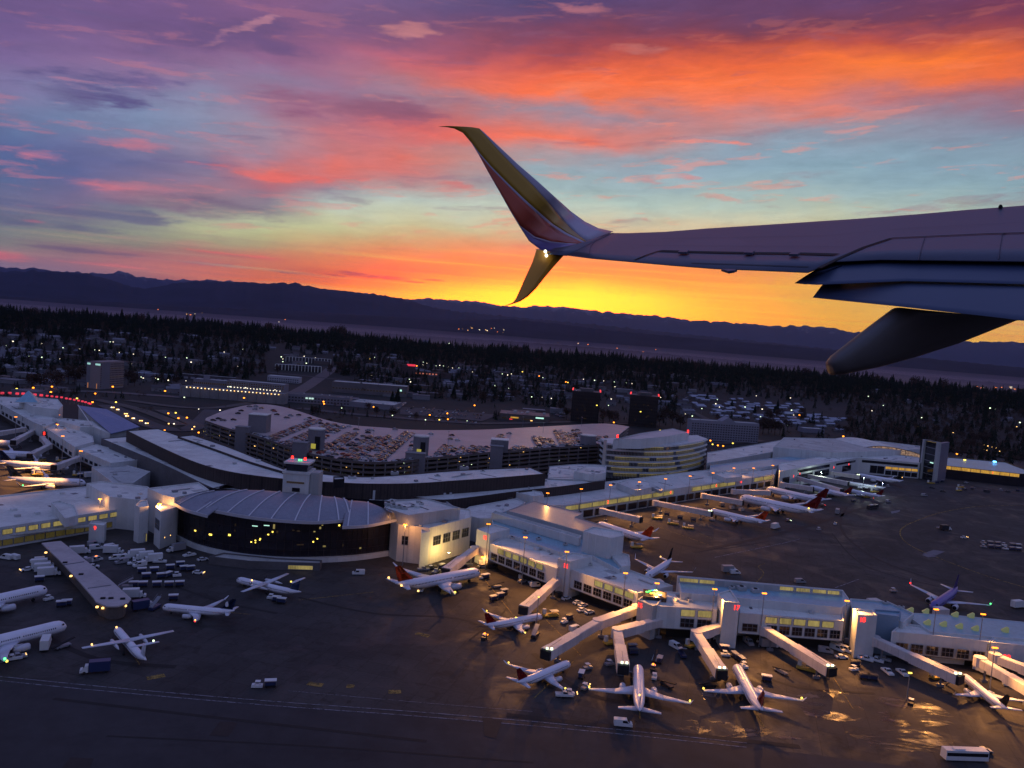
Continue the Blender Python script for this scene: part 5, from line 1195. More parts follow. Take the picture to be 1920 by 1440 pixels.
corem = mat('garage_core_concrete', (.20, .19, .21), .85, .15, .1, fine=.7, stain=.3)
def core(px, py, z0, z1, w_, d_, label, lit=False, round_=True, rz=0.0):
    p = G(px, py, z0); r = thing('garage_core', label, 'core tower', None, (p.x, p.y, z0), rz)
    if round_:
        mb = MB(); mb.loft([[(w_ / 2 * math.cos(q * math.pi / 8), d_ / 2 * math.sin(q * math.pi / 8), z) for q in range(16)] for z in (0, z1 - z0)]); mb.build('shaft', corem, r)
        mb = MB(); mb.loft([[(w_ / 2 * 1.02 * math.cos(q * math.pi / 8), d_ / 2 * 1.02 * math.sin(q * math.pi / 8), z) for q in range(16)] for z in (z1 - z0, z1 - z0 + .7)]); mb.build('roof_rim', roofw, r)
    else:
        MB().box((0, 0, (z1 - z0) / 2), (w_, d_, z1 - z0)).build('shaft', corem, r); MB().box((0, 0, z1 - z0 + .25), (w_ + .3, d_ + .3, .5)).build('roof_rim', roofw, r)
    if lit: MB().box((-.5, -d_ / 2 - .05, 3.0), (w_ * .28, .3, 3.2)).build('lit_window', mat('core_lit_window', None, emit=lin((160, 150, 60)), es=.9), r); MB().box((w_ * .18, -d_ / 2 - .02, 5.2), (w_ * .3, .35, 8.4)).build('dark_opening', dark, r)
    return r
core(486, 809, GZ, GZ + 12.5, 13, 11, 'grey concrete core tower at the left end of the garage roof', round_=False)
core(592, 843, GZ, GZ + 13.5, 11, 10, 'round core tower with a lit window behind the control tower', True)
core(788, 853, GZ, GZ + 12.5, 10.5, 10, 'round core tower with a lit window in the middle of the garage', True)
core(936, 846, GZ, GZ + 8.5, 12.5, 10, 'pale square core tower right of the middle of the garage', round_=False)
core(1102, 834, GZ, GZ + 7.5, 13, 11, 'round core tower at the right end of the garage roof')
def stair(px, ptop, z1, w_, label):
    p = G(px, ptop, z1); r = thing('stair_shaft', label, 'stair shaft', 'stair shafts on the front of the garage', (p.x, p.y - 1, 0)); MB().box((0, 0, z1 / 2), (w_, 6, z1), 0).build('shaft', corem, r); MB().box((0, 0, z1 + .2), (w_ + .5, 6.5, .5)).build('cap', conc, r)
stair(457, 800, 24.5, 9.0, 'grey stair shaft on the left part of the garage front'); stair(565, 829, 27.0, 9.0, 'stair shaft rising just behind the control tower')
stair(780, 849, 24.0, 12.5, 'wide stair shaft on the middle of the garage front'); stair(932, 836, 25.0, 9.0, 'narrow stair shaft right of the middle of the garage front')
# ---------------------------------------------------------------- lists get labels by their order in the picture only where looks cannot part them
ORD = ['first', 'second', 'third', 'fourth', 'fifth', 'sixth', 'seventh', 'eighth', 'ninth', 'tenth', 'eleventh', 'twelfth', 'thirteenth', 'fourteenth', 'fifteenth', 'sixteenth', 'seventeenth', 'eighteenth', 'nineteenth', 'twentieth']
def ordn(k):
    if k < 20: return ORD[k]
    n = k + 1; return '%d%s' % (n, 'th' if 10 < n % 100 < 20 else {1: 'st', 2: 'nd', 3: 'rd'}.get(n % 10, 'th'))
for lo, hi, y0, y1, nm in ((0, 715, 0, 2000, 'on the roof behind the vaulted hall'), (715, 800, 930, 2000, 'on the upper storey by the cream wall'), (700, 1040, 0, 930, 'on the tall curved terminal roof'), (900, 1200, 930, 2000, 'on the blue roof by the near concourse'), (1200, 2000, 930, 2000, 'on the right part of the near concourse')):
    L = sorted([h for h in HV if lo <= h[0] < hi and y0 <= h[1] < y1 and h[2]['label'] == 'x'], key=lambda h: h[0])
    for k, h in enumerate(L): h[2]['label'] = '%s air unit from the left %s' % (ordn(k), nm)
for h in HV:
    if h[2]['label'] == 'x': h[2]['label'] = 'lone air unit on a terminal roof edge'

# ---------------------------------------------------------------- airliners (nose towards +X, unit model 38 m long)
apaint = mat('aircraft_white_paint', (.80, .82, .90), .32, .06, .4, fine=2.5)
awing = mat('aircraft_wing_grey', (.62, .65, .74), .4, .08, .4, fine=2.5)
aeng = mat('engine_cowl', (.58, .60, .66), .35, .08, .5)
t_red = mat('tail_dark_red', (.22, .018, .022), .35, .1, .3); t_org = mat('tail_orange_red', (.62, .10, .03), .35, .15, .25); t_navy = mat('tail_navy', (.02, .035, .10), .35, .1, .3)
t_blk = mat('tail_near_black', (.02, .02, .03), .35, .1, .3); t_vio = mat('violet_blue_paint', (.16, .13, .42), .35, .06, .4)
def circle_ring(x, z, ry, rz_, n=14): return [(x, ry * math.cos(2 * math.pi * k / n), z + rz_ * math.sin(2 * math.pi * k / n)) for k in range(n)]
def lift_surface(root, tip, c0_, c1_, th0, th1):
    """root / tip = leading edge points; chords run aft (-X)"""
    mb = MB(); rings = []
    for p, c_, t_ in ((root, c0_, th0), (tip, c1_, th1)):
        p = Vector(p); pr = [(0, 0), (.08, .5), (.3, .7), (.65, .4), (1, 0), (.65, -.25), (.3, -.4), (.08, -.35)]
        ax = (Vector(tip) - Vector(root)).normalized(); up = Vector((0, 0, 1)) if abs(ax.z) < .7 else Vector((0, 1, 0))
        rings.append([p + Vector((-c_ * u, 0, 0)) + up * (v * t_) for u, v in pr])
    mb.loft(rings); return mb
def jet_proto(name, kind):
    t = thing(name, 'x', 'airliner', 'airliners parked at the gates')
    L = 38.0; r = 1.95 if kind != 'prop' else 1.6; zc = 3.4 if kind != 'prop' else 2.6
    st = [(19, -.25, .05), (18.7, -.2, .32), (18.0, -.12, .72), (16.8, -.02, .92), (15.2, 0, 1), (5, 0, 1), (-6, 0, 1), (-10, .12, .93), (-14, .42, .66), (-17.3, .72, .32), (-19, .86, .10)]
    MB().loft([circle_ring(x, zc + dz * r, r * k, r * k * 1.04) for x, dz, k in st]).build('fuselage', apaint, t, True)
    mb = MB()
    for s_ in (-1, 1): mb.face([(17.3, s_ * r * .70, zc + .62 * r), (16.6, s_ * r * .84, zc + .50 * r), (17.2, s_ * r * .80, zc + .30 * r), (17.9, s_ * r * .56, zc + .40 * r)])
    mb.face([(17.35, -r * .68, zc + .64 * r), (17.35, r * .68, zc + .64 * r), (17.95, r * .52, zc + .42 * r), (17.95, -r * .52, zc + .42 * r)]); mb.build('cockpit_window', glass, t)
    mb = MB()
    for s_ in (-1, 1):
        for k in range(46):
            x = 14.6 - k * .62
            if 4.2 < x < 4.7: continue
            mb.face([(x, s_ * r * .985, zc + .10 * r), (x + .26, s_ * r * .985, zc + .10 * r), (x + .26, s_ * r * .945, zc + .34 * r), (x, s_ * r * .945, zc + .34 * r)])
    mb.build('cabin_window_row', glass, t)['kind'] = 'stuff'
    if kind == 'prop':
        for s_ in (-1, 1):
            w_ = lift_surface((3.2, s_ * 0, zc + r * 1.0), (2.4, s_ * 16.4, zc + r * 1.2), 3.6, 1.8, .30, .16).build('wing', awing, t, True)
            e_ = MB().loft([circle_ring(x, zc + r * .62, k, k * 1.05, 10) for x, k in ((6.2, .35), (5.6, .62), (3.0, .75), (-1.5, .55), (-4.0, .15))]).build('engine', aeng, t, True); e_.location = (0, s_ * 5.2, 0)
            pr = MB()
            for k in range(6): a_ = k * math.pi / 3; pr.beam((6.25, 0, zc + r * .62), (6.25, 2.0 * math.cos(a_), zc + r * .62 + 2.0 * math.sin(a_)), .28, .06)
            pr.build('propeller', dark, e_)
            h_ = lift_surface((-15.6, 0, zc + 6.4), (-16.4, s_ * 4.9, zc + 6.5), 2.3, 1.3, .18, .1).build('tailplane', awing, t, True)
        lift_surface((-12.2, 0, zc + .9 * r), (-15.2, 0, zc + 6.5), 5.0, 3.0, .3, .2).build('tail_fin', t_navy, t, True)
    else:
        for s_ in (-1, 1):
            lift_surface((5.2, s_ * 1.0, zc - 1.0), (-.9, s_ * 8.0, zc - .35), 7.2, 3.9, .75, .40).build('inner_wing', awing, t, True)
            lift_surface((-.9, s_ * 8.0, zc - .35), (-5.4, s_ * 16.6, zc + .55), 3.9, 1.5, .40, .15).build('wing', awing, t, True)
            lift_surface((-5.9, s_ * 16.55, zc + .5), (-8.3, s_ * 17.3, zc + 2.8), 1.3, .5, .12, .06).build('winglet', apaint, t, True)
            e_ = MB().loft([circle_ring(x, zc - 1.65, k, k, 12) for x, k in ((5.6, .95), (5.2, 1.12), (3.6, 1.15), (2.0, .9), (1.0, .55))], cap=True).build('engine', aeng, t, True); e_.location = (0, s_ * 5.4, 0)
            MB().loft([circle_ring(x, zc - 1.65, .88, .88, 12) for x in (5.62, 5.66)]).build('engine_intake', dark, e_); MB().beam((3.6, 0, zc - .8), (1.2, 0, zc - .5), .3, .9).build('pylon', aeng, e_)
            lift_surface((-13.9, s_ * .6, zc + .75), (-17.2, s_ * 6.8, zc + 1.3), 3.6, 1.5, .3, .12).build('tailplane', awing, t, True)
        lift_surface((-11.2, 0, zc + .9 * r), (-17.3, 0, zc + 7.6), 6.6, 2.5, .36, .2).build('tail_fin', t_navy, t, True)
    mb = MB()
    for x, y in ((14.2, 0), (-1.6, -2.7), (-1.6, 2.7)):
        mb.cyl((x, y, .5), (x, y, zc - r * .6), .12, n=6); mb.cyl((x, y - .35, .55), (x, y + .35, .55), .55, n=10)
    mb.build('landing_gear', rubber, t)
    return t
jetp = jet_proto('parked_airliner', 'jet'); propp = jet_proto('parked_turboprop', 'prop')
_used = set()
def plane(proto, nose, tail, label, tailm=None, bodym=None, zf=3.6, lights=(), L=None, group=None, engm=None):
    N = G(*nose, zf); T_ = G(*tail, zf + .6); d = Vector((N.x - T_.x, N.y - T_.y)); ln = d.length; sc = (L or ln) / 38.0; d.normalize()
    loc = (N.x - d.x * 19 * sc, N.y - d.y * 19 * sc, 0); rz = math.atan2(d.y, d.x)
    mats = {}
    if tailm: mats['tail_fin'] = tailm
    if bodym: mats['fuselage'] = bodym
    r = dup(proto, loc, rz, label, mats=mats, scale=sc)
    for lx, ly, lz, m in lights:
        MB().box((lx, ly, lz), (.5, .5, .5)).build('lamp', m, r)
    print('PLANE %-60s L=%.1f' % (label, ln), round(sc * 38, 1))
    return r
WL = [(-5.8, 16.6, 4.6, e_yel), (-5.8, -16.6, 4.6, e_yel)]
plane(jetp, (899,1073), (741,1101), 'big white airliner with orange red tail by the cream block', t_org, lights=[(-5.8, -16.6, 4.7, e_yel), (-17.5, -1.5, 4.5, e_warm), (-17.5, 6.5, 5, e_warm), (-12, -4, 2.4, e_warm)])
plane(jetp, (1017,1149), (909,1168), 'white regional jet with dark red tail nosed in near gate eleven', t_red, lights=WL + [(1, 0, 5.5, e_yel)])
plane(jetp, (1069,1236), (969,1275), 'white jet with dark red tail parked under the long double jet bridge', t_red, lights=WL)
plane(jetp, (1197,1247), (1199,1318), 'white jet seen from behind with straight wings, third from the right', apaint, L=34, lights=WL + [(-9, 0, 5.6, e_warm)])
plane(jetp, (1380,1246), (1420,1316), 'white jet with small red tail right of the tail-on jet', t_red, L=34, lights=WL + [(4, .8, 5.3, e_warm)])
plane(jetp, (1806,1260), (1890,1326), 'white airliner at the lower right behind the longest jet bridge', t_blk, lights=[(-5.8, -16.6, 4.7, e_white), (8, 0, 5.4, e_warm), (1, .5, 5.4, e_warm), (12, -2, 4, e_white)])
plane(jetp, (1748,1137), (1790,1107), 'violet blue airliner behind the skylit roof', t_vio, t_vio, L=38, lights=[(-5.8, 16.6, 4.7, e_green), (-5.8, -16.6, 4.7, e_red)])
plane(jetp, (1212,1079), (1252,1052), 'small white jet nosed in behind the concourse bend', t_blk, L=33, lights=[(-17.8, -6, 5, e_warm)])
plane(jetp, (1120,982), (1222,1014), 'white jet with orange red tail beyond the box tower', t_org)
plane(jetp, (1330,957), (1437,980), 'white jet with orange tail at the middle concourse, nearest the camera', t_org, lights=[(14, -3, 1.5, e_yel)])
plane(jetp, (1387,936), (1535,966), 'long white airliner with tall dark red tail at the middle concourse', t_red, lights=[(-15, 2, 5.5, e_yel)])
plane(jetp, (1437,918), (1550,942), 'white airliner half hidden behind the long dark red tailed one', t_red)
plane(jetp, (1517,912), (1596,930), 'white jet with dark red tail behind the two long ones', t_red, lights=[(-16, 0, 5.5, e_warm)])
plane(jetp, (1588,916), (1655,929), 'short white jet with red tail beside the pale patch of light', t_red, lights=[(12, 0, 5, e_yel), (-3, 0, 1, e_redd), (-10, 0, 1, e_redd)])
plane(jetp, (1585,903), (1660,914), 'white jet with navy tail on the far apron', t_navy, lights=[(-10, 2, 5.5, e_yel)])
plane(jetp, (1607,890), (1692,903), 'farthest white jet with near black tail by the framed tower', t_blk, lights=[(18, 0, 3, e_warm), (-18.5, 0, 8, e_warm)])
plane(jetp, (89,1103), (-55,1132), 'white airliner cut by the left edge, upper of two', t_navy, L=38, lights=[(-5.8, -16.6, 4.7, e_green)])
plane(jetp, (125,1170), (-35,1206), 'white airliner cut by the left edge, lower of two', t_navy, L=38, lights=[(-5.8, -16.6, 4.7, e_green), (-5, -16, 3.6, e_yel)])
r20 = plane(jetp, (305,1131), (440,1141), 'white jet with navy tail carrying a pale round emblem', t_navy, lights=[(-5.8, 16.6, 4.4, e_red), (-5.4, 15.4, 4.4, e_yel)])
for s_ in (-1, 1): MB().loft([[(-14.9 + .9 * k_ * math.cos(a_ * .785), s_ * (.32 + e_), 8.0 + 1.4 * k_ * math.sin(a_ * .785)) for a_ in range(8)] for k_, e_ in ((1, 0), (.9, .06))]).build('tail_emblem', apaint, r20)
plane(propp, (218,1174), (268,1228), 'white high winged turboprop nose up beside the rounded walkway end', apaint, L=31, zf=3.0, lights=[(16.5, .6, 4.2, e_warm), (2, 13, 5, e_warm), (-15.5, -3.4, 9.2, e_white)])
plane(propp, (444,1082), (556,1106), 'white high winged turboprop with dark tail in front of the glass hall', t_navy, L=31, zf=3.0, lights=[(9, 1, 4.4, e_warm), (-16, 4, 9.4, e_yel)])
plane(jetp, (79,853), (-40,846), 'white airliner at the left edge in orange light, upper', t_navy, L=38)
plane(jetp, (129,876), (12,868), 'white airliner in orange light, second from below in the left group', t_navy, L=40, lights=[(-5.8, -16.6, 4.7, e_green), (-5, -15.6, 4.7, e_yel)])
plane(jetp, (161,905), (2,898), 'nearest white airliner in orange light in the left group', t_navy, L=40, lights=[(-5.8, -16.6, 4.7, e_green)])
plane(jetp, (35,831), (-80,826), 'topmost airliner of the left group with only its nose in view', t_navy, L=38)
for ob in (jetp, propp):
    for ch in list(ob.children_recursive): bpy.data.objects.remove(ch)
    bpy.data.objects.remove(ob)

# ---------------------------------------------------------------- jet bridges
JB = 0
def jet_bridge(px, label, z=7.6, w_=3.2, lamps=True, warm=False, cab=True, zend=6.6):
    P = []
    for i, q in enumerate(px): zz = z + (zend - z) * i / max(1, len(px) - 1); P.append(G(*q, zz))
    r = thing('jet_bridge', label, 'jet bridge', 'jet bridges of the concourses', (P[0].x, P[0].y, 0))
    for i in range(len(P) - 1):
        a_, b_ = P[i].copy(), P[i + 1].copy(); a_.z -= 1.45; b_.z -= 1.45
        mb = MB(); mb.beam(a_, b_, w_, 2.7); local(r, mb, 'tunnel', bridge_m)
        m_ = a_.lerp(b_, .52); e_ = a_.lerp(b_, .985)
        mb = MB(); mb.beam(m_, e_, w_ + .5, 3.1); local(r, mb, 'outer_tunnel', bridge_m)
        mb = MB(); mb.beam(a_ + Vector((0, 0, 1.43)), b_ + Vector((0, 0, 1.45)), w_ * .86, .16); local(r, mb, 'tunnel_roof', bridge_r)
        for t_ in ((.12, .9) if i == 0 else (.85,)):
            c_ = a_.lerp(b_, t_); mb = MB(); mb.beam((c_.x, c_.y, 0), (c_.x, c_.y, c_.z - 1.3), .5); mb.box((c_.x, c_.y, .45), (2.2, 1.0, .9)); local(r, mb, 'support_leg', steel)
    for i in range(len(P)):
        if i == 0 or i < len(P) - 1:
            c_ = P[i]; local(r, MB().cyl((c_.x, c_.y, c_.z - 3.1), (c_.x, c_.y, c_.z + .25), w_ * .66, n=12), 'rotunda', bridge_m)
    if cab:
        a_, b_ = P[-2], P[-1]; d = (b_ - a_); d.z = 0; d.normalize(); c_ = P[-1] + d * 1.2; rz = math.atan2(d.y, d.x)
        local(r, MB().box((c_.x, c_.y, c_.z - 1.5), (3.6, 3.9, 3.3), rz), 'cab', bridge_m)
        e_ = c_ + d * 2.2; local(r, MB().box((e_.x, e_.y, e_.z - 1.6), (1.2, 3.5, 3.0), rz), 'canopy', dark)
        local(r, MB().beam((c_.x, c_.y, c_.z + .3), (a_.lerp(b_, .8).x, a_.lerp(b_, .8).y, c_.z + .9), .12), 'handrail', steel)
        s_ = Vector((-d.y, d.x, 0)); q = c_ + s_ * 2.6; local(r, MB().beam((q.x, q.y, c_.z - 3), (q.x + s_.x * 1 - d.x * 4, q.y + s_.y * 1 - d.y * 4, .2), .9, .25), 'service_stair', steel)
        if lamps:
            q = c_ + d * .5; local(r, MB().box((q.x - .6, q.y - 1.2, c_.z + .5), (.7, .5, .55)), 'lamp', e_white); local(r, MB().box((q.x + .9, q.y - 1.2, c_.z + .5), (.7, .5, .55)), 'lamp', e_white if not warm else e_warm)
    return r
jet_bridge([(1195,1136),(1122,1162),(1034,1213)], 'very long two piece jet bridge beside red number fifteen')
jet_bridge([(1248,1156),(1158,1179),(1168,1238)], 'sharply bent jet bridge right of the long two piece one')
jet_bridge([(1361,1167),(1306,1184),(1348,1247)], 'bent jet bridge at red number seventeen with lit yellow roof')
jet_bridge([(1435,1175),(1546,1243)], 'straight jet bridge with no aircraft at its end')
jet_bridge([(1640,1194),(1782,1258)], 'longest straight jet bridge at red number eighteen')
jet_bridge([(1838,1233),(1940,1292)], 'jet bridge roof cut by the right edge')
jet_bridge([(1866,1226),(1960,1262)], 'second jet bridge cut by the right edge, under red number twenty', cab=False)
jet_bridge([(1045,1083),(988,1132)], 'short jet bridge at red number eleven', lamps=False)
jet_bridge([(890,1026),(842,1062)], 'short jet bridge against the cream walled block', lamps=False)
jet_bridge([(1130,954),(1192,968)], 'empty jet bridge nearest on the middle concourse', lamps=False, z=7, zend=6.4)
jet_bridge([(1229,939),(1325,957)], 'jet bridge leading to the orange tailed jet', z=7, zend=6.4)
jet_bridge([(1320,926),(1384,937)], 'jet bridge leading to the long dark red tailed airliner', lamps=False, z=7, zend=6.4)
jet_bridge([(1376,918),(1436,920)], 'jet bridge leading to the half hidden airliner', lamps=False, z=7, zend=6.4)
jet_bridge([(1468,905),(1516,912)], 'low jet bridge by the louvred tower', z=7, zend=6.4, lamps=False)
jet_bridge([(1492,892),(1572,915)], 'long pale jet bridge under the far red numbers, lower one', z=8, zend=7, lamps=False)
jet_bridge([(1494,885),(1583,902)], 'long pale jet bridge under the far red numbers, upper one', z=8, zend=7, lamps=False)
jet_bridge([(1560,884),(1604,890)], 'farthest jet bridge near the framed tower', z=8, zend=7)
jet_bridge([(62,806),(28,824)], 'orange lit jet bridge of the left group, second from above', z=8, lamps=False)
jet_bridge([(44,802),(-20,812)], 'orange lit jet bridge at the left edge', z=8, lamps=False)
jet_bridge([(80,819),(92,833),(60,849)], 'bent orange lit jet bridge in the left group', z=8, lamps=False)
jet_bridge([(147,856),(108,870)], 'orange lit jet bridge nearest the left hand red number', z=8, lamps=False)
# boarding stair beside the first wing and golden stair under the concourse
for q0_, q1_, lb in (((933,1048),(953,1062),'golden stair under the concourse next to gate ten'),((975,1050),(990,1068),'second golden stair under the concourse, right of the first')):
    a_, b_ = G(*q0_, 5), G(*q1_, .3); s_ = thing('boarding_stair', lb, 'stair', None, (a_.x, a_.y, 0)); local(s_, MB().beam(a_, b_, 1.6, .3), 'flight', bridge_m)
    for k in (-.7, .7): local(s_, MB().beam(a_ + Vector((k, 0, 1)), b_ + Vector((k, 0, 1)), .08), 'handrail', steel)
# ---------------------------------------------------------------- sodium masts with real light
def mast(px, py, h, label, power=0, m=None, arms=2, size=1.1, col=(1, .42, .10), zb=0, aim=None):
    p = G(px, py, h); r = thing('light_mast', label, 'light mast', 'sodium light masts', (p.x, p.y, zb))
    MB().cyl((0, 0, 0), (0, 0, h - zb), .22, .12, 8).build('pole', steel, r)
    MB().beam((-size * .9, 0, h - zb), (size * .9, 0, h - zb), .18).build('cross_arm', steel, r)
    for k in range(arms):
        x = (k - (arms - 1) / 2) * size * .9; f = MB().box((x, -.15, h - zb + .12), (size * .75, size * .6, .34)).build('lamp_head', m or e_amber, r)
    if power:
        ax = aim if aim is not None else (Vector((.25, -1, -.6)) if px > 880 and py > 960 else (Vector((.35, -1, -.5)) if py < 960 and px > 900 else None))
        l = bpy.data.lights.new('lamp_light', 'SPOT' if ax is not None else 'POINT'); l.energy = power * PWR * (10 if ax is not None and px > 300 else 15 if ax is not None else 1); l.color = col; l.shadow_soft_size = .5
        o = bpy.data.objects.new('lamp_light', l); COL.objects.link(o); o.parent = r; o.location = (0, -.8, h - zb - .5)
        if ax is not None: l.spot_size = R(118); l.spot_blend = .8; o.rotation_euler = Vector(ax).to_track_quat('-Z', 'Y').to_euler()
    return r
PWR = 1.0
LMP = [
 (300,945,17.5,'very bright sodium lamp at the left corner of the hall',5200),(188,936,13,'sodium lamp on the left concourse roof',900),
 (760,984,18.5,'sodium lamp at the corner of the cream block',2600),(916,983,20.5,'sodium mast on the gate tower with red number ten',3800),(985,1008,20.4,'sodium mast over the wing between gates ten and eleven',3800),
 (1063,1035,20,'sodium mast above red number eleven',3800),(1173,1075,18,'sodium mast over the wing between gates eleven and fifteen',3800),(1232,1094,16,'sodium lamp behind the concourse bend',2600),
 (1340,1105,20,'sodium mast left of red number seventeen',3800),(1433,1113,20,'tall sodium mast right of red number seventeen',4600),(1588,1127,18,'sodium mast left of red number eighteen',4600),
 (1755,1143,20,'sodium mast in front of the violet blue airliner',4600),(1843,1152,20,'sodium mast over the right end of the skylit roof',4600),
 (1027,925,18,'sodium mast farthest left on the middle concourse',2200),(1090,917,18.3,'second sodium mast on the middle concourse',2600),(1145,910,18,'third sodium mast on the middle concourse',2600),(1199,904,17.7,'fourth sodium mast on the middle concourse',2600),
 (1248,898,17.4,'fifth sodium mast on the middle concourse, under the office',2600),(1294,893,17.3,'sixth sodium mast on the middle concourse',2600),(1337,887,17.4,'seventh sodium mast on the middle concourse',2600),(1376,878,14,'sodium lamp at the small plant room',1200),(1413,878,17.0,'sodium mast near the right end of the middle concourse',2600),(1449,873,17.1,'sodium mast at the right end of the middle concourse',2600),
 (30,782,22,'sodium lamp above the left hand jet bridges',9000),(118,818,22,'sodium lamp on the left pale block wall',16000),(152,846,22,'sodium lamp over the jet bridge nearest the left group',15000),(110,778,14,'orange lamp in the dark courtyard',500),(108,796,15.5,'orange lamp on the pale block by the courtyard',300)]
for px, py, h, lb, pw in LMP:
    mast(px, py, h, lb, pw, size=1.0 if h > 10 else .7, aim=Vector((-1, -.9, -.5)) if px in (30, 118, 152) else None)
mast(1865, 1215, 16, 'sodium lamp beside red number twenty', 3600); mast(1010, 1120, 11, 'low lamp on the short jet bridge at gate eleven', 900, e_yel, 1, .7); mast(1706, 1262, 9, 'cluster of small yellow lamps under the longest jet bridge', 500, e_yel, 2, .7)
for px, py, lb in ((1275,1171,'orange lamp under the eave left of gate seventeen'),(1413,1181,'bright orange lamp under the eave right of gate seventeen'),(1485,1172,'round orange lamp between two dark windows'),(1703,1214,'orange dome lamp under the skylit wing, left'),(1742,1217,'orange dome lamp under the skylit wing, middle'),(1797,1203,'orange dome lamp under the skylit wing, right'),(1900,1233,'orange dome lamp under red number twenty'),(958,1049,'yellow lamp by the golden stair'),(905,1044,'lamp low on the gate ten tower'),(1027,1086,'lamp where the short jet bridge meets gate eleven')):
    p = G(px, py, 4.2); r = thing('wall_lamp', lb, 'lamp', 'orange lamps under the concourse eaves', (p.x, p.y, 4.2)); MB().box((0, 0, 0), (1.2, .8, .5)).build('lens', e_amber, r); MB().box((0, .3, .35), (1.4, .5, .2)).build('hood', steel, r)
    l = bpy.data.lights.new('lamp_light', 'POINT'); l.energy = 900 * PWR; l.color = (1, .42, .10); l.shadow_soft_size = .4; o = bpy.data.objects.new('lamp_light', l); COL.objects.link(o); o.parent = r; o.location = (0, -1.2, -.5)
# yellow flood on the cream wall
p = G(846, 1030, 3); r = thing('flood_lamp', 'low flood lamp washing the cream wall in yellow light', 'lamp', None, (p.x, p.y - 17, 6)); MB().box((0, 0, 0), (1, .6, .6)).build('housing', steel, r)
l = bpy.data.lights.new('lamp_light', 'POINT'); l.energy = 5500 * PWR; l.color = (1, .66, .20); l.shadow_soft_size = .4; o = bpy.data.objects.new('lamp_light', l); COL.objects.link(o); o.parent = r; o.location = (0, 0, .8)
for px, py, c_, lb in ((1655,905,(.75,.85,1),'white flood lamp beside the far dark red tailed jets'),(1620,895,(.8,1,.85),'greenish flood lamp under the far concourse'),(1540,885,(.8,1,.85),'greenish flood lamp by the far red numbers')):
    p = G(px, py, 11); r = thing('flood_lamp', lb, 'lamp', None, (p.x, p.y, 0)); MB().cyl((0, 0, 0), (0, 0, 11), .15, n=6).build('pole', steel, r); l = bpy.data.lights.new('lamp_light', 'POINT'); l.energy = 2600 * PWR; l.color = c_; l.shadow_soft_size = .4
    o = bpy.data.objects.new('lamp_light', l); COL.objects.link(o); o.parent = r; o.location = (0, -.5, 10.6)

# ---------------------------------------------------------------- ground vehicles
def wheels(t, xs, y, r=.36, w_=.25):
    for x in xs:
        for s_ in (-1, 1): MB().cyl((x, s_ * y - w_ / 2, r), (x, s_ * y + w_ / 2, r), r, n=10).build('wheel', rubber, t)
def side_prof(prof_, hw, k=.9):
    """body from a side profile (x, z, half width factor)"""
    mb = MB(); n = len(prof_); A = [(x, -hw * f, z) for x, z, f in prof_]; B = [(x, hw * f, z) for x, z, f in prof_]
    mb.v = A + B; mb.f = [tuple(range(n)), tuple(range(n, 2 * n))[::-1]] + [(i, n + i, n + (i + 1) % n, (i + 1) % n) for i in range(n)]; mb.mi = [0] * len(mb.f); return mb
def fix(o):
    bm = bmesh.new(); bm.from_mesh(o.data); bmesh.ops.recalc_face_normals(bm, faces=bm.faces); bm.to_mesh(o.data); bm.free(); return o
def v_car(van=False, pickup=False):
    t = thing('van' if van else ('pickup_truck' if pickup else 'car'), 'x', 'vehicle')
    if van: pr = [(-2.6, .35, 1), (-2.65, 2.0, .92), (-2.4, 2.15, .86), (1.0, 2.15, .86), (1.9, 1.25, .95), (2.6, 1.05, .95), (2.65, .35, 1)]
    elif pickup: pr = [(-2.7, .4, 1), (-2.7, 1.05, 1), (-.7, 1.05, 1), (-.55, 1.8, .82), (.6, 1.8, .82), (1.2, 1.1, .95), (2.6, 1.0, .93), (2.7, .4, 1)]
    else: pr = [(-2.2, .3, 1), (-2.25, .95, .96), (-1.7, 1.02, .95), (-1.2, 1.5, .78), (.3, 1.5, .78), (1.05, 1.0, .94), (2.1, .85, .92), (2.25, .3, 1)]
    fix(side_prof(pr, 1.0 if van or pickup else .92).build('body', white, t))
    h = 1.0 if not van else 1.3; MB()
    mb = MB()
    if van:
        mb.face([(1.06, -.8, 2.06), (1.06, .8, 2.06), (1.88, .88, 1.32), (1.88, -.88, 1.32)]); 
        for s_ in (-1, 1): mb.face([(.9, s_ * .90, 1.95), (-.2, s_ * .90, 1.95), (-.2, s_ * .97, 1.3), (1.5, s_ * .97, 1.3)])
    elif pickup:
        mb.face([(.65, -.76, 1.76), (.65, .76, 1.76), (1.18, .9, 1.16), (1.18, -.9, 1.16)])
        for s_ in (-1, 1): mb.face([(.5, s_ * .84, 1.72), (-.5, s_ * .84, 1.72), (-.6, s_ * .95, 1.2), (1.0, s_ * .95, 1.2)])
    else:
        mb.face([(.35, -.68, 1.47), (.35, .68, 1.47), (1.02, .84, 1.06), (1.02, -.84, 1.06)]); mb.face([(-1.25, -.68, 1.46), (-1.25, .68, 1.46), (-1.72, .84, 1.08), (-1.72, -.84, 1.08)])
        for s_ in (-1, 1): mb.face([(.3, s_ * .74, 1.44), (-1.15, s_ * .74, 1.44), (-1.6, s_ * .88, 1.08), (.95, s_ * .88, 1.08)])
    mb.v = [(x, y, z + .03) for x, y, z in mb.v]; mb.build('windscreen', glass, t); wheels(t, (-1.5, 1.5), .85, .38)
    return t
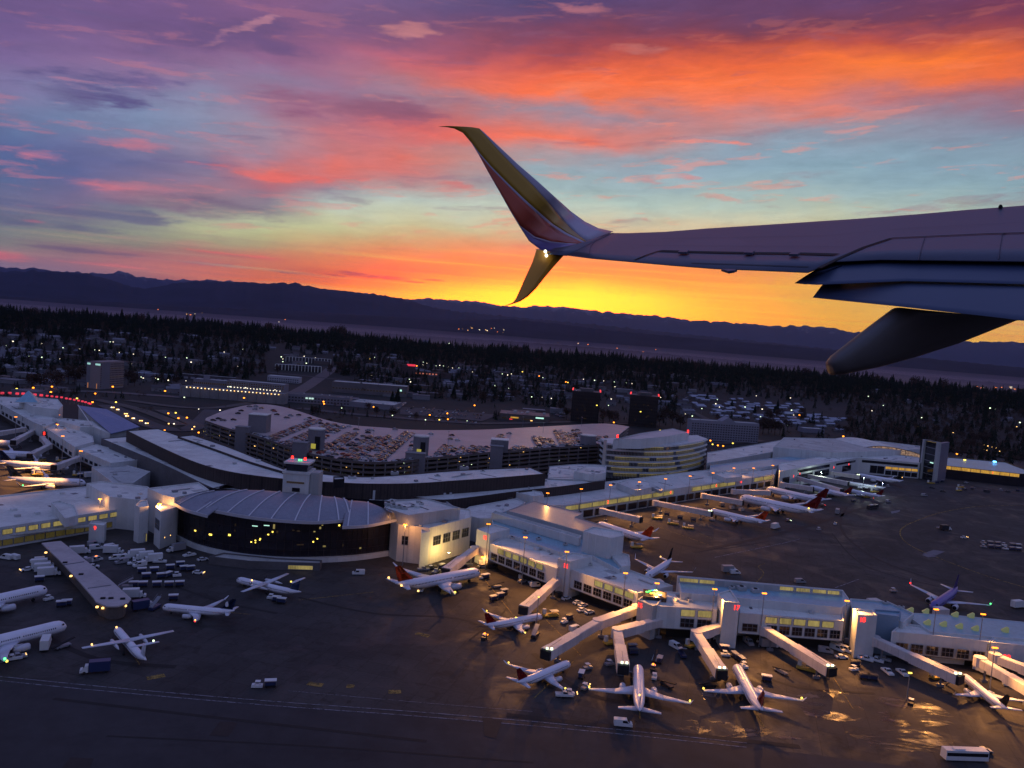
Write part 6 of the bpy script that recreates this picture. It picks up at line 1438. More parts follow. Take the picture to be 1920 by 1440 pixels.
def v_boxtruck():
    t = thing('box_truck', 'x', 'vehicle'); MB().box((-1.2, 0, 2.2), (5.6, 2.4, 2.9)).build('cargo_box', white, t); fix(side_prof([(1.7, .6, 1), (1.7, 2.5, .92), (2.6, 2.5, .92), (3.2, 1.5, 1), (3.9, 1.35, 1), (3.95, .6, 1)], 1.1).build('cab', white, t))
    MB().face([(2.66, -.95, 2.44), (2.66, .95, 2.44), (3.2, 1.02, 1.58), (3.2, -1.02, 1.58)]).build('windscreen', glass, t); MB().box((0, 0, .6), (7.6, .9, .3)).build('chassis', dark, t); wheels(t, (-2.6, 2.7), 1.0, .48); return t
def v_bus():
    t = thing('apron_bus', 'x', 'vehicle'); MB().box((0, 0, 1.75), (12.5, 2.7, 2.7), 0, (.985, .93)).build('body', white, t); MB().box((0, 0, 2.05), (12.0, 2.66, .95)).build('window_band', glass, t); MB().box((-2, 0, 3.2), (3, 1.6, .3)).build('roof_unit', white, t); wheels(t, (-3.8, 3.9), 1.15, .5); return t
def v_cart():
    t = thing('baggage_cart', 'x', 'baggage cart'); MB().box((0, 0, .55), (3.2, 1.7, .18)).build('bed', dark, t); MB().box((0, 0, 2.15), (3.4, 1.85, .14)).build('roof', white, t)
    for x, y in ((-1.6, -.8), (-1.6, .8), (1.6, -.8), (1.6, .8)): MB().beam((x, y, .6), (x, y, 2.1), .08).build('post', steel, t)
    MB().box((0, .2, 1.1), (2.8, 1.2, .95)).build('curtain', bluep, t); wheels(t, (-1.1, 1.1), .7, .25, .15); return t
def v_tug():
    t = thing('baggage_tug', 'x', 'tug'); fix(side_prof([(-1.6, .3, 1), (-1.6, .95, 1), (-.4, .95, 1), (-.3, .8, 1), (.5, .8, 1), (.6, 1.15, .9), (1.5, 1.0, .9), (1.6, .3, 1)], .8).build('body', white, t)); MB().box((-.2, 0, 1.95), (1.5, 1.4, .08)).build('roof', white, t)
    for x in (-.9, .5): MB().beam((x, .6, .9), (x, .6, 1.9), .06).build('post', steel, t)
    wheels(t, (-1.0, 1.0), .65, .32, .2); return t
def v_belt():
    t = thing('belt_loader', 'x', 'belt loader'); MB().beam((-3.6, 0, .9), (3.6, 0, 2.4), 1.0, .25).build('belt', dark, t); MB().box((0, 0, .7), (4.6, 1.6, .5)).build('body', white, t); wheels(t, (-1.6, 1.6), .7, .34, .2); return t
def v_loader():
    t = thing('cargo_loader', 'x', 'cargo loader'); MB().box((0, 0, .8), (6.5, 2.6, .6)).build('chassis', yelp, t); MB().box((1.5, 0, 2.2), (3.4, 2.4, .3)).build('platform', steel, t); MB().box((-2.4, .7, 2.1), (1.3, 1.0, 1.9)).build('cab', white, t); wheels(t, (-2.2, 2.2), 1.1, .45); return t
def v_container():
    t = thing('cargo_container', 'x', 'container'); MB().box((0, 0, 1.25), (3.2, 2.2, 1.9), 0, (1, .9)).build('shell', mat('container_cream', (.42, .36, .30), .6, .15, .3), t); MB().box((0, 0, .2), (3.4, 2.3, .2)).build('dolly', dark, t); MB().box((1.62, 0, 1.25), (.06, 1.8, 1.6)).build('door', steel, t); return t
def v_stairs():
    t = thing('stair_truck', 'x', 'stair truck'); MB().box((0, 0, .9), (5, 1.9, .8)).build('body', white, t); MB().beam((-2.3, 0, 1.4), (2.6, 0, 3.9), 1.5, .3).build('flight', steel, t)
    for s_ in (-.75, .75): MB().beam((-2.3, s_, 2.2), (2.6, s_, 4.8), .07).build('handrail', steel, t)
    wheels(t, (-1.6, 1.6), .8, .4); return t
PV = {'car': v_car(), 'van': v_car(van=True), 'pick': v_car(pickup=True), 'box': v_boxtruck(), 'bus': v_bus(), 'cart': v_cart(), 'tug': v_tug(), 'belt': v_belt(), 'load': v_loader(), 'cont': v_container(), 'stair': v_stairs()}
NM = {'car': 'car', 'van': 'van', 'pick': 'pickup truck', 'box': 'box truck', 'bus': 'bus', 'cart': 'covered baggage cart', 'tug': 'baggage tug', 'belt': 'belt loader', 'load': 'cargo loader', 'cont': 'cargo container', 'stair': 'stair truck'}
BODY = {'car': 'body', 'van': 'body', 'pick': 'body', 'box': 'cargo_box', 'bus': 'body', 'tug': 'body', 'cart': 'roof', 'belt': 'body', 'stair': 'body'}
COLM = {'white': white, 'silver': silver, 'dark': darkp, 'red': redp, 'navy': bluep, 'yellow': yelp}
VEH = []
def head_angle(px, py, qx, qy):
    a_, b_ = G(px, py), G(qx, qy); return math.atan2(b_.y - a_.y, b_.x - a_.x)
def veh(kind, px, py, ang, area, col='white', lamp=None, z=0.0):
    """ang: heading in the picture, degrees counter-clockwise from right"""
    rz = head_angle(px, py, px + 10 * math.cos(R(ang)), py - 10 * math.sin(R(ang)) * .45)
    p = G(px, py, z + .5); mats = {}
    if kind in BODY and col != 'white': mats[BODY[kind]] = COLM[col]
    r = dup(PV[kind], (p.x, p.y, z), rz, 'x', 'ground vehicles', mats); VEH.append((px, py, kind, col, area, r))
    if lamp:
        for s_ in (-.55, .55): MB().box((2.3, s_, .95), (.25, .35, .3)).build('headlight', lamp, r)
    if lamp is e_amber: MB().box((0, 0, 2.1), (.9, .5, .25)).build('beacon', e_amber, r)
A1_ = 'left of the covered walkway'; A2_ = 'between walkway and glass hall'; A3_ = 'in front of the glass hall'
for v in [('van',12,1046,160,A1_,'white',e_redd),('van',26,1046,150,A1_),('car',50,1068,200,A1_,'white',e_warm),('van',70,1052,190,A1_),('box',80,1062,10,A1_),('box',86,1070,10,A1_),('box',92,1078,10,A1_),('cart',74,1088,10,A1_),('tug',91,1123,30,A1_),('cart',115,1135,8,A1_),('cart',125,1133,8,A1_),('box',86,1211,80,A1_),('pick',22,1235,200,A1_,'white',e_warm),('pick',32,1232,20,A1_,'silver',e_warm),('belt',118,1212,35,A1_,'silver'),
 ('box',150,1037,10,A2_),('van',180,1028,10,A2_),('van',176,1021,10,A2_,'silver'),('van',208,1026,20,A2_),('box',213,1036,0,A2_),('pick',160,1050,0,A2_,'white',e_warm),('van',172,1052,20,A2_,'silver'),('van',180,1050,30,A2_,'white',e_amber),('car',175,1062,0,A2_),
 ('box',330,1032,200,A2_,'silver',e_amber),('pick',355,1041,200,A2_),('car',380,1049,20,A2_),
 ('van',217,1047,190,A2_),('van',232,1046,190,A2_),('van',228,1054,200,A2_,'silver'),('box',252,1044,190,A2_),('box',268,1048,190,A2_),('pick',252,1056,190,A2_),('van',262,1060,200,A2_),('box',285,1052,190,A2_),('pick',300,1053,0,A2_),('van',245,1040,190,A2_),
 ('cart',266,1072,8,A2_),('cart',274,1082,8,A2_),('cart',289,1071,8,A2_),('cart',302,1082,10,A2_),('cart',315,1080,40,A2_),('cart',319,1066,8,A2_),('cart',338,1060,8,A2_),('cart',345,1068,12,A2_),('cart',357,1068,12,A2_),('car',372,1074,-10,A2_,'white',e_warm),('tug',332,1079,10,A2_),
 ('cart',250,1098,5,A2_),('cart',268,1098,5,A2_),('cart',294,1098,5,A2_),('cart',317,1098,5,A2_),('cart',337,1097,5,A2_),('box',252,1119,5,A2_),('cart',325,1123,5,A2_),('stair',235,1101,10,A2_,'silver'),
 ('cart',518,1126,-12,A3_),('cart',528,1129,-12,A3_),('tug',509,1121,-12,A3_),('van',672,1075,180,A3_,'white'),('stair',290,1140,50,A3_,'navy'),('box',270,1140,20,A3_,'navy'),
 ('box',178,1258,190,'alone above the near road lines','navy'),('cart',507,1285,5,'on the near service road'),('tug',482,1286,180,'on the near service road'),
 ('van',1168,1358,-12,'alone by the near taxiway'),('bus',1808,1421,-4,'at the bottom right corner'),('car',1845,1408,-4,'at the bottom right corner','silver'),
 ('pick',1058,1303,-5,'beside the jet under the double bridge'),('tug',1068,1301,-8,'beside the jet under the double bridge','white',e_warm),('tug',1097,1289,60,'beside the jet under the double bridge','silver',e_warm),('cart',1090,1268,80,'beside the jet under the double bridge'),('tug',1102,1252,20,'beside the jet under the double bridge','silver'),
 ('tug',908,1196,70,'behind the red tailed regional jet','dark',e_amber),('stair',1003,1192,70,'behind the red tailed regional jet','dark')]: veh(*v)
A4_ = 'between orange tailed airliner and gate eleven'; A5_ = 'on the apron below gate fifteen'; A6_ = 'on the apron below gate seventeen'; A7_ = 'by the wing right of gate seventeen'; A8_ = 'at the lower right gates'
for v in [('tug',905,1083,20,A4_),('cart',911,1083,20,A4_),('tug',862,1100,70,A4_,'dark'),('van',906,1056,10,A4_),('car',905,1062,10,A4_,'silver'),('van',922,1063,10,A4_,'dark'),('van',983,1083,20,A4_),('car',980,1090,20,A4_,'silver'),('belt',930,1100,10,A4_,'silver'),('cart',925,1124,25,A4_,'silver'),('cart',938,1119,25,A4_,'silver'),('cart',945,1112,25,A4_,'silver'),('car',990,1040,0,A4_,'dark'),
 ('car',1000,1092,10,A4_),('van',1005,1098,10,A4_),('van',1052,1116,20,A5_,'dark'),('car',1062,1122,30,A5_),('car',1083,1130,30,A5_),('car',1093,1135,30,A5_),('car',1091,1144,30,A5_),('car',1105,1148,30,A5_),
 ('load',1032,1154,10,A5_),('tug',1058,1166,40,A5_),('cart',1068,1160,40,A5_,'dark'),('van',1079,1180,30,A5_),('stair',790,1106,75,A4_),
 ('load',1148,1205,20,A5_),('cart',1185,1216,0,A5_,'silver'),('cart',1188,1225,0,A5_,'dark'),('tug',1143,1245,20,A5_,'silver'),('cart',1237,1240,80,A5_,'silver'),('belt',1228,1235,80,A5_),('tug',1224,1254,85,A5_,'dark',e_amber),('tug',1227,1270,85,A5_),('belt',1250,1285,-50,A5_,'dark'),
 ('van',1267,1213,-50,A6_,'white'),('stair',1279,1228,-75,A6_,'navy'),('load',1300,1210,30,A6_),('car',1350,1201,-40,A6_),('van',1403,1205,-60,A6_,'silver'),('car',1422,1202,-60,A6_),('box',1445,1212,-5,A6_,'silver'),('cart',1358,1218,-5,A6_),('tug',1360,1228,-10,A6_),('cart',1378,1232,-60,A6_,'silver'),('cart',1390,1240,-60,A6_,'silver'),('tug',1395,1249,-60,A6_),
 ('cart',1437,1275,-20,A6_,'white'),('belt',1465,1260,-50,A6_,'silver'),('belt',1330,1285,0,A6_,'dark'),
 ('van',1548,1221,-20,A7_,'silver'),('van',1570,1217,-40,A7_),('van',1585,1219,-40,A7_),('van',1610,1219,-60,A7_),('car',1578,1232,-5,A7_),('tug',1611,1230,-60,A7_,'dark',e_amber),('pick',1623,1236,-30,A7_),('pick',1642,1238,-30,A7_),('pick',1656,1236,-30,A7_,'silver'),('cart',1604,1247,0,A7_,'dark'),('tug',1601,1255,10,A7_),('cart',1620,1271,-15,A7_,'dark'),('cart',1636,1273,-15,A7_,'dark'),('van',1597,1207,-30,A7_,'silver'),('load',1512,1255,-30,A7_),('load',1540,1258,-20,A7_),
 ('pick',1664,1260,-60,A7_),('pick',1692,1262,-60,A7_),('tug',1705,1243,0,A8_,'dark',e_yel),('box',1848,1262,-40,A8_),('box',1862,1268,-40,A8_),('tug',1890,1284,-20,A8_),('tug',1708,1318,80,A8_,'dark'),('car',1640,1208,-20,A8_,'silver'),('load',1760,1270,10,A8_)]: veh(*v)
A9_ = 'on the far apron past the middle concourse'; A10 = 'below the middle concourse'; A11 = 'behind the near concourse'; A12 = 'on the far right apron'
for v in [('cont',1353,947,10,A10),('cont',1372,953,10,A10),('cont',1385,953,10,A10),('cont',1390,957,10,A10),('box',1454,990,30,A10),('tug',1477,977,0,A10,'dark',e_white),('box',1570,962,75,A9_,'silver',e_warm),('car',1566,982,75,A9_,'white',e_warm),('tug',1535,993,20,A9_,'silver'),('bus',1636,953,20,A9_,'dark'),('van',1665,941,20,A9_,'silver'),('van',1733,929,0,A9_,'silver'),
 ('pick',1764,990,0,A12,'silver'),('box',1773,993,0,A12,'dark'),('car',1808,1008,0,A12,'white',e_warm),('box',1368,1072,0,A11,'silver',e_amber),('van',1378,1074,0,A11),('van',1500,1091,0,A11,'silver'),('tug',1675,1108,0,A11,'silver'),('load',1194,1026,0,A11),('box',1910,1138,10,A11,'white'),
 ('tug',1210,950,0,A10,'silver'),('load',1232,972,-10,A10),('load',1262,982,-15,A10),('load',1290,990,-15,A10),('cart',1250,965,-10,A10,'dark'),('cart',1275,972,-10,A10,'dark'),('cart',1300,976,-10,A10,'dark'),('belt',1380,948,0,A10,'dark'),('belt',1420,958,0,A10,'dark'),('tug',1335,975,0,A10,'silver'),('van',1190,945,0,A10,'silver'),('van',1165,948,0,A10,'dark'),('tug',1510,925,0,A10,'silver'),('cart',1530,935,0,A10,'dark'),('car',1480,915,0,A10,'silver'),('box',1408,936,0,A10,'dark'),
 ('tug',1542,948,0,A9_,'dark',e_redd),('load',1640,922,0,A9_),('load',1625,932,0,A9_),('cart',1600,940,0,A9_,'dark'),('tug',1665,912,0,A9_,'silver')]: veh(*v)
rr_ = random.Random(3)
for k in range(12): veh('cart' if k % 3 else 'tug', 1845 + (k % 6) * 13 + rr_.uniform(-2, 2), 1018 + (k // 6) * 7 + (k % 6) * 1.3, -10, A12, rr_.choice(['white', 'silver', 'silver']))
for k in range(16): veh(rr_.choice(['car', 'van', 'cart', 'tug', 'load']), rr_.uniform(1740, 1915), rr_.uniform(902, 922), rr_.uniform(-20, 20), 'before the amber windowed concourse', rr_.choice(['dark', 'silver', 'dark']))
for k in range(14): veh(rr_.choice(['cart', 'tug', 'belt', 'cart', 'load']), rr_.uniform(40, 150), [862, 885, 889, 866][k % 4] + rr_.uniform(-3, 3), rr_.uniform(-10, 30), 'among the orange lit airliners', rr_.choice(['dark', 'silver', 'silver']))
veh('box', 172, 894, 10, 'among the orange lit airliners', 'white'); veh('cart', 150, 893, 10, 'among the orange lit airliners', 'white')
for k in range(8): veh(rr_.choice(['cart', 'tug', 'pick']), rr_.uniform(770, 880), rr_.uniform(1062, 1072), rr_.uniform(-20, 60), 'at the foot of the cream block', rr_.choice(['silver', 'dark', 'silver']))
from collections import defaultdict
gg = defaultdict(list)
for v in VEH: gg[(v[2], v[3], v[4])].append(v)
for (kd, cl, ar), L in gg.items():
    L.sort(key=lambda v: v[0])
    for k, v in enumerate(L):
        v[5]['label'] = '%s %s %s' % (cl, NM[kd], ar) + ('' if len(L) == 1 else ', %s from left' % ordn(k))
for pr in PV.values():
    for ch in list(pr.children_recursive): bpy.data.objects.remove(ch)
    bpy.data.objects.remove(pr)
p = G(1655, 1122, 4)
for (x, y, lb) in ((1640,1124,'boxy pink lit hut behind gate eighteen'),(1765,1140,'boxy pink lit boarding cab at the violet blue airliner'),(1232,1088,'boxy pink lit boarding cab behind the concourse bend')):
    p = G(x, y, 6); r = thing('boarding_cab', lb, 'boarding cab', None, (p.x, p.y, 0), .3); MB().box((0, 0, 4.3), (5, 4, 3.4)).build('cab', bridge_m, r); MB().box((2.6, 0, 4.3), (.6, 3.2, 2.8)).build('canopy', dark, r); MB().box((0, 0, 1.3), (1.2, 1.2, 2.6)).build('support_leg', steel, r)
# ---------------------------------------------------------------- cars on the garage roof (small in the photo: one mesh each, body, glass and wheels modelled)
carglass = mat('car_window_glass', (.014, .014, .018), .35, .1, .5, spec=.35)
def small_car(m, k=0):
    mb = MB()
    h = 1.45 + .25 * (k % 2); L = 2.2 + .2 * (k % 3)
    pr = [(-L, .3, 1), (-L, .95, .96), (-L * .75, 1.02, .95), (-L * .52, h, .78), (L * .15, h, .78), (L * .5, 1.0, .94), (L * .95, .85, .92), (L, .3, 1)]
    hw = .92; n = len(pr); A = [(x, -hw * f, z) for x, z, f in pr]; B = [(x, hw * f, z) for x, z, f in pr]
    mb.v = A + B; mb.f = [tuple(range(n))[::-1], tuple(range(n, 2 * n))] + [(i, (i + 1) % n, n + (i + 1) % n, n + i) for i in range(n)]; mb.mi = [0] * len(mb.f)
    mb.k = 1
    for i in (2, 4): a, b_, c_, d_ = (Vector(mb.v[q]) + Vector((0, 0, .03)) for q in (i, i + 1, n + i + 1, n + i)); mb.face([a, b_, c_, d_])
    mb.k = 2
    for x in (-L * .62, L * .62):
        for s_ in (-1, 1): mb.cyl((x, s_ * .8 - .1, .33), (x, s_ * .8 + .12, .33), .33, n=8)
    me_o = mb.build('parked_car', [m, carglass, rubber]); me = me_o.data; bpy.data.objects.remove(me_o); return me
cp = lambda n_, c_: mat('parked_' + n_ + '_paint', c_, .5, .1, .6, spec=.2)
CARM = [('white', small_car(cp('white', (.52, .52, .55)), 0)), ('silver', small_car(cp('silver', (.28, .29, .32)), 1)), ('dark', small_car(cp('dark', (.025, .026, .032)), 0)), ('grey', small_car(mat('grey_car_paint', (.12, .12, .13), .3, .1, .6), 2)), ('red', small_car(redp, 0)), ('navy', small_car(bluep, 1)), ('tan', small_car(mat('tan_car_paint', (.30, .24, .17), .3, .1, .6), 3))]
rr_ = random.Random(11)
GIN = [tuple(p) for p in inset(GPOLY, 2.2)]
CARS = []
def put_car(x, y, z, rz, area, group, wts=(3, 3, 5, 4, 1, 1, 1)):
    nm, me = rr_.choices(CARM, wts)[0]; o = bpy.data.objects.new('parked_car', me); COL.objects.link(o); o.location = (x, y, z); o.rotation_euler = (0, 0, rz + rr_.uniform(-.03, .03) + (math.pi if rr_.random() < .5 else 0))
    o['category'] = 'car'; o['group'] = group; CARS.append((proj((x, y, z))[0], nm, area, o))
def row(a_, b_, label, dens=.9, dbl=True, z=GZ, group='cars parked on the garage roof', step=2.75):
    A, B = G(*a_, z), G(*b_, z); d = (B - A); L = d.length; d.normalize(); nn = Vector((-d.y, d.x, 0)); rz = math.atan2(nn.y, nn.x)
    for s_ in ((-2.5, 2.5) if dbl else (0,)):
        for k in range(int(L / step)):
            if rr_.random() > dens: continue
            p = A + d * (k * step + 1.3) + nn * s_
            if z == GZ and not inpoly(p.x, p.y, GIN): continue
            put_car(p.x, p.y, z, rz, label, group)
row((504,825),(596,788),'in the leftmost long garage row',.8); row((536,834),(622,796),'in the garage row left of the lit core',.84)
row((606,852),(662,812),'in the garage row right of the lit core',.8); row((585,846),(612,832),'just right of the garage core by the control tower',.5)
row((648,862),(718,820),'in the fourth row on the garage roof',.86); row((706,864),(768,812),'in the fifth row on the garage roof',.86); row((672,864),(740,816),'between fourth and fifth rows on the garage roof',.35); row((628,858),(690,818),'between third and fourth rows on the garage roof',.3); row((560,842),(640,800),'between second and third rows on the garage roof',.4); row((930,832),(950,812),'thinly behind the square core',.3); row((1090,832),(1080,808),'left of the last core tower',.5)
row((826,853),(842,836),'in the small cluster right of the middle core',.85); row((852,852),(862,838),'in the small cluster right of the middle core',.5)
row((878,853),(894,838),'in the cluster left of the square core',.8); row((898,848),(908,838),'in the cluster left of the square core',.6)
row((968,844),(976,838),'in the loose pair right of the square core',.8); row((1018,838),(1006,820),'in the dense row before the right end',.85); row((1033,836),(1024,823),'in the dense row before the right end',.8)
row((1061,836),(1046,808),'in the densest double row near the right end',.97); row((1075,836),(1062,812),'in the densest double row near the right end',.92)
row((1120,828),(1132,818),'at the far right of the garage roof',.7); row((770,846),(776,828),'beside the middle core tower',.6, False)
for i in range(3, len(F2) - 1):
    a_, b_ = F2[i], F2[i + 1]; L = (b_ - a_).length; d = (b_ - a_).normalized(); nn = Vector((-d.y, d.x, 0)); nn = nn if nn.y > 0 else -nn
    for k in range(int(L / 2.8)):
        if rr_.random() < (.72 if F2[i].x < 60 else .42): p = a_ + d * (k * 2.8 + 1.4) + nn * 3.3; put_car(p.x, p.y, GZ, math.atan2(nn.y, nn.x), 'along the front parapet of the garage roof', 'cars parked on the garage roof')
for (x, y) in [(400,789),(410,786),(418,789),(438,788),(446,776),(452,771),(468,763),(480,763),(490,766),(478,768),(512,770),(519,778),(515,772),(538,784),(545,780),(560,779),(574,787),(580,785),(602,795),(612,798),(607,800),(625,806),(668,806),(690,808),(697,807),(741,806),(847,817),(844,824),(858,826),(808,814),(1083,807),(640,803),(655,800),(690,812)]:
    p = G(x, y, GZ)
    if inpoly(p.x, p.y, GIN): put_car(p.x, p.y, GZ, rr_.uniform(-.2, .2), 'standing loose on the garage roof', 'cars parked on the garage roof', (2, 2, 6, 4, 1, 1, 1))
# light poles on the roof deck
for k, (x, y) in enumerate([(672,805),(980,800),(840,832),(1018,812),(700,826),(1090,800)]):
    p = G(x, y, GZ); r = thing('deck_light_pole', '%s thin light pole from the left on the garage roof' % ordn(k), 'light pole', 'light poles on the garage roof', (p.x, p.y, GZ)); MB().cyl((0, 0, 0), (0, 0, 9), .14, .1, 6).build('pole', steel, r); MB().box((0, 0, 9.1), (1.6, .5, .2)).build('lamp_head', steel, r)

# ---------------------------------------------------------------- buildings beyond the garage
def P0(px, py): return PIX(px, py)
def box_at(name, label, cat, px0, px1, pyb, h, depth, wm, rm=roofd, group=None, skew=0.0, wn=None, par=.5):
    """building whose near wall foot runs between px0 and px1 near row pyb"""
    a_ = P0(px0, pyb); b_ = P0(px1, pyb + (px1 - px0) * .077 + skew)
    z0 = min(a_.z, b_.z); d = Vector((b_.x - a_.x, b_.y - a_.y)).normalized(); nn = Vector((-d.y, d.x)); nn = nn if nn.y > 0 else -nn
    P = [(a_.x, a_.y), (b_.x, b_.y), (b_.x + nn.x * depth, b_.y + nn.y * depth), (a_.x + nn.x * depth, a_.y + nn.y * depth)]
    r = block(name, label, cat, P, z0 + h, z0 - 1.5, wm, rm, par, group, world=True)
    if wn:
        rows, cols, m, f0, f1 = wn
        for k in range(rows):
            zz = z0 + h * (f0 + (f1 - f0) * k / rows); hh = h * (f1 - f0) / rows * .5; q = MB()
            for i in range(cols):
                u0, u1 = (i + .2) / cols, (i + .8) / cols; A, B = Vector(P[0]), Vector(P[1]); s_ = A + (B - A) * u0 - nn * .15; e_ = A + (B - A) * u1 - nn * .15; q.face([(s_.x, s_.y, zz), (e_.x, e_.y, zz), (e_.x, e_.y, zz + hh), (s_.x, s_.y, zz + hh)])
            local(r, q, 'window_row', m)['kind'] = 'stuff'
    return r, P, z0
htl = mat('hotel_side_wall', (.20, .19, .22), .8, .1, .1); htf = mat('hotel_front_wall', (.30, .24, .24), .8, .1, .1)
r, P, z0 = box_at('hotel_tower', 'tall hotel slab with a lit sign and a column of lit stair windows', 'hotel', 161, 187, 729, 31, 14, htl, skew=0)
d_ = Vector(P[1]) - Vector(P[0]); dn = d_.normalized(); nn = Vector((-dn.y, dn.x))
a_ = Vector((P[1][0], P[1][1])); b3 = P0(231, 728); rt = Vector((b3.x, b3.y)) - a_; per = rt.normalized(); pn_ = Vector((-per.y, per.x)); pn_ = pn_ if pn_.y > 0 else -pn_
mb = MB(); mb.prism([tuple(a_), (b3.x, b3.y), (b3.x + pn_.x * 14, b3.y + pn_.y * 14), (a_.x + pn_.x * 14, a_.y + pn_.y * 14)], z0 - 1, z0 + 32); local(r, mb, 'wing_wall', htf)
for k in range(11):
    mb = MB()
    for i in range(17): s_ = a_ + rt * ((i + .2) / 17) - pn_ * .15; e_ = a_ + rt * ((i + .8) / 17) - pn_ * .15; z = z0 + 2.2 + k * 2.6; mb.face([(s_.x, s_.y, z), (e_.x, e_.y, z), (e_.x, e_.y, z + 1.4), (s_.x, s_.y, z + 1.4)])
    local(r, mb, 'window_row', mat('hotel_windows', (.05, .04, .05), .3, .3, .3) if k % 4 else lit_s)['kind'] = 'stuff'
f0 = Vector((P[0][0], P[0][1], 0)); fd = Vector((d_.x, d_.y, 0))
local(r, MB().beam(f0 + fd * .06 + Vector((0, -.5, z0 + 28.6)), f0 + fd * .98 + Vector((0, -.5, z0 + 28.6)), .4, 2.0), 'lit_sign', mat('hotel_sign_glow', None, emit=(.5, .95, .8), es=.55))
for k in range(8): q = f0 + fd * .38; local(r, MB().box((q.x, q.y - .5, z0 + 6 + k * 2.7), (1.6, .4, 1.4)), 'lit_window', mat('stair_window_glow', None, emit=lin((255, 225, 150)), es=1.1))
for u in (.14, .46, .78): q = f0 + fd * u; local(r, MB().box((q.x, q.y - .4, z0 + 3.2), (.9, .3, 6)), 'uplight_wash_panel', mat('uplight_wash', None, emit=lin((170, 110, 70)), es=.8))  # glowing boxes stand in for the wash of light up the wall
apt = mat('apartment_wall', (.26, .26, .31), .8, .12, .1)
r, P, z0 = box_at('apartment_block', 'long grey hotel block with a gabled middle right of the office', 'building', 1294, 1420, 824, 22, 14, apt, wn=(7, 26, mat('apartment_windows', (.05, .05, .07), .3, .3, .3), .06, .9))
a_, b_ = Vector(P[0]), Vector(P[1]); m0, m1 = a_.lerp(b_, .44), a_.lerp(b_, .64); mb = MB(); ap = m0.lerp(m1, .5); dp = Vector(P[3]) - Vector(P[0])
mb.face([(m0.x, m0.y, z0 + 22), (m1.x, m1.y, z0 + 22), (ap.x, ap.y, z0 + 27)]); mb.face([(m0.x, m0.y, z0 + 22), (ap.x, ap.y, z0 + 27), (ap.x + dp.x, ap.y + dp.y, z0 + 27), (m0.x + dp.x, m0.y + dp.y, z0 + 22)]); mb.face([(ap.x, ap.y, z0 + 27), (m1.x, m1.y, z0 + 22), (m1.x + dp.x, m1.y + dp.y, z0 + 22), (ap.x + dp.x, ap.y + dp.y, z0 + 27)]); local(r, mb, 'gable_roof', apt)
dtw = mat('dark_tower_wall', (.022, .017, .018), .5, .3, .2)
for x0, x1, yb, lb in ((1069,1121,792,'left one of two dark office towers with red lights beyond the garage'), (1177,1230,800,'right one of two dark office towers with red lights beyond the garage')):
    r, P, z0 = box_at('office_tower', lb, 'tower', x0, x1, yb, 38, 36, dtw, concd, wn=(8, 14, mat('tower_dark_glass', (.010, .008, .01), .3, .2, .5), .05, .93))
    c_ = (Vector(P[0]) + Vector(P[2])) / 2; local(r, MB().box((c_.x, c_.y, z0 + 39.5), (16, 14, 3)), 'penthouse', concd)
    for (q0_, q1_) in ((P[0], P[3]), (P[1], P[2])):
        for k in range(4): q = Vector(q0_).lerp(Vector(q1_), .15 + k * .25); local(r, MB().box((q.x, q.y, z0 + 38.8), (1.4, 1.4, 1.0)), 'red_lamp', e_redd)
    rr2 = random.Random(x0)
    for k in range(9): q = Vector(P[0]).lerp(Vector(P[1]), rr2.uniform(.05, .95)); local(r, MB().box((q.x, q.y - .3, z0 + rr2.uniform(4, 30)), (1.6, .3, .9)), 'lit_window', lit_s if k else e_yel)
pinkr = mat('pink_brown_roof', (.34, .20, .17), .85, .15, .05, fine=.3, stain=.2)
r, P, z0 = box_at('shop_building', 'low building with a pinkish flat roof and a pale green sign', 'building', 936, 1030, 788, 7, 42, mat('shop_front', (.12, .10, .09), .7, .3, .2), pinkr)
a_, b_ = Vector(P[0]), Vector(P[1])
for u0, u1, m, zz, hh in ((.22, .38, lit_o, 3.0, 1.6), (.72, .88, e_cyan, 4.6, 1.5), (.05, .14, lit_s, 2, 1.2), (.45, .6, lit_s, 2, 1.2), (.2, .26, e_redd, .8, .6), (.62, .66, e_warm, .8, .6)):
    s_, e_ = a_.lerp(b_, u0), a_.lerp(b_, u1); local(r, MB().beam((s_.x, s_.y - .3, z0 + zz), (e_.x, e_.y - .3, z0 + zz), .3, hh), 'lit_window' if m is not e_cyan else 'shop_sign', m)
for k, u in enumerate((.3, .32, .55, .57, .9)): q = a_.lerp(b_, u); local(r, MB().box((q.x, q.y + 22 + (k % 2) * 6, z0 + 8), (3.2, 3, 2.0)), 'roof_unit', wallg)
stt = mat('station_wall', (.22, .21, .25), .7, .15, .1)
r, P, z0 = box_at('rail_station', 'long raised station deck with a double string of white lamps', 'station', 338, 532, 744, 12, 14, conc, conc)
a_, b_ = Vector(P[0]), Vector(P[1])
for k in range(26): q = a_.lerp(b_, .06 + k * .0355); local(r, MB().box((q.x, q.y - .6, z0 + 11.0), (1.0, .6, .8)), 'lamp', e_warm if k % 2 else e_pale)
mb = MB()
for k in range(12): q = a_.lerp(b_, k / 11); mb.beam((q.x, q.y - .3, 0), (q.x, q.y - .3, z0 + 10), 1.6)
local(r, mb, 'column', conc)
r, P, z0 = box_at('office_building', 'long pale blue gray building with lit lower windows behind the station', 'building', 425, 532, 731, 12, 16, stt, roofd, wn=(2, 24, lit_s, .45, .9))
a_, b_ = Vector(P[0]), Vector(P[1])
for k in range(17): q = a_.lerp(b_, .02 + k * .057); local(r, MB().box((q.x, q.y - .4, z0 + 3.0), (1.0, .4, .8)), 'lit_window', e_pale)
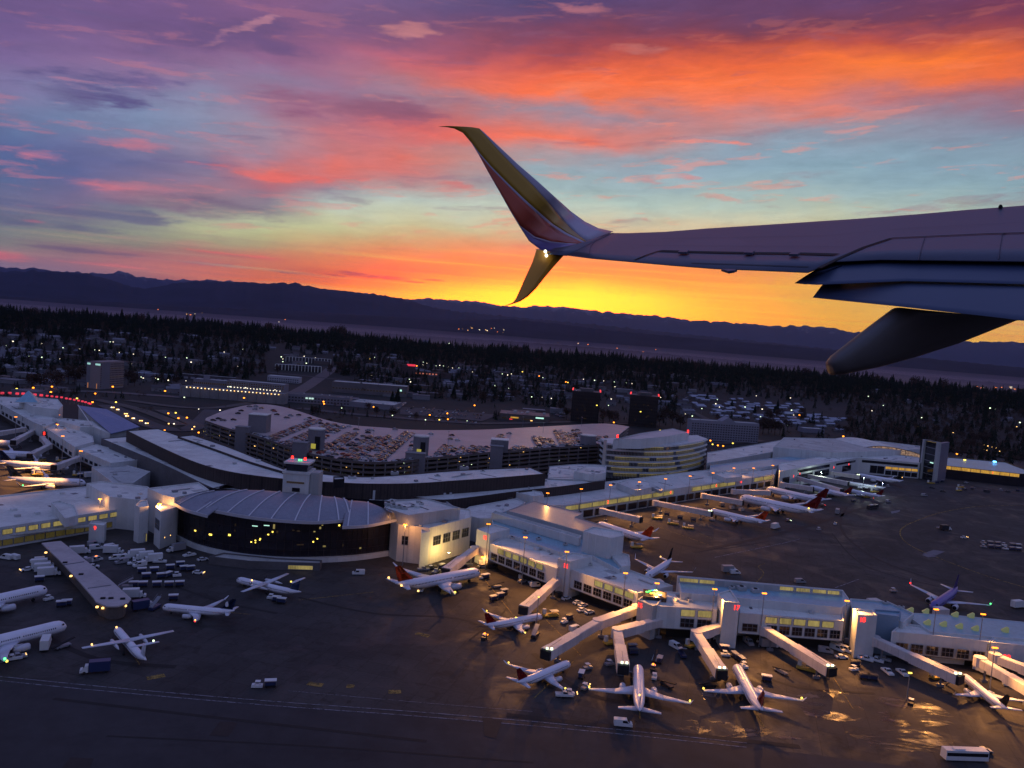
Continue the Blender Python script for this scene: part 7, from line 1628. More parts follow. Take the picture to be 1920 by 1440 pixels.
box_at('warehouse', 'pale building with a small tower left of the station', 'building', 362, 424, 724, 9, 14, stt, roofd, wn=(1, 16, lit_s, .3, .8)); box_at('water_tank_tower', 'small pale tower block behind the station', 'tower', 381, 393, 724, 14, 8, stt, roofd)
box_at('motel', 'row of low white sided buildings beyond the hotel', 'building', 330, 442, 709, 7, 10, mat('motel_dark', (.08, .07, .08), .8, .2, .1), roofd, wn=(1, 9, mat('motel_pale_bay', (.34, .33, .38), .7, .1, .2), .1, .9))
r, P, z0 = box_at('frame_building', 'near row of the pale framed parking structure', 'building', 516, 602, 694, 10, 16, mat('frame_dark', (.06, .055, .07), .8, .3, .1), roofw, wn=(1, 14, mat('frame_bays', (.03, .026, .03), .8, .2, .1), .05, .95)); mb = MB()
for k in range(15): q = Vector(P[0]).lerp(Vector(P[1]), k / 14); mb.beam((q.x, q.y - .5, z0), (q.x, q.y - .5, z0 + 10), .9)
local(r, mb, 'column', roofw)
r, P, z0 = box_at('frame_building', 'far row of the pale framed parking structure', 'building', 536, 620, 678, 10, 16, mat('frame_dark', (.06, .055, .07), .8, .3, .1), roofw); mb = MB()
for k in range(15): q = Vector(P[0]).lerp(Vector(P[1]), k / 14); mb.beam((q.x, q.y - .5, z0), (q.x, q.y - .5, z0 + 10), .9)
local(r, mb, 'column', roofw)
box_at('clinic', 'low white building with rounded end and lit green sign', 'building', 501, 560, 716, 9, 14, mat('clinic_wall', (.40, .40, .46), .7, .1, .1), roofw, wn=(2, 14, mat('clinic_windows', (.08, .08, .11), .4, .2, .2), .1, .8))
r, P, z0 = box_at('hangar', 'long grey hangar with a warm row of windows', 'building', 622, 762, 735, 15, 24, mat('hangar_wall', (.15, .135, .145), .8, .15, .1), roofd, wn=(1, 24, lit_s, .35, .55)); q = Vector(P[0]).lerp(Vector(P[1]), .92); local(r, MB().box((q.x, q.y - .5, z0 + 9), (2.4, .4, 2.4)), 'lit_sign', e_cyan)
box_at('depot', 'flat roofed depot below the grey hangar', 'building', 655, 738, 764, 6, 40, stt, roofd)
r, P, z0 = box_at('office_building', 'grey office with three pale lit windows by the road', 'building', 533, 655, 754, 10, 22, stt, concd, wn=(2, 20, mat('office_dark_windows', (.05, .045, .05), .3, .3, .2), .15, .85))
for u in (.34, .39, .43): q = Vector(P[0]).lerp(Vector(P[1]), u); local(r, MB().box((q.x, q.y - .5, z0 + 6), (2.6, .4, 1.8)), 'lit_window', mat('pale_window_glow', None, emit=(.62, .9, .75), es=.8))
r, P, z0 = box_at('hotel_block', 'hotel block with a red lit rooftop sign', 'hotel', 752, 777, 708, 22, 14, mat('brown_hotel', (.09, .065, .065), .8, .15, .1), concd, wn=(6, 8, mat('hotel_windows', (.05, .04, .05), .3, .3, .3), .1, .9)); q = Vector(P[0]).lerp(Vector(P[1]), .7); local(r, MB().box((q.x, q.y - .5, z0 + 22), (15, .5, 3.4)), 'red_sign', mat('red_sign_glow', None, emit=(1, .05, .09), es=.75))
r, P, z0 = box_at('hotel_annex', 'low hotel annex with a pink lit arcade', 'hotel', 778, 846, 706, 9, 14, mat('brown_hotel', (.09, .065, .065), .8, .15, .1), concd)
for k in range(7): q = Vector(P[0]).lerp(Vector(P[1]), .04 + k * .09); local(r, MB().box((q.x, q.y - .4, z0 + 5.5), (3.0, .4, 2.2)), 'lit_window', mat('arcade_glow', None, emit=lin((190, 110, 90)), es=.8))
box_at('water_tower', 'pale squat water tower among the ridge trees', 'water tower', 792, 803, 646, 34, 16, mat('water_tower_blue', (.20, .25, .38), .6, .1, .1), roofd)
for x0, x1, yb, h, lb in ((0,28,693,6,'pale long shed at the left edge'),(30,82,698,6,'second pale long shed near the left edge'),(62,80,676,5,'small pale shed above the two long ones'),(172,182,668,8,'pale house above the hotel tower'),(218,230,676,10,'pale blue hut right above the hotel'),(248,320,708,7,'long low store right of the hotel tower'),(1272,1300,715,5,'blue gray roofed hall in the trees, left piece'),(1322,1364,720,5,'blue gray roofed hall in the trees, right piece'),(1505,1545,812,6,'white tent like roof by the far terminal'),(985,1060,738,6,'long low lit building left of the dark towers'),(1090,1200,716,5,'strip of shops under a row of green white lamps'),(1480,1502,730,6,'pale curved roof in the right hand trees'),(830,860,722,6,'brown low house right of the pink arcade'),(1010,1062,726,6,'second low building left of the dark towers'),(700,740,712,6,'low brown house left of the red sign hotel')):
    box_at('low_building', lb, 'building', x0, x1, yb, h, 14, mat('shed_wall_%d' % (x0 % 3), ((.16, .16, .20), (.10, .09, .11), (.2, .2, .26))[x0 % 3], .8, .15, .1), (roofd, concd, roofb)[x0 % 3], skew=rr_.uniform(-.5, .5))
# ---- red and white lamps of the curving access road, street lamps and far town lights
def lamp(px, py, label, m, s_=.9, h=8, group='street lamps beyond the terminals', lift=True):
    p = PIX(px, py + (h * 1500 / 1100 if lift else 0) * (1 if py > 700 else .6))
    if p is None: return
    D = math.hypot(p.x, p.y); q = ray(px, py); k = D / math.hypot(q.x, q.y); zz = CAM_H + q.z * k; zz = max(zz, p.z + 1.5); k_ = D / 1000
    r = thing('street_lamp', label, 'street lamp', group, (p.x, p.y, p.z)); hh = zz - p.z
    if hh > 2: MB().cyl((0, 0, 0), (0, 0, hh), .12, .08, 5).build('pole', steel, r)
    MB().box((0, 0, hh), (s_ * k_, s_ * .8 * k_, s_ * .8 * k_)).build('lamp_head', m, r)
G1 = 'red lamps of the curving access road'
for k, (x, y) in enumerate([(4,737),(18,737),(32,738),(43,738),(53,739),(65,740),(77,741),(88,742),(97,743),(106,744),(115,745),(124,747),(131,748),(139,749.5),(147,751),(154,752.5),(160,754),(166,756),(169,757)]): lamp(x, y, '%s red lamp from the left along the access road' % ordn(k), mat('rose_lamp_glow', None, emit=(1, .06, .1), es=.75), 2.6 if k < 7 else 2.0, 8, G1)
for k, (x, y) in enumerate([(209,769),(213,769),(219,773),(222,773),(234,779),(238,779),(236,783),(240,784),(248,790),(251,791),(262,796),(266,796),(273,799),(277,799),(316,801),(326,798),(360,808),(364,806)]): lamp(x, y, '%s headlamp from the left on the approach road' % ordn(k), e_warm if k % 3 else e_pale, 1.3, 1.5, 'headlamps on the approach road', False)
AMB = [(31,729),(95,735),(97,725),(144,747),(173,754),(178,738),(211,725),(217,754),(308,807),(309,733),(315,775),(329,774),(334,784),(350,783),(372,811),(383,809),(457,746),(606,753),(607,757),(700,763),(781,686),(693,673),(839,786),(823,787),(1010,801),(889,760),(838,775),(805,778),(1150,792),(1148,797),(1237,807),(1108,769),(1331,826),(1308,823),(1335,833),(1345,835),(1355,836),(1373,831),(1307,823),(1344,815),(1498,778),(1793,851),(62,727),(1064,717),(1010,705),(979,697),(1580,818),(1060,716)]
for k, (x, y) in enumerate(sorted(AMB)): lamp(x, y, '%s of the amber street lamps from the left' % ordn(k), e_amb2 if k % 4 else e_yel, 1.5 if y > 720 else 1.2, 8, 'amber street lamps')
WHT = [(24,640),(54,668),(78,644),(78,670),(112,673),(118,652),(149,654),(177,656),(186,657),(207,641),(212,641),(213,666),(223,661),(250,664),(280,667),(310,670),(331,672),(333,673),(358,679),(350,671),(240,681),(246,683),(246,690),(264,707),(268,709),(291,709),(296,711),(315,713),(348,714),(358,727),(380,727),(390,728),(405,730),(418,730),(431,725),(460,727),(487,729),(515,731),(541,737),(446,687),(530,673),(549,666),(530,678),(574,681),(527,669),(570,668),(591,671),(702,670),(728,670),(793,679),(793,684),(800,681),(817,686),(824,685),(831,686),(840,688),(848,690),(860,690),(866,691),(695,703),(767,711),(764,715),(769,716),(885,697),(941,701),(951,703),(958,701),(941,668),(842,644),(927,723),(953,728),(1017,708),(996,744),(1016,745),(1033,747),(1053,748),(1093,711),(1114,713),(1131,714),(1151,716),(1173,718),(1184,719),(1199,737),(1152,725),(1145,748),(1140,760),(1238,745),(1417,742),(1481,746),(1262,685),(1301,700),(1344,749),(1341,757),(1315,766),(1348,763),(1396,763),(1428,767),(1483,769),(1487,778),(1297,780),(1284,776),(1425,781),(1476,797),(1634,770),(1627,743),(1655,760),(1727,783),(1786,811),(1911,792),(1855,765),(1865,767),(1845,834),(1851,836),(1859,838),(1866,840),(1843,842),(1849,844),(1873,846),(1720,800),(12,648),(300,650),(420,660),(455,655),(1905,800),(345,745),(372,767),(412,769),(640,765),(735,779),(875,789),(797,787)]
for k, (x, y) in enumerate(sorted(WHT)): lamp(x, y, '%s of the pale street lamps from the left' % ordn(k), (e_white, e_pale)[k % 2] if y < 800 else e_warm, (.85, 1.1, .7)[k % 3], 8, 'pale street lamps')
rr_ = random.Random(21)
FT = [(rr_.uniform(860, 965), 0, 617) for _ in range(15)] + [(rr_.uniform(1040, 1230), 0, 651) for _ in range(10)] + [(rr_.uniform(1420, 1560), 0, 699) for _ in range(14)] + [(rr_.uniform(1820, 1920), 0, 727) for _ in range(12)] + [(rr_.uniform(230, 560), 0, 592) for _ in range(7)]
tl = []
for x, _, y0 in FT:
    yy = y0 + (x - {617: 900, 651: 1130, 699: 1480, 727: 1870, 592: 400}[y0]) * .08 + rr_.uniform(-4, 4); p = None; q = ray(x, yy); dist = 7500 if yy > proj((0, 1, -1))[1] - 999 else 7500
    h_ = math.hypot(q.x, q.y); D = min(10500, (CAM_H + 72) / max(1e-4, -q.z / h_)) if q.z < 0 else 10500
    if D > 10400: D = 8400
    c_ = CAMP + q * (D / h_); o = MB().box((0, 0, 0), (rr_.uniform(5, 13), 5, 3)).build('far_lamp', rr_.choice([e_warm, e_pale, lit_o, e_amber])); o.location = (c_.x, c_.y, max(c_.z, -76)); tl.append((x, o))
for k, (x, o) in enumerate(sorted(tl, key=lambda v: v[0])): tag(o, '%s distant valley light counted from the left' % ordn(k), 'town light', 'far lights in the valley')

# ---------------------------------------------------------------- houses
hw_ = [mat('house_wall_a', (.20, .20, .23), .85, .15, .2), mat('house_wall_b', (.20, .20, .22), .85, .15, .2), mat('house_wall_c', (.12, .10, .10), .85, .15, .2)]
hr_ = [mat('house_roof_a', (.13, .13, .16), .9, .25, .15), mat('house_roof_b', (.18, .18, .21), .85, .2, .15), mat('house_roof_c', (.07, .06, .07), .9, .25, .15)]
def house_proto(i):
    t = thing('house', 'x', 'house'); w_, d_, h = ((11, 8, 3.2), (14, 9, 5.5), (9, 8, 3.0), (20, 9, 5.8), (16, 6, 2.8))[i]
    MB().box((0, 0, h / 2 - 1), (w_, d_, h + 2)).build('wall', hw_[i % 3], t); o_ = .5; rh = d_ * .28; mb = MB()
    for s_ in (-1, 1): mb.face([(-w_ / 2 - o_, s_ * (d_ / 2 + o_), h - .1), (w_ / 2 + o_, s_ * (d_ / 2 + o_), h - .1), (w_ / 2 + o_, 0, h + rh), (-w_ / 2 - o_, 0, h + rh)])
    for s_ in (-1, 1): mb.face([(s_ * w_ / 2, -d_ / 2, h), (s_ * w_ / 2, d_ / 2, h), (s_ * w_ / 2, 0, h + rh)])
    mb.build('roof', hr_[(i + 1) % 3], t); MB().box((w_ * .2, -d_ / 2 - .04, 1.4), (2.0, .1, 1.2)).build('window', glass, t); MB().box((-w_ * .25, -d_ / 2 - .04, 1.1), (1.0, .1, 2.1)).build('door', hw_[2], t)
    return t
HP = [house_proto(i) for i in range(5)]
rr_ = random.Random(31); HS = []; occ = []
def houses(n, x0, x1, y0, y1, area, kinds=(0, 1, 2, 3), slope=.088, mind=17, ang=None, pmat=None):
    c_ = 0; tries = 0
    while c_ < n and tries < n * 30:
        tries += 1; x = rr_.uniform(x0, x1); y = rr_.uniform(y0, y1) + (x - x0) * slope; p = PIX(x, y)
        if p is None or any((p.x - a) ** 2 + (p.y - b) ** 2 < mind * mind for a, b in occ): continue
        occ.append((p.x, p.y)); k = rr_.choice(kinds); r = dup(HP[k], (p.x, p.y, p.z - .3), (rr_.uniform(-.5, .5) if ang is None else ang + rr_.uniform(-.06, .06)) + (math.pi / 2 if rr_.random() < .3 and ang is None else 0), 'x', 'houses beyond the airport', pmat); HS.append((x, k, area, r)); c_ += 1
houses(26, 0, 120, 620, 690, 'in the neighbourhood at the left edge'); houses(30, 120, 330, 618, 668, 'above the hotel tower'); houses(16, 330, 520, 620, 676, 'between hotel and framed parking structure')
houses(12, 630, 760, 640, 672, 'left of the red sign hotel', slope=.06); houses(12, 860, 980, 690, 740, 'left of the dark towers', slope=.06); houses(10, 1240, 1300, 735, 775, 'just left of the mobile homes')
houses(66, 1295, 1500, 742, 782, 'in the mobile home park', (4, 4, 2), slope=.09, mind=13, ang=.35, pmat={'roof': mat('mobile_home_roof', (.34, .36, .44), .8, .2, .2)}); houses(16, 1500, 1580, 778, 800, 'at the right tip of the mobile home park', (4,), slope=.12, mind=13, ang=.35, pmat={'roof': mat('mobile_home_roof', (.34, .36, .44), .8, .2, .2)})
houses(22, 500, 760, 628, 665, 'in the hills behind the framed structure', slope=.07)
houses(30, 760, 1250, 690, 735, 'in the streets before the ridge wood', slope=.075); houses(16, 1060, 1290, 735, 760, 'behind the dark towers')
houses(16, 0, 330, 690, 722, 'around the hotel tower', (1, 3), slope=.06); houses(14, 1640, 1915, 735, 790, 'hidden among the right hand trees', slope=.05, mind=40)
gg = defaultdict(list)
HN = ['small grey house', 'two storey pale house', 'small brown house', 'long pale apartment house', 'narrow mobile home']
for v in HS: gg[(v[1], v[2])].append(v)
for (k, ar), L in gg.items():
    L.sort(key=lambda v: v[0])
    for i, v in enumerate(L): v[3]['label'] = '%s %s%s' % (HN[k], ar, '' if len(L) == 1 else ', %s from the left' % ordn(i))
for pr in HP:
    for ch in list(pr.children_recursive): bpy.data.objects.remove(ch)
    bpy.data.objects.remove(pr)
TB = []
rr_ = random.Random(77); FL = [mat('flat_roof_%s' % n_, c_, .8, .25, .1, stain=.3) for n_, c_ in (('pale', (.20, .20, .23)), ('grey', (.16, .155, .18)), ('brown', (.14, .10, .10)))]
for i in range(900):
    x, y = rr_.uniform(0, 1300), 0; y = rr_.uniform(655, 745) + x * .035
    if len(TB) >= 80: break
    if 140 < x < 660 and y > 690: continue
    if x > 1060 and y > 740: continue
    if 740 < x < 930 and y > 755: continue
    p = PIX(x, y)
    if p is None or any((p.x - a) ** 2 + (p.y - b_) ** 2 < 26 ** 2 for a, b_ in occ): continue
    occ.append((p.x, p.y)); r = thing('store_building', 'x', 'building', 'small flat roofed buildings of the town', (p.x, p.y, p.z - .5), rr_.uniform(-.3, .3)); w_, d_, h = rr_.uniform(14, 34), rr_.uniform(9, 16), rr_.uniform(4, 7)
    MB().box((0, 0, h / 2), (w_, d_, h)).build('wall', rr_.choice(hw_), r); MB().box((0, 0, h + .25), (w_ + .4, d_ + .4, .5)).build('roof', rr_.choice(FL), r)
    if i % 3 == 0: MB().box((rr_.uniform(-4, 4), -d_ / 2 - .06, 1.8), (rr_.uniform(3, 8), .1, 1.6)).build('lit_window', lit_s, r)
    TB.append((x, y, r))
for k, v in enumerate(sorted(TB, key=lambda v: v[0])): v[2]['label'] = 'small flat roofed store in the town, %s from the left' % ordn(k)
# parking lots and access roads on the land
lotm = mat('parking_lot_asphalt', (.060, .058, .066), .85, .3, .03, fine=.3)
def landstrip(name, label, cat, px, wd, m, z=.25, n=8):
    P = catmull([PIX(*q) for q in px], n); mb = MB(); L1 = []; L2 = []
    for i, p in enumerate(P):
        d = (P[min(i + 1, len(P) - 1)] - P[max(i - 1, 0)]); d = Vector((d.x, d.y)).normalized(); s_ = Vector((d.y, -d.x)) * wd / 2
        for L_x, sg in ((L1, 1), (L2, -1)): x, y = p.x + sg * s_.x, p.y + sg * s_.y; L_x.append((x, y, land_z(x, y) + z))
    for i in range(len(P) - 1): mb.face([L1[i], L1[i + 1], L2[i + 1], L2[i]])
    tag(mb.build(name, m), label, cat, kind='structure')
landstrip('road', 'pale road climbing away right of the station', 'road', [(535,748),(560,735),(590,715),(612,700),(625,690)], 20, mat('far_road_asphalt', (.11, .095, .10), .8, .2, .03)); landstrip('road', 'wide road running behind the garage', 'road', [(560,768),(660,778),(800,790),(900,796)], 16, lotm)
landstrip('road', 'dark road running along the left of the garage', 'road', [(200,762),(250,785),(300,802),(360,806),(400,770)], 18, lotm); landstrip('road', 'elevated looking road in front of the hotel tower', 'road', [(100,733),(200,738),(340,746)], 16, mat('far_road_asphalt', (.11, .095, .10), .8, .2, .03))
rdm = mat('town_street_asphalt', (.050, .047, .052), .85, .2, .03)
for k, pl in enumerate(([(0,690),(120,693),(160,700)],[(0,655),(150,668),(330,690),(420,700)],[(240,640),(300,660),(330,690)],[(640,660),(760,672),(900,690),(1000,705),(1200,722)],[(760,720),(860,730),(980,745),(1060,752)],[(930,700),(960,725),(985,750)],[(1240,740),(1290,770),(1330,790)],[(420,690),(520,700),(620,712),(700,722)],[(1300,745),(1400,758),(1500,775),(1570,800)],[(1310,765),(1420,775),(1500,795)])):
    landstrip('street', 'dark town street beyond the airport', 'road', pl, 11, rdm, z=.28 + k * .01)
for k, pl in enumerate(([(300,770),(330,782),(372,800)],[(240,752),(330,765),(400,768),(470,756)],[(180,752),(260,768),(340,800)],[(900,796),(1000,796),(1100,792),(1180,796)],[(1230,812),(1330,832),(1430,828)])):
    landstrip('street', 'approach road strip beside the garage', 'road', pl, 12, mat('approach_concrete', (.085, .075, .07), .85, .25, .05, fine=.4), z=.32 + k * .01)
landstrip('parking_lot', 'long term parking lot crowded with pale cars', 'parking lot', [(750,772),(830,776),(920,786)], 78, lotm); landstrip('parking_lot', 'sloping car lot at the left edge', 'parking lot', [(-40,668),(20,662),(60,655)], 90, mat('pale_lot', (.14, .14, .17), .85, .3, .03)); landstrip('parking_lot', 'car lot beside the dark towers', 'parking lot', [(985,740),(1060,748)], 60, lotm)
rr_ = random.Random(41)
def lotrow(x0, y0, x1, y1, label, dens=.8, step=2.9):
    A, B = PIX(x0, y0), PIX(x1, y1); d = B - A; L = math.hypot(d.x, d.y); d = Vector((d.x / L, d.y / L, 0))
    for k in range(int(L / step)):
        if rr_.random() < dens: p = A + d * (k * step); put_car(p.x, p.y, land_z(p.x, p.y) + .3, math.atan2(d.x, -d.y), label, 'cars in the distant lots', (5, 4, 3, 3, 0, 1, 1))
for k in range(6): lotrow(748 + k * 4, 763 + k * 4.0, 915 - k * 2, 777 + k * 4.0, 'in the %s row of the distant long term lot' % ordn(k), .52, 4.4)
lotrow(738,772,760,756,'in the slanting row left of the distant lot', .9, 3.4)
for k in range(3): lotrow(985, 738 + k * 4, 1062, 744 + k * 4, 'in the %s row by the left dark tower' % ordn(k), .45, 5.0)
lotrow(1042,774,1062,780,'in the small lot left of the dark tower', .9, 3.2); lotrow(1044,780,1060,786,'in the small lot left of the dark tower, lower row', .9, 3.2)
CARS.sort(key=lambda c_: (0 if c_[3].location.z >= GZ - .1 and 'lot' not in c_[2] else 1, math.hypot(c_[3].location.x, c_[3].location.y)))
rest = CARS[298:]; CARS = CARS[:298]; mbx = MB(); smats = []
for c_ in rest:
    me = c_[3].data; off = len(mbx.v); mbx.v += [tuple(c_[3].matrix_basis @ v.co) for v in me.vertices]
    for pl in me.polygons:
        m_ = me.materials[pl.material_index]
        if m_ not in smats: smats.append(m_)
        mbx.f.append(tuple(off + i for i in pl.vertices)); mbx.mi.append(smats.index(m_))
    bpy.data.objects.remove(c_[3])
if rest: tag(mbx.build('parked_cars', smats), 'mass of small parked cars in the farther rows and lots', 'cars', kind='stuff')
gg = defaultdict(list)
for c_ in CARS: gg[(c_[1], c_[2])].append(c_)
for (nm, ar), L in gg.items():
    L.sort(key=lambda v: v[0])
    for i, v in enumerate(L): v[3]['label'] = '%s car %s%s' % (nm, ar, '' if len(L) == 1 else ', %s from left' % ordn(i))
print('CARS', len(CARS), 'HOUSES', len(HS), 'VEH', len(VEH))

# ---------------------------------------------------------------- trees
conm = mat('conifer_needles', (.022, .032, .020), .95, .5, .25, fine=2.5, spec=.1); decm = mat('bare_twig_brown', (.075, .050, .038), .95, .45, .3, fine=2.5, spec=.1); bark = mat('tree_bark', (.05, .036, .028), .95, .3, 1)
def tree_mesh(kind, seed, n):
    r_ = random.Random(seed); mb = MB()
    if kind == 'con':
        H = 1.0
        for i in range(n):
            u = r_.random() ** .75; z = .12 + .88 * u; rad = (1 - u) ** .85 * .20 * r_.uniform(.35, 1.1); a = r_.uniform(0, 6.283); s_ = .055 * (1.25 - u) * r_.uniform(.6, 1.3)
            c_ = Vector((rad * math.cos(a), rad * math.sin(a), z - rad * .35)); o_ = Vector((math.cos(a), math.sin(a), -.5)) * s_ * 1.5; t_ = Vector((-math.sin(a), math.cos(a), 0)) * s_ * .8
            mb.face([c_ - o_ * .5 + t_ * .3, c_ + o_ * .2 + t_, c_ + o_ + Vector((0, 0, -s_ * .2)), c_ + o_ * .2 - t_]); mb.face([c_ - o_ * .5 + Vector((0, 0, s_)), c_ + o_ * .9 - Vector((0, 0, s_ * .5)), c_ - o_ * .2 - Vector((0, 0, s_ * .9))])
        mb.cyl((0, 0, .2), (0, 0, 1.03), .035, .004, 5)
    else:
        cl = [(r_.uniform(-.2, .2), r_.uniform(-.2, .2), r_.uniform(.45, .82), r_.uniform(.14, .24)) for _ in range(9)]
        for i in range(n):
            x, y, z, q = r_.choice(cl); d = Vector((r_.gauss(0, 1), r_.gauss(0, 1), r_.gauss(0, .8))).normalized() * q * r_.uniform(.4, 1.08); c_ = Vector((x, y, z)) + d; s_ = r_.uniform(.02, .05)
            u = Vector((r_.gauss(0, 1), r_.gauss(0, 1), r_.gauss(0, 1))).normalized() * s_; v = u.cross(Vector((r_.gauss(0, 1), r_.gauss(0, 1), 1))).normalized() * s_ * .6; mb.face([c_ - u, c_ + v, c_ + u, c_ - v])
    return mb
def tree_proto(kind, seed, n):
    t = thing('conifer_tree' if kind == 'con' else 'broadleaf_tree', 'x', 'tree'); tree_mesh(kind, seed, n).build('crown', conm if kind == 'con' else decm, t)
    mb = MB(); mb.cyl((0, 0, 0), (0, 0, .5), .022, .012, 6)
    if kind != 'con':
        for a in (0, 2.1, 4.2): mb.cyl((0, 0, .3), (.16 * math.cos(a), .16 * math.sin(a), .62), .012, .005, 5)
    mb.build('trunk', bark, t); return t
TP = [tree_proto('con', s_, 420) for s_ in (1, 2, 3, 4)] + [tree_proto('dec', s_, 700) for s_ in (5, 6, 7)]
TREES = []; rr_ = random.Random(51)
def tree_at(p, h, k, area):
    r = dup(TP[k], (p.x, p.y, p.z - .5), rr_.uniform(0, 6.28), 'x', 'trees beyond the airport'); r.scale = (h * rr_.uniform(.8, 1.15),) * 2 + (h,); TREES.append((proj((p.x, p.y, p.z))[0], 'conifer' if k < 4 else 'bare broadleaf tree', area, r))
# skyline trees of the ridge: the ones that stand out
for i in range(150):
    x = -10 + i * 13.1 + rr_.uniform(-5, 5); a = az_el(x, 640)[0]; D = rr_.uniform(2150, 2450); px_, py_ = math.sin(R(a)) * D, math.cos(R(a)) * D; tree_at(Vector((px_, py_, land_z(px_, py_))), rr_.uniform(20, 40) * (1 + .6 * mnoise.noise(Vector((px_ * .009, py_ * .009, 4.0)))), rr_.choice((0, 1, 2, 3, 3, 4, 5)), 'standing out on the ridge skyline')
for i in range(46):
    x = rr_.uniform(1240, 1910); y = rr_.uniform(760, 800) + (x - 1240) * .085
    if x < 1500: y = 800 + rr_.uniform(-15, 12)
    p = PIX(x, y)
    if x < 1450 and not (1425 < x < 1450): continue
    tree_at(p, rr_.uniform(12, 20), rr_.choice((4, 5, 6)), 'on the wooded slope at the right')
for x, y, h, k in [(1440,816,24,4),(1452,818,22,5),(1430,814,22,6),(1446,812,20,4),(1462,815,18,5),(615,800,9,5),(745,755,20,0),(735,757,17,1),(690,772,12,4),(706,783,14,5),(735,786,14,6),(780,790,10,4),(1130,796,22,4),(1142,792,18,5),(1120,780,16,6),(1150,798,20,4),(240,722,22,5),(252,725,20,4),(150,720,26,5),(140,722,24,6),(128,722,26,4),(60,732,22,5),(75,735,24,6),(105,735,24,4),(330,724,14,5),(345,735,12,6),(1050,775,16,4),(1062,790,18,5),(590,776,10,5),(870,752,18,0),(850,748,20,1),(1245,790,20,4),(1260,800,22,5),(1275,806,22,6),(1236,800,18,4),(960,752,18,5),(905,755,18,4),(520,705,18,5),(490,700,18,4),(470,700,20,6),(440,703,14,5),(618,705,20,4),(640,700,22,5),(660,702,24,6),(1395,792,14,5),(1345,790,12,4),(1372,762,12,1),(1415,775,14,0),(1457,772,20,1),(1452,778,16,0)]:
    p = PIX(x, y); tree_at(p, h, k, 'among the streets beyond the garage')
gg = defaultdict(list)
for v in TREES: gg[(v[1], v[2])].append(v)
for (nm, ar), L in gg.items():
    L.sort(key=lambda v: v[0])
    for i, v in enumerate(L): v[3]['label'] = '%s %s, %s from the left' % (nm, ar, ordn(i))
for pr in TP:
    for ch in list(pr.children_recursive): bpy.data.objects.remove(ch)
    bpy.data.objects.remove(pr)
# the wood that reads as one mass: thousands of crowns of three kinds merged by numpy
def forest(name, label, spots, protos):
    for m_i, (m, seeds) in enumerate(protos):
        Vs = []; Fs = []; off = 0; base = []
        for sd, kind, n in seeds:
            mb = tree_mesh(kind, sd, n); v = np.array(mb.v); f3 = [f for f in mb.f]; base.append((v, f3))
        vlist = []; flist = []
        for j, (x, y, z, h) in enumerate([s_ for s_ in spots if s_[4] == m_i and True for s_ in [s_[:4]]]):
            v, f3 = base[j % len(base)]; a = rr_.uniform(0, 6.28); c_, s_ = math.cos(a), math.sin(a); w_ = h * rr_.uniform(.8, 1.2)
            vv = np.empty_like(v); vv[:, 0] = (v[:, 0] * c_ - v[:, 1] * s_) * w_ + x; vv[:, 1] = (v[:, 0] * s_ + v[:, 1] * c_) * w_ + y; vv[:, 2] = v[:, 2] * h + z
            vlist.append(vv); flist.append((off, f3)); off += len(v)
        if not vlist: continue
        V = np.concatenate(vlist); loops = []; starts = []; tot = []; pos = 0
        fl = {}
        for o_, f3 in flist:
            key = id(f3)
            if key not in fl: fl[key] = (np.array([q for f in f3 for q in f], dtype=np.int32), np.array([len(f) for f in f3], dtype=np.int32))
            lp, ln = fl[key]; loops.append(lp + o_); tot.append(ln)
        loops = np.concatenate(loops); tot = np.concatenate(tot); starts = np.concatenate(([0], np.cumsum(tot)[:-1])).astype(np.int32)
        me = bpy.data.meshes.new(name); me.vertices.add(len(V)); me.vertices.foreach_set('co', V.astype(np.float32).ravel()); me.loops.add(len(loops)); me.loops.foreach_set('vertex_index', loops)
        me.polygons.add(len(starts)); me.polygons.foreach_set('loop_start', starts); me.update(calc_edges=True); me.materials.append(m)
        o = bpy.data.objects.new(name, me); COL.objects.link(o); tag(o, label[m_i], 'woodland', kind='stuff'); print(name, len(V))
spots = []
def hfree(x, y, d=11): return all((x - a) ** 2 + (y - b) ** 2 > d * d for a, b in occ)
for i in range(9500):
    a = rr_.uniform(-36, 36); t_ = rr_.random(); D = 1640 + 900 * t_ ** .8 if i % 3 else rr_.uniform(1950, 2500)
    if D < 1800 and rr_.random() < .35: continue
    x, y = math.sin(R(a)) * D, math.cos(R(a)) * D
    if not hfree(x, y): continue
    cc = rr_.random() < .62; spots.append((x, y, land_z(x, y) - .5, (rr_.uniform(14, 31) if cc else rr_.uniform(11, 20)) * (1 + .7 * mnoise.noise(Vector((x * .009, y * .009, 4.0)))), 0 if cc else 1))
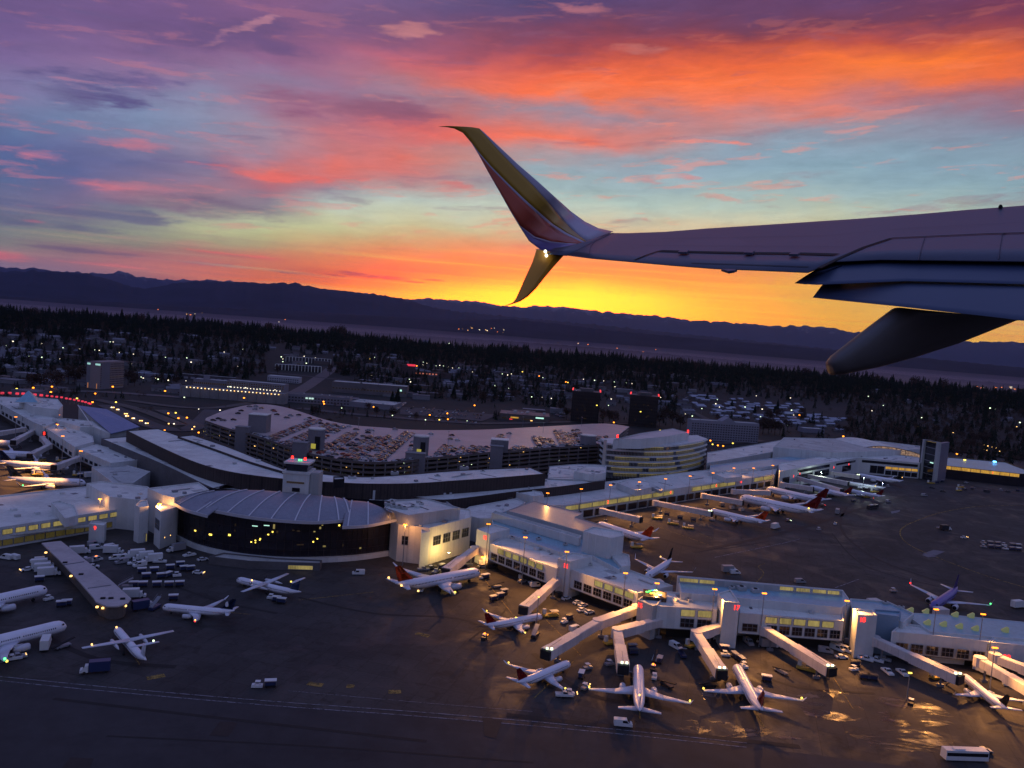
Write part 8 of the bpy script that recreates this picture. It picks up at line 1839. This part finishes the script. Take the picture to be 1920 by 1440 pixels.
for i in range(11000):   # thinner cover over the streets, thick at the right
    a = rr_.uniform(-36, 36); right = a > 15.5; D = rr_.uniform(980 if right else 1120, 1900); x, y = math.sin(R(a)) * D, math.cos(R(a)) * D; px_, py_ = proj((x, y, 10))
    if px_ < 1560 and not right:
        dn = mnoise.noise(Vector((x * .006, y * .006, 2.0)))
        if D < 1180 and rr_.random() < .5: continue
        if dn < .0 and rr_.random() < .3: continue
    if 1270 < px_ < 1590 and 738 + (px_ - 1290) * .09 < py_ < 800 + (px_ - 1290) * .075 and rr_.random() < .93: continue
    if 735 < px_ < 925 and 758 < py_ < 795: continue
    if px_ < 240 and py_ > 690 and rr_.random() < .5: continue
    if 330 < px_ < 660 and 700 < py_ < 770: continue
    if 500 < px_ < 625 and 660 < py_ < 720: continue
    if 930 < px_ < 1035 and 755 < py_ < 800: continue
    if 1065 < px_ < 1235 and 735 < py_ < 800: continue
    if 150 < px_ < 240 and 680 < py_ < 745: continue
    if 1290 < px_ < 1425 and 780 < py_ < 835: continue
    if px_ > 1560 and D < 1010 + max(0, (1700 - px_)) * .4: continue
    if not hfree(x, y): continue
    cc = rr_.random() < (.25 if right else .4); spots.append((x, y, land_z(x, y) - .5, rr_.uniform(10, 20) if cc else rr_.uniform(8, 15), 0 if cc else 1))
for i in range(2600):   # dark bushes and street trees round the garage and the approach roads
    x = rr_.uniform(-20, 1920); y = rr_.uniform(735, 800) + (x - 960) * .03
    if 150 < x < 240 and y < 745: continue
    if 330 < x < 740 and 715 < y < 768: continue
    if 935 < x < 1035 and y < 800: continue
    if 1290 < x < 1425 and y < 835: continue
    if 735 < x < 925 and 758 < y < 795: continue
    if 1270 < x < 1590 and y < 800 + (x - 1290) * .075: continue
    p = PIX(x, y)
    if p is None or inpoly(p.x, p.y, GPOLY) or mnoise.noise(Vector((p.x * .012, p.y * .012, 7.0))) < .02: continue
    if x < 330 and y > 752 and mnoise.noise(Vector((p.x * .02, p.y * .02, 9.0))) < .1: continue
    spots.append((p.x, p.y, p.z - .4, rr_.uniform(4, 10), 0 if rr_.random() < .3 else 1))
forest('woodland', ['dark conifer wood covering the ridge beyond the airport', 'brown leafless wood mixed with the conifers on the ridge'], spots, [(conm, [(11, 'con', 90), (12, 'con', 90), (13, 'con', 110)]), (decm, [(14, 'dec', 110), (15, 'dec', 110), (16, 'dec', 120)])])
HAZE_D = 1.15e-5; FOG_D = 3.5e-4; MIST_D = 1.6e-4
HAZE_ON = True
if HAZE_ON: haze_box()
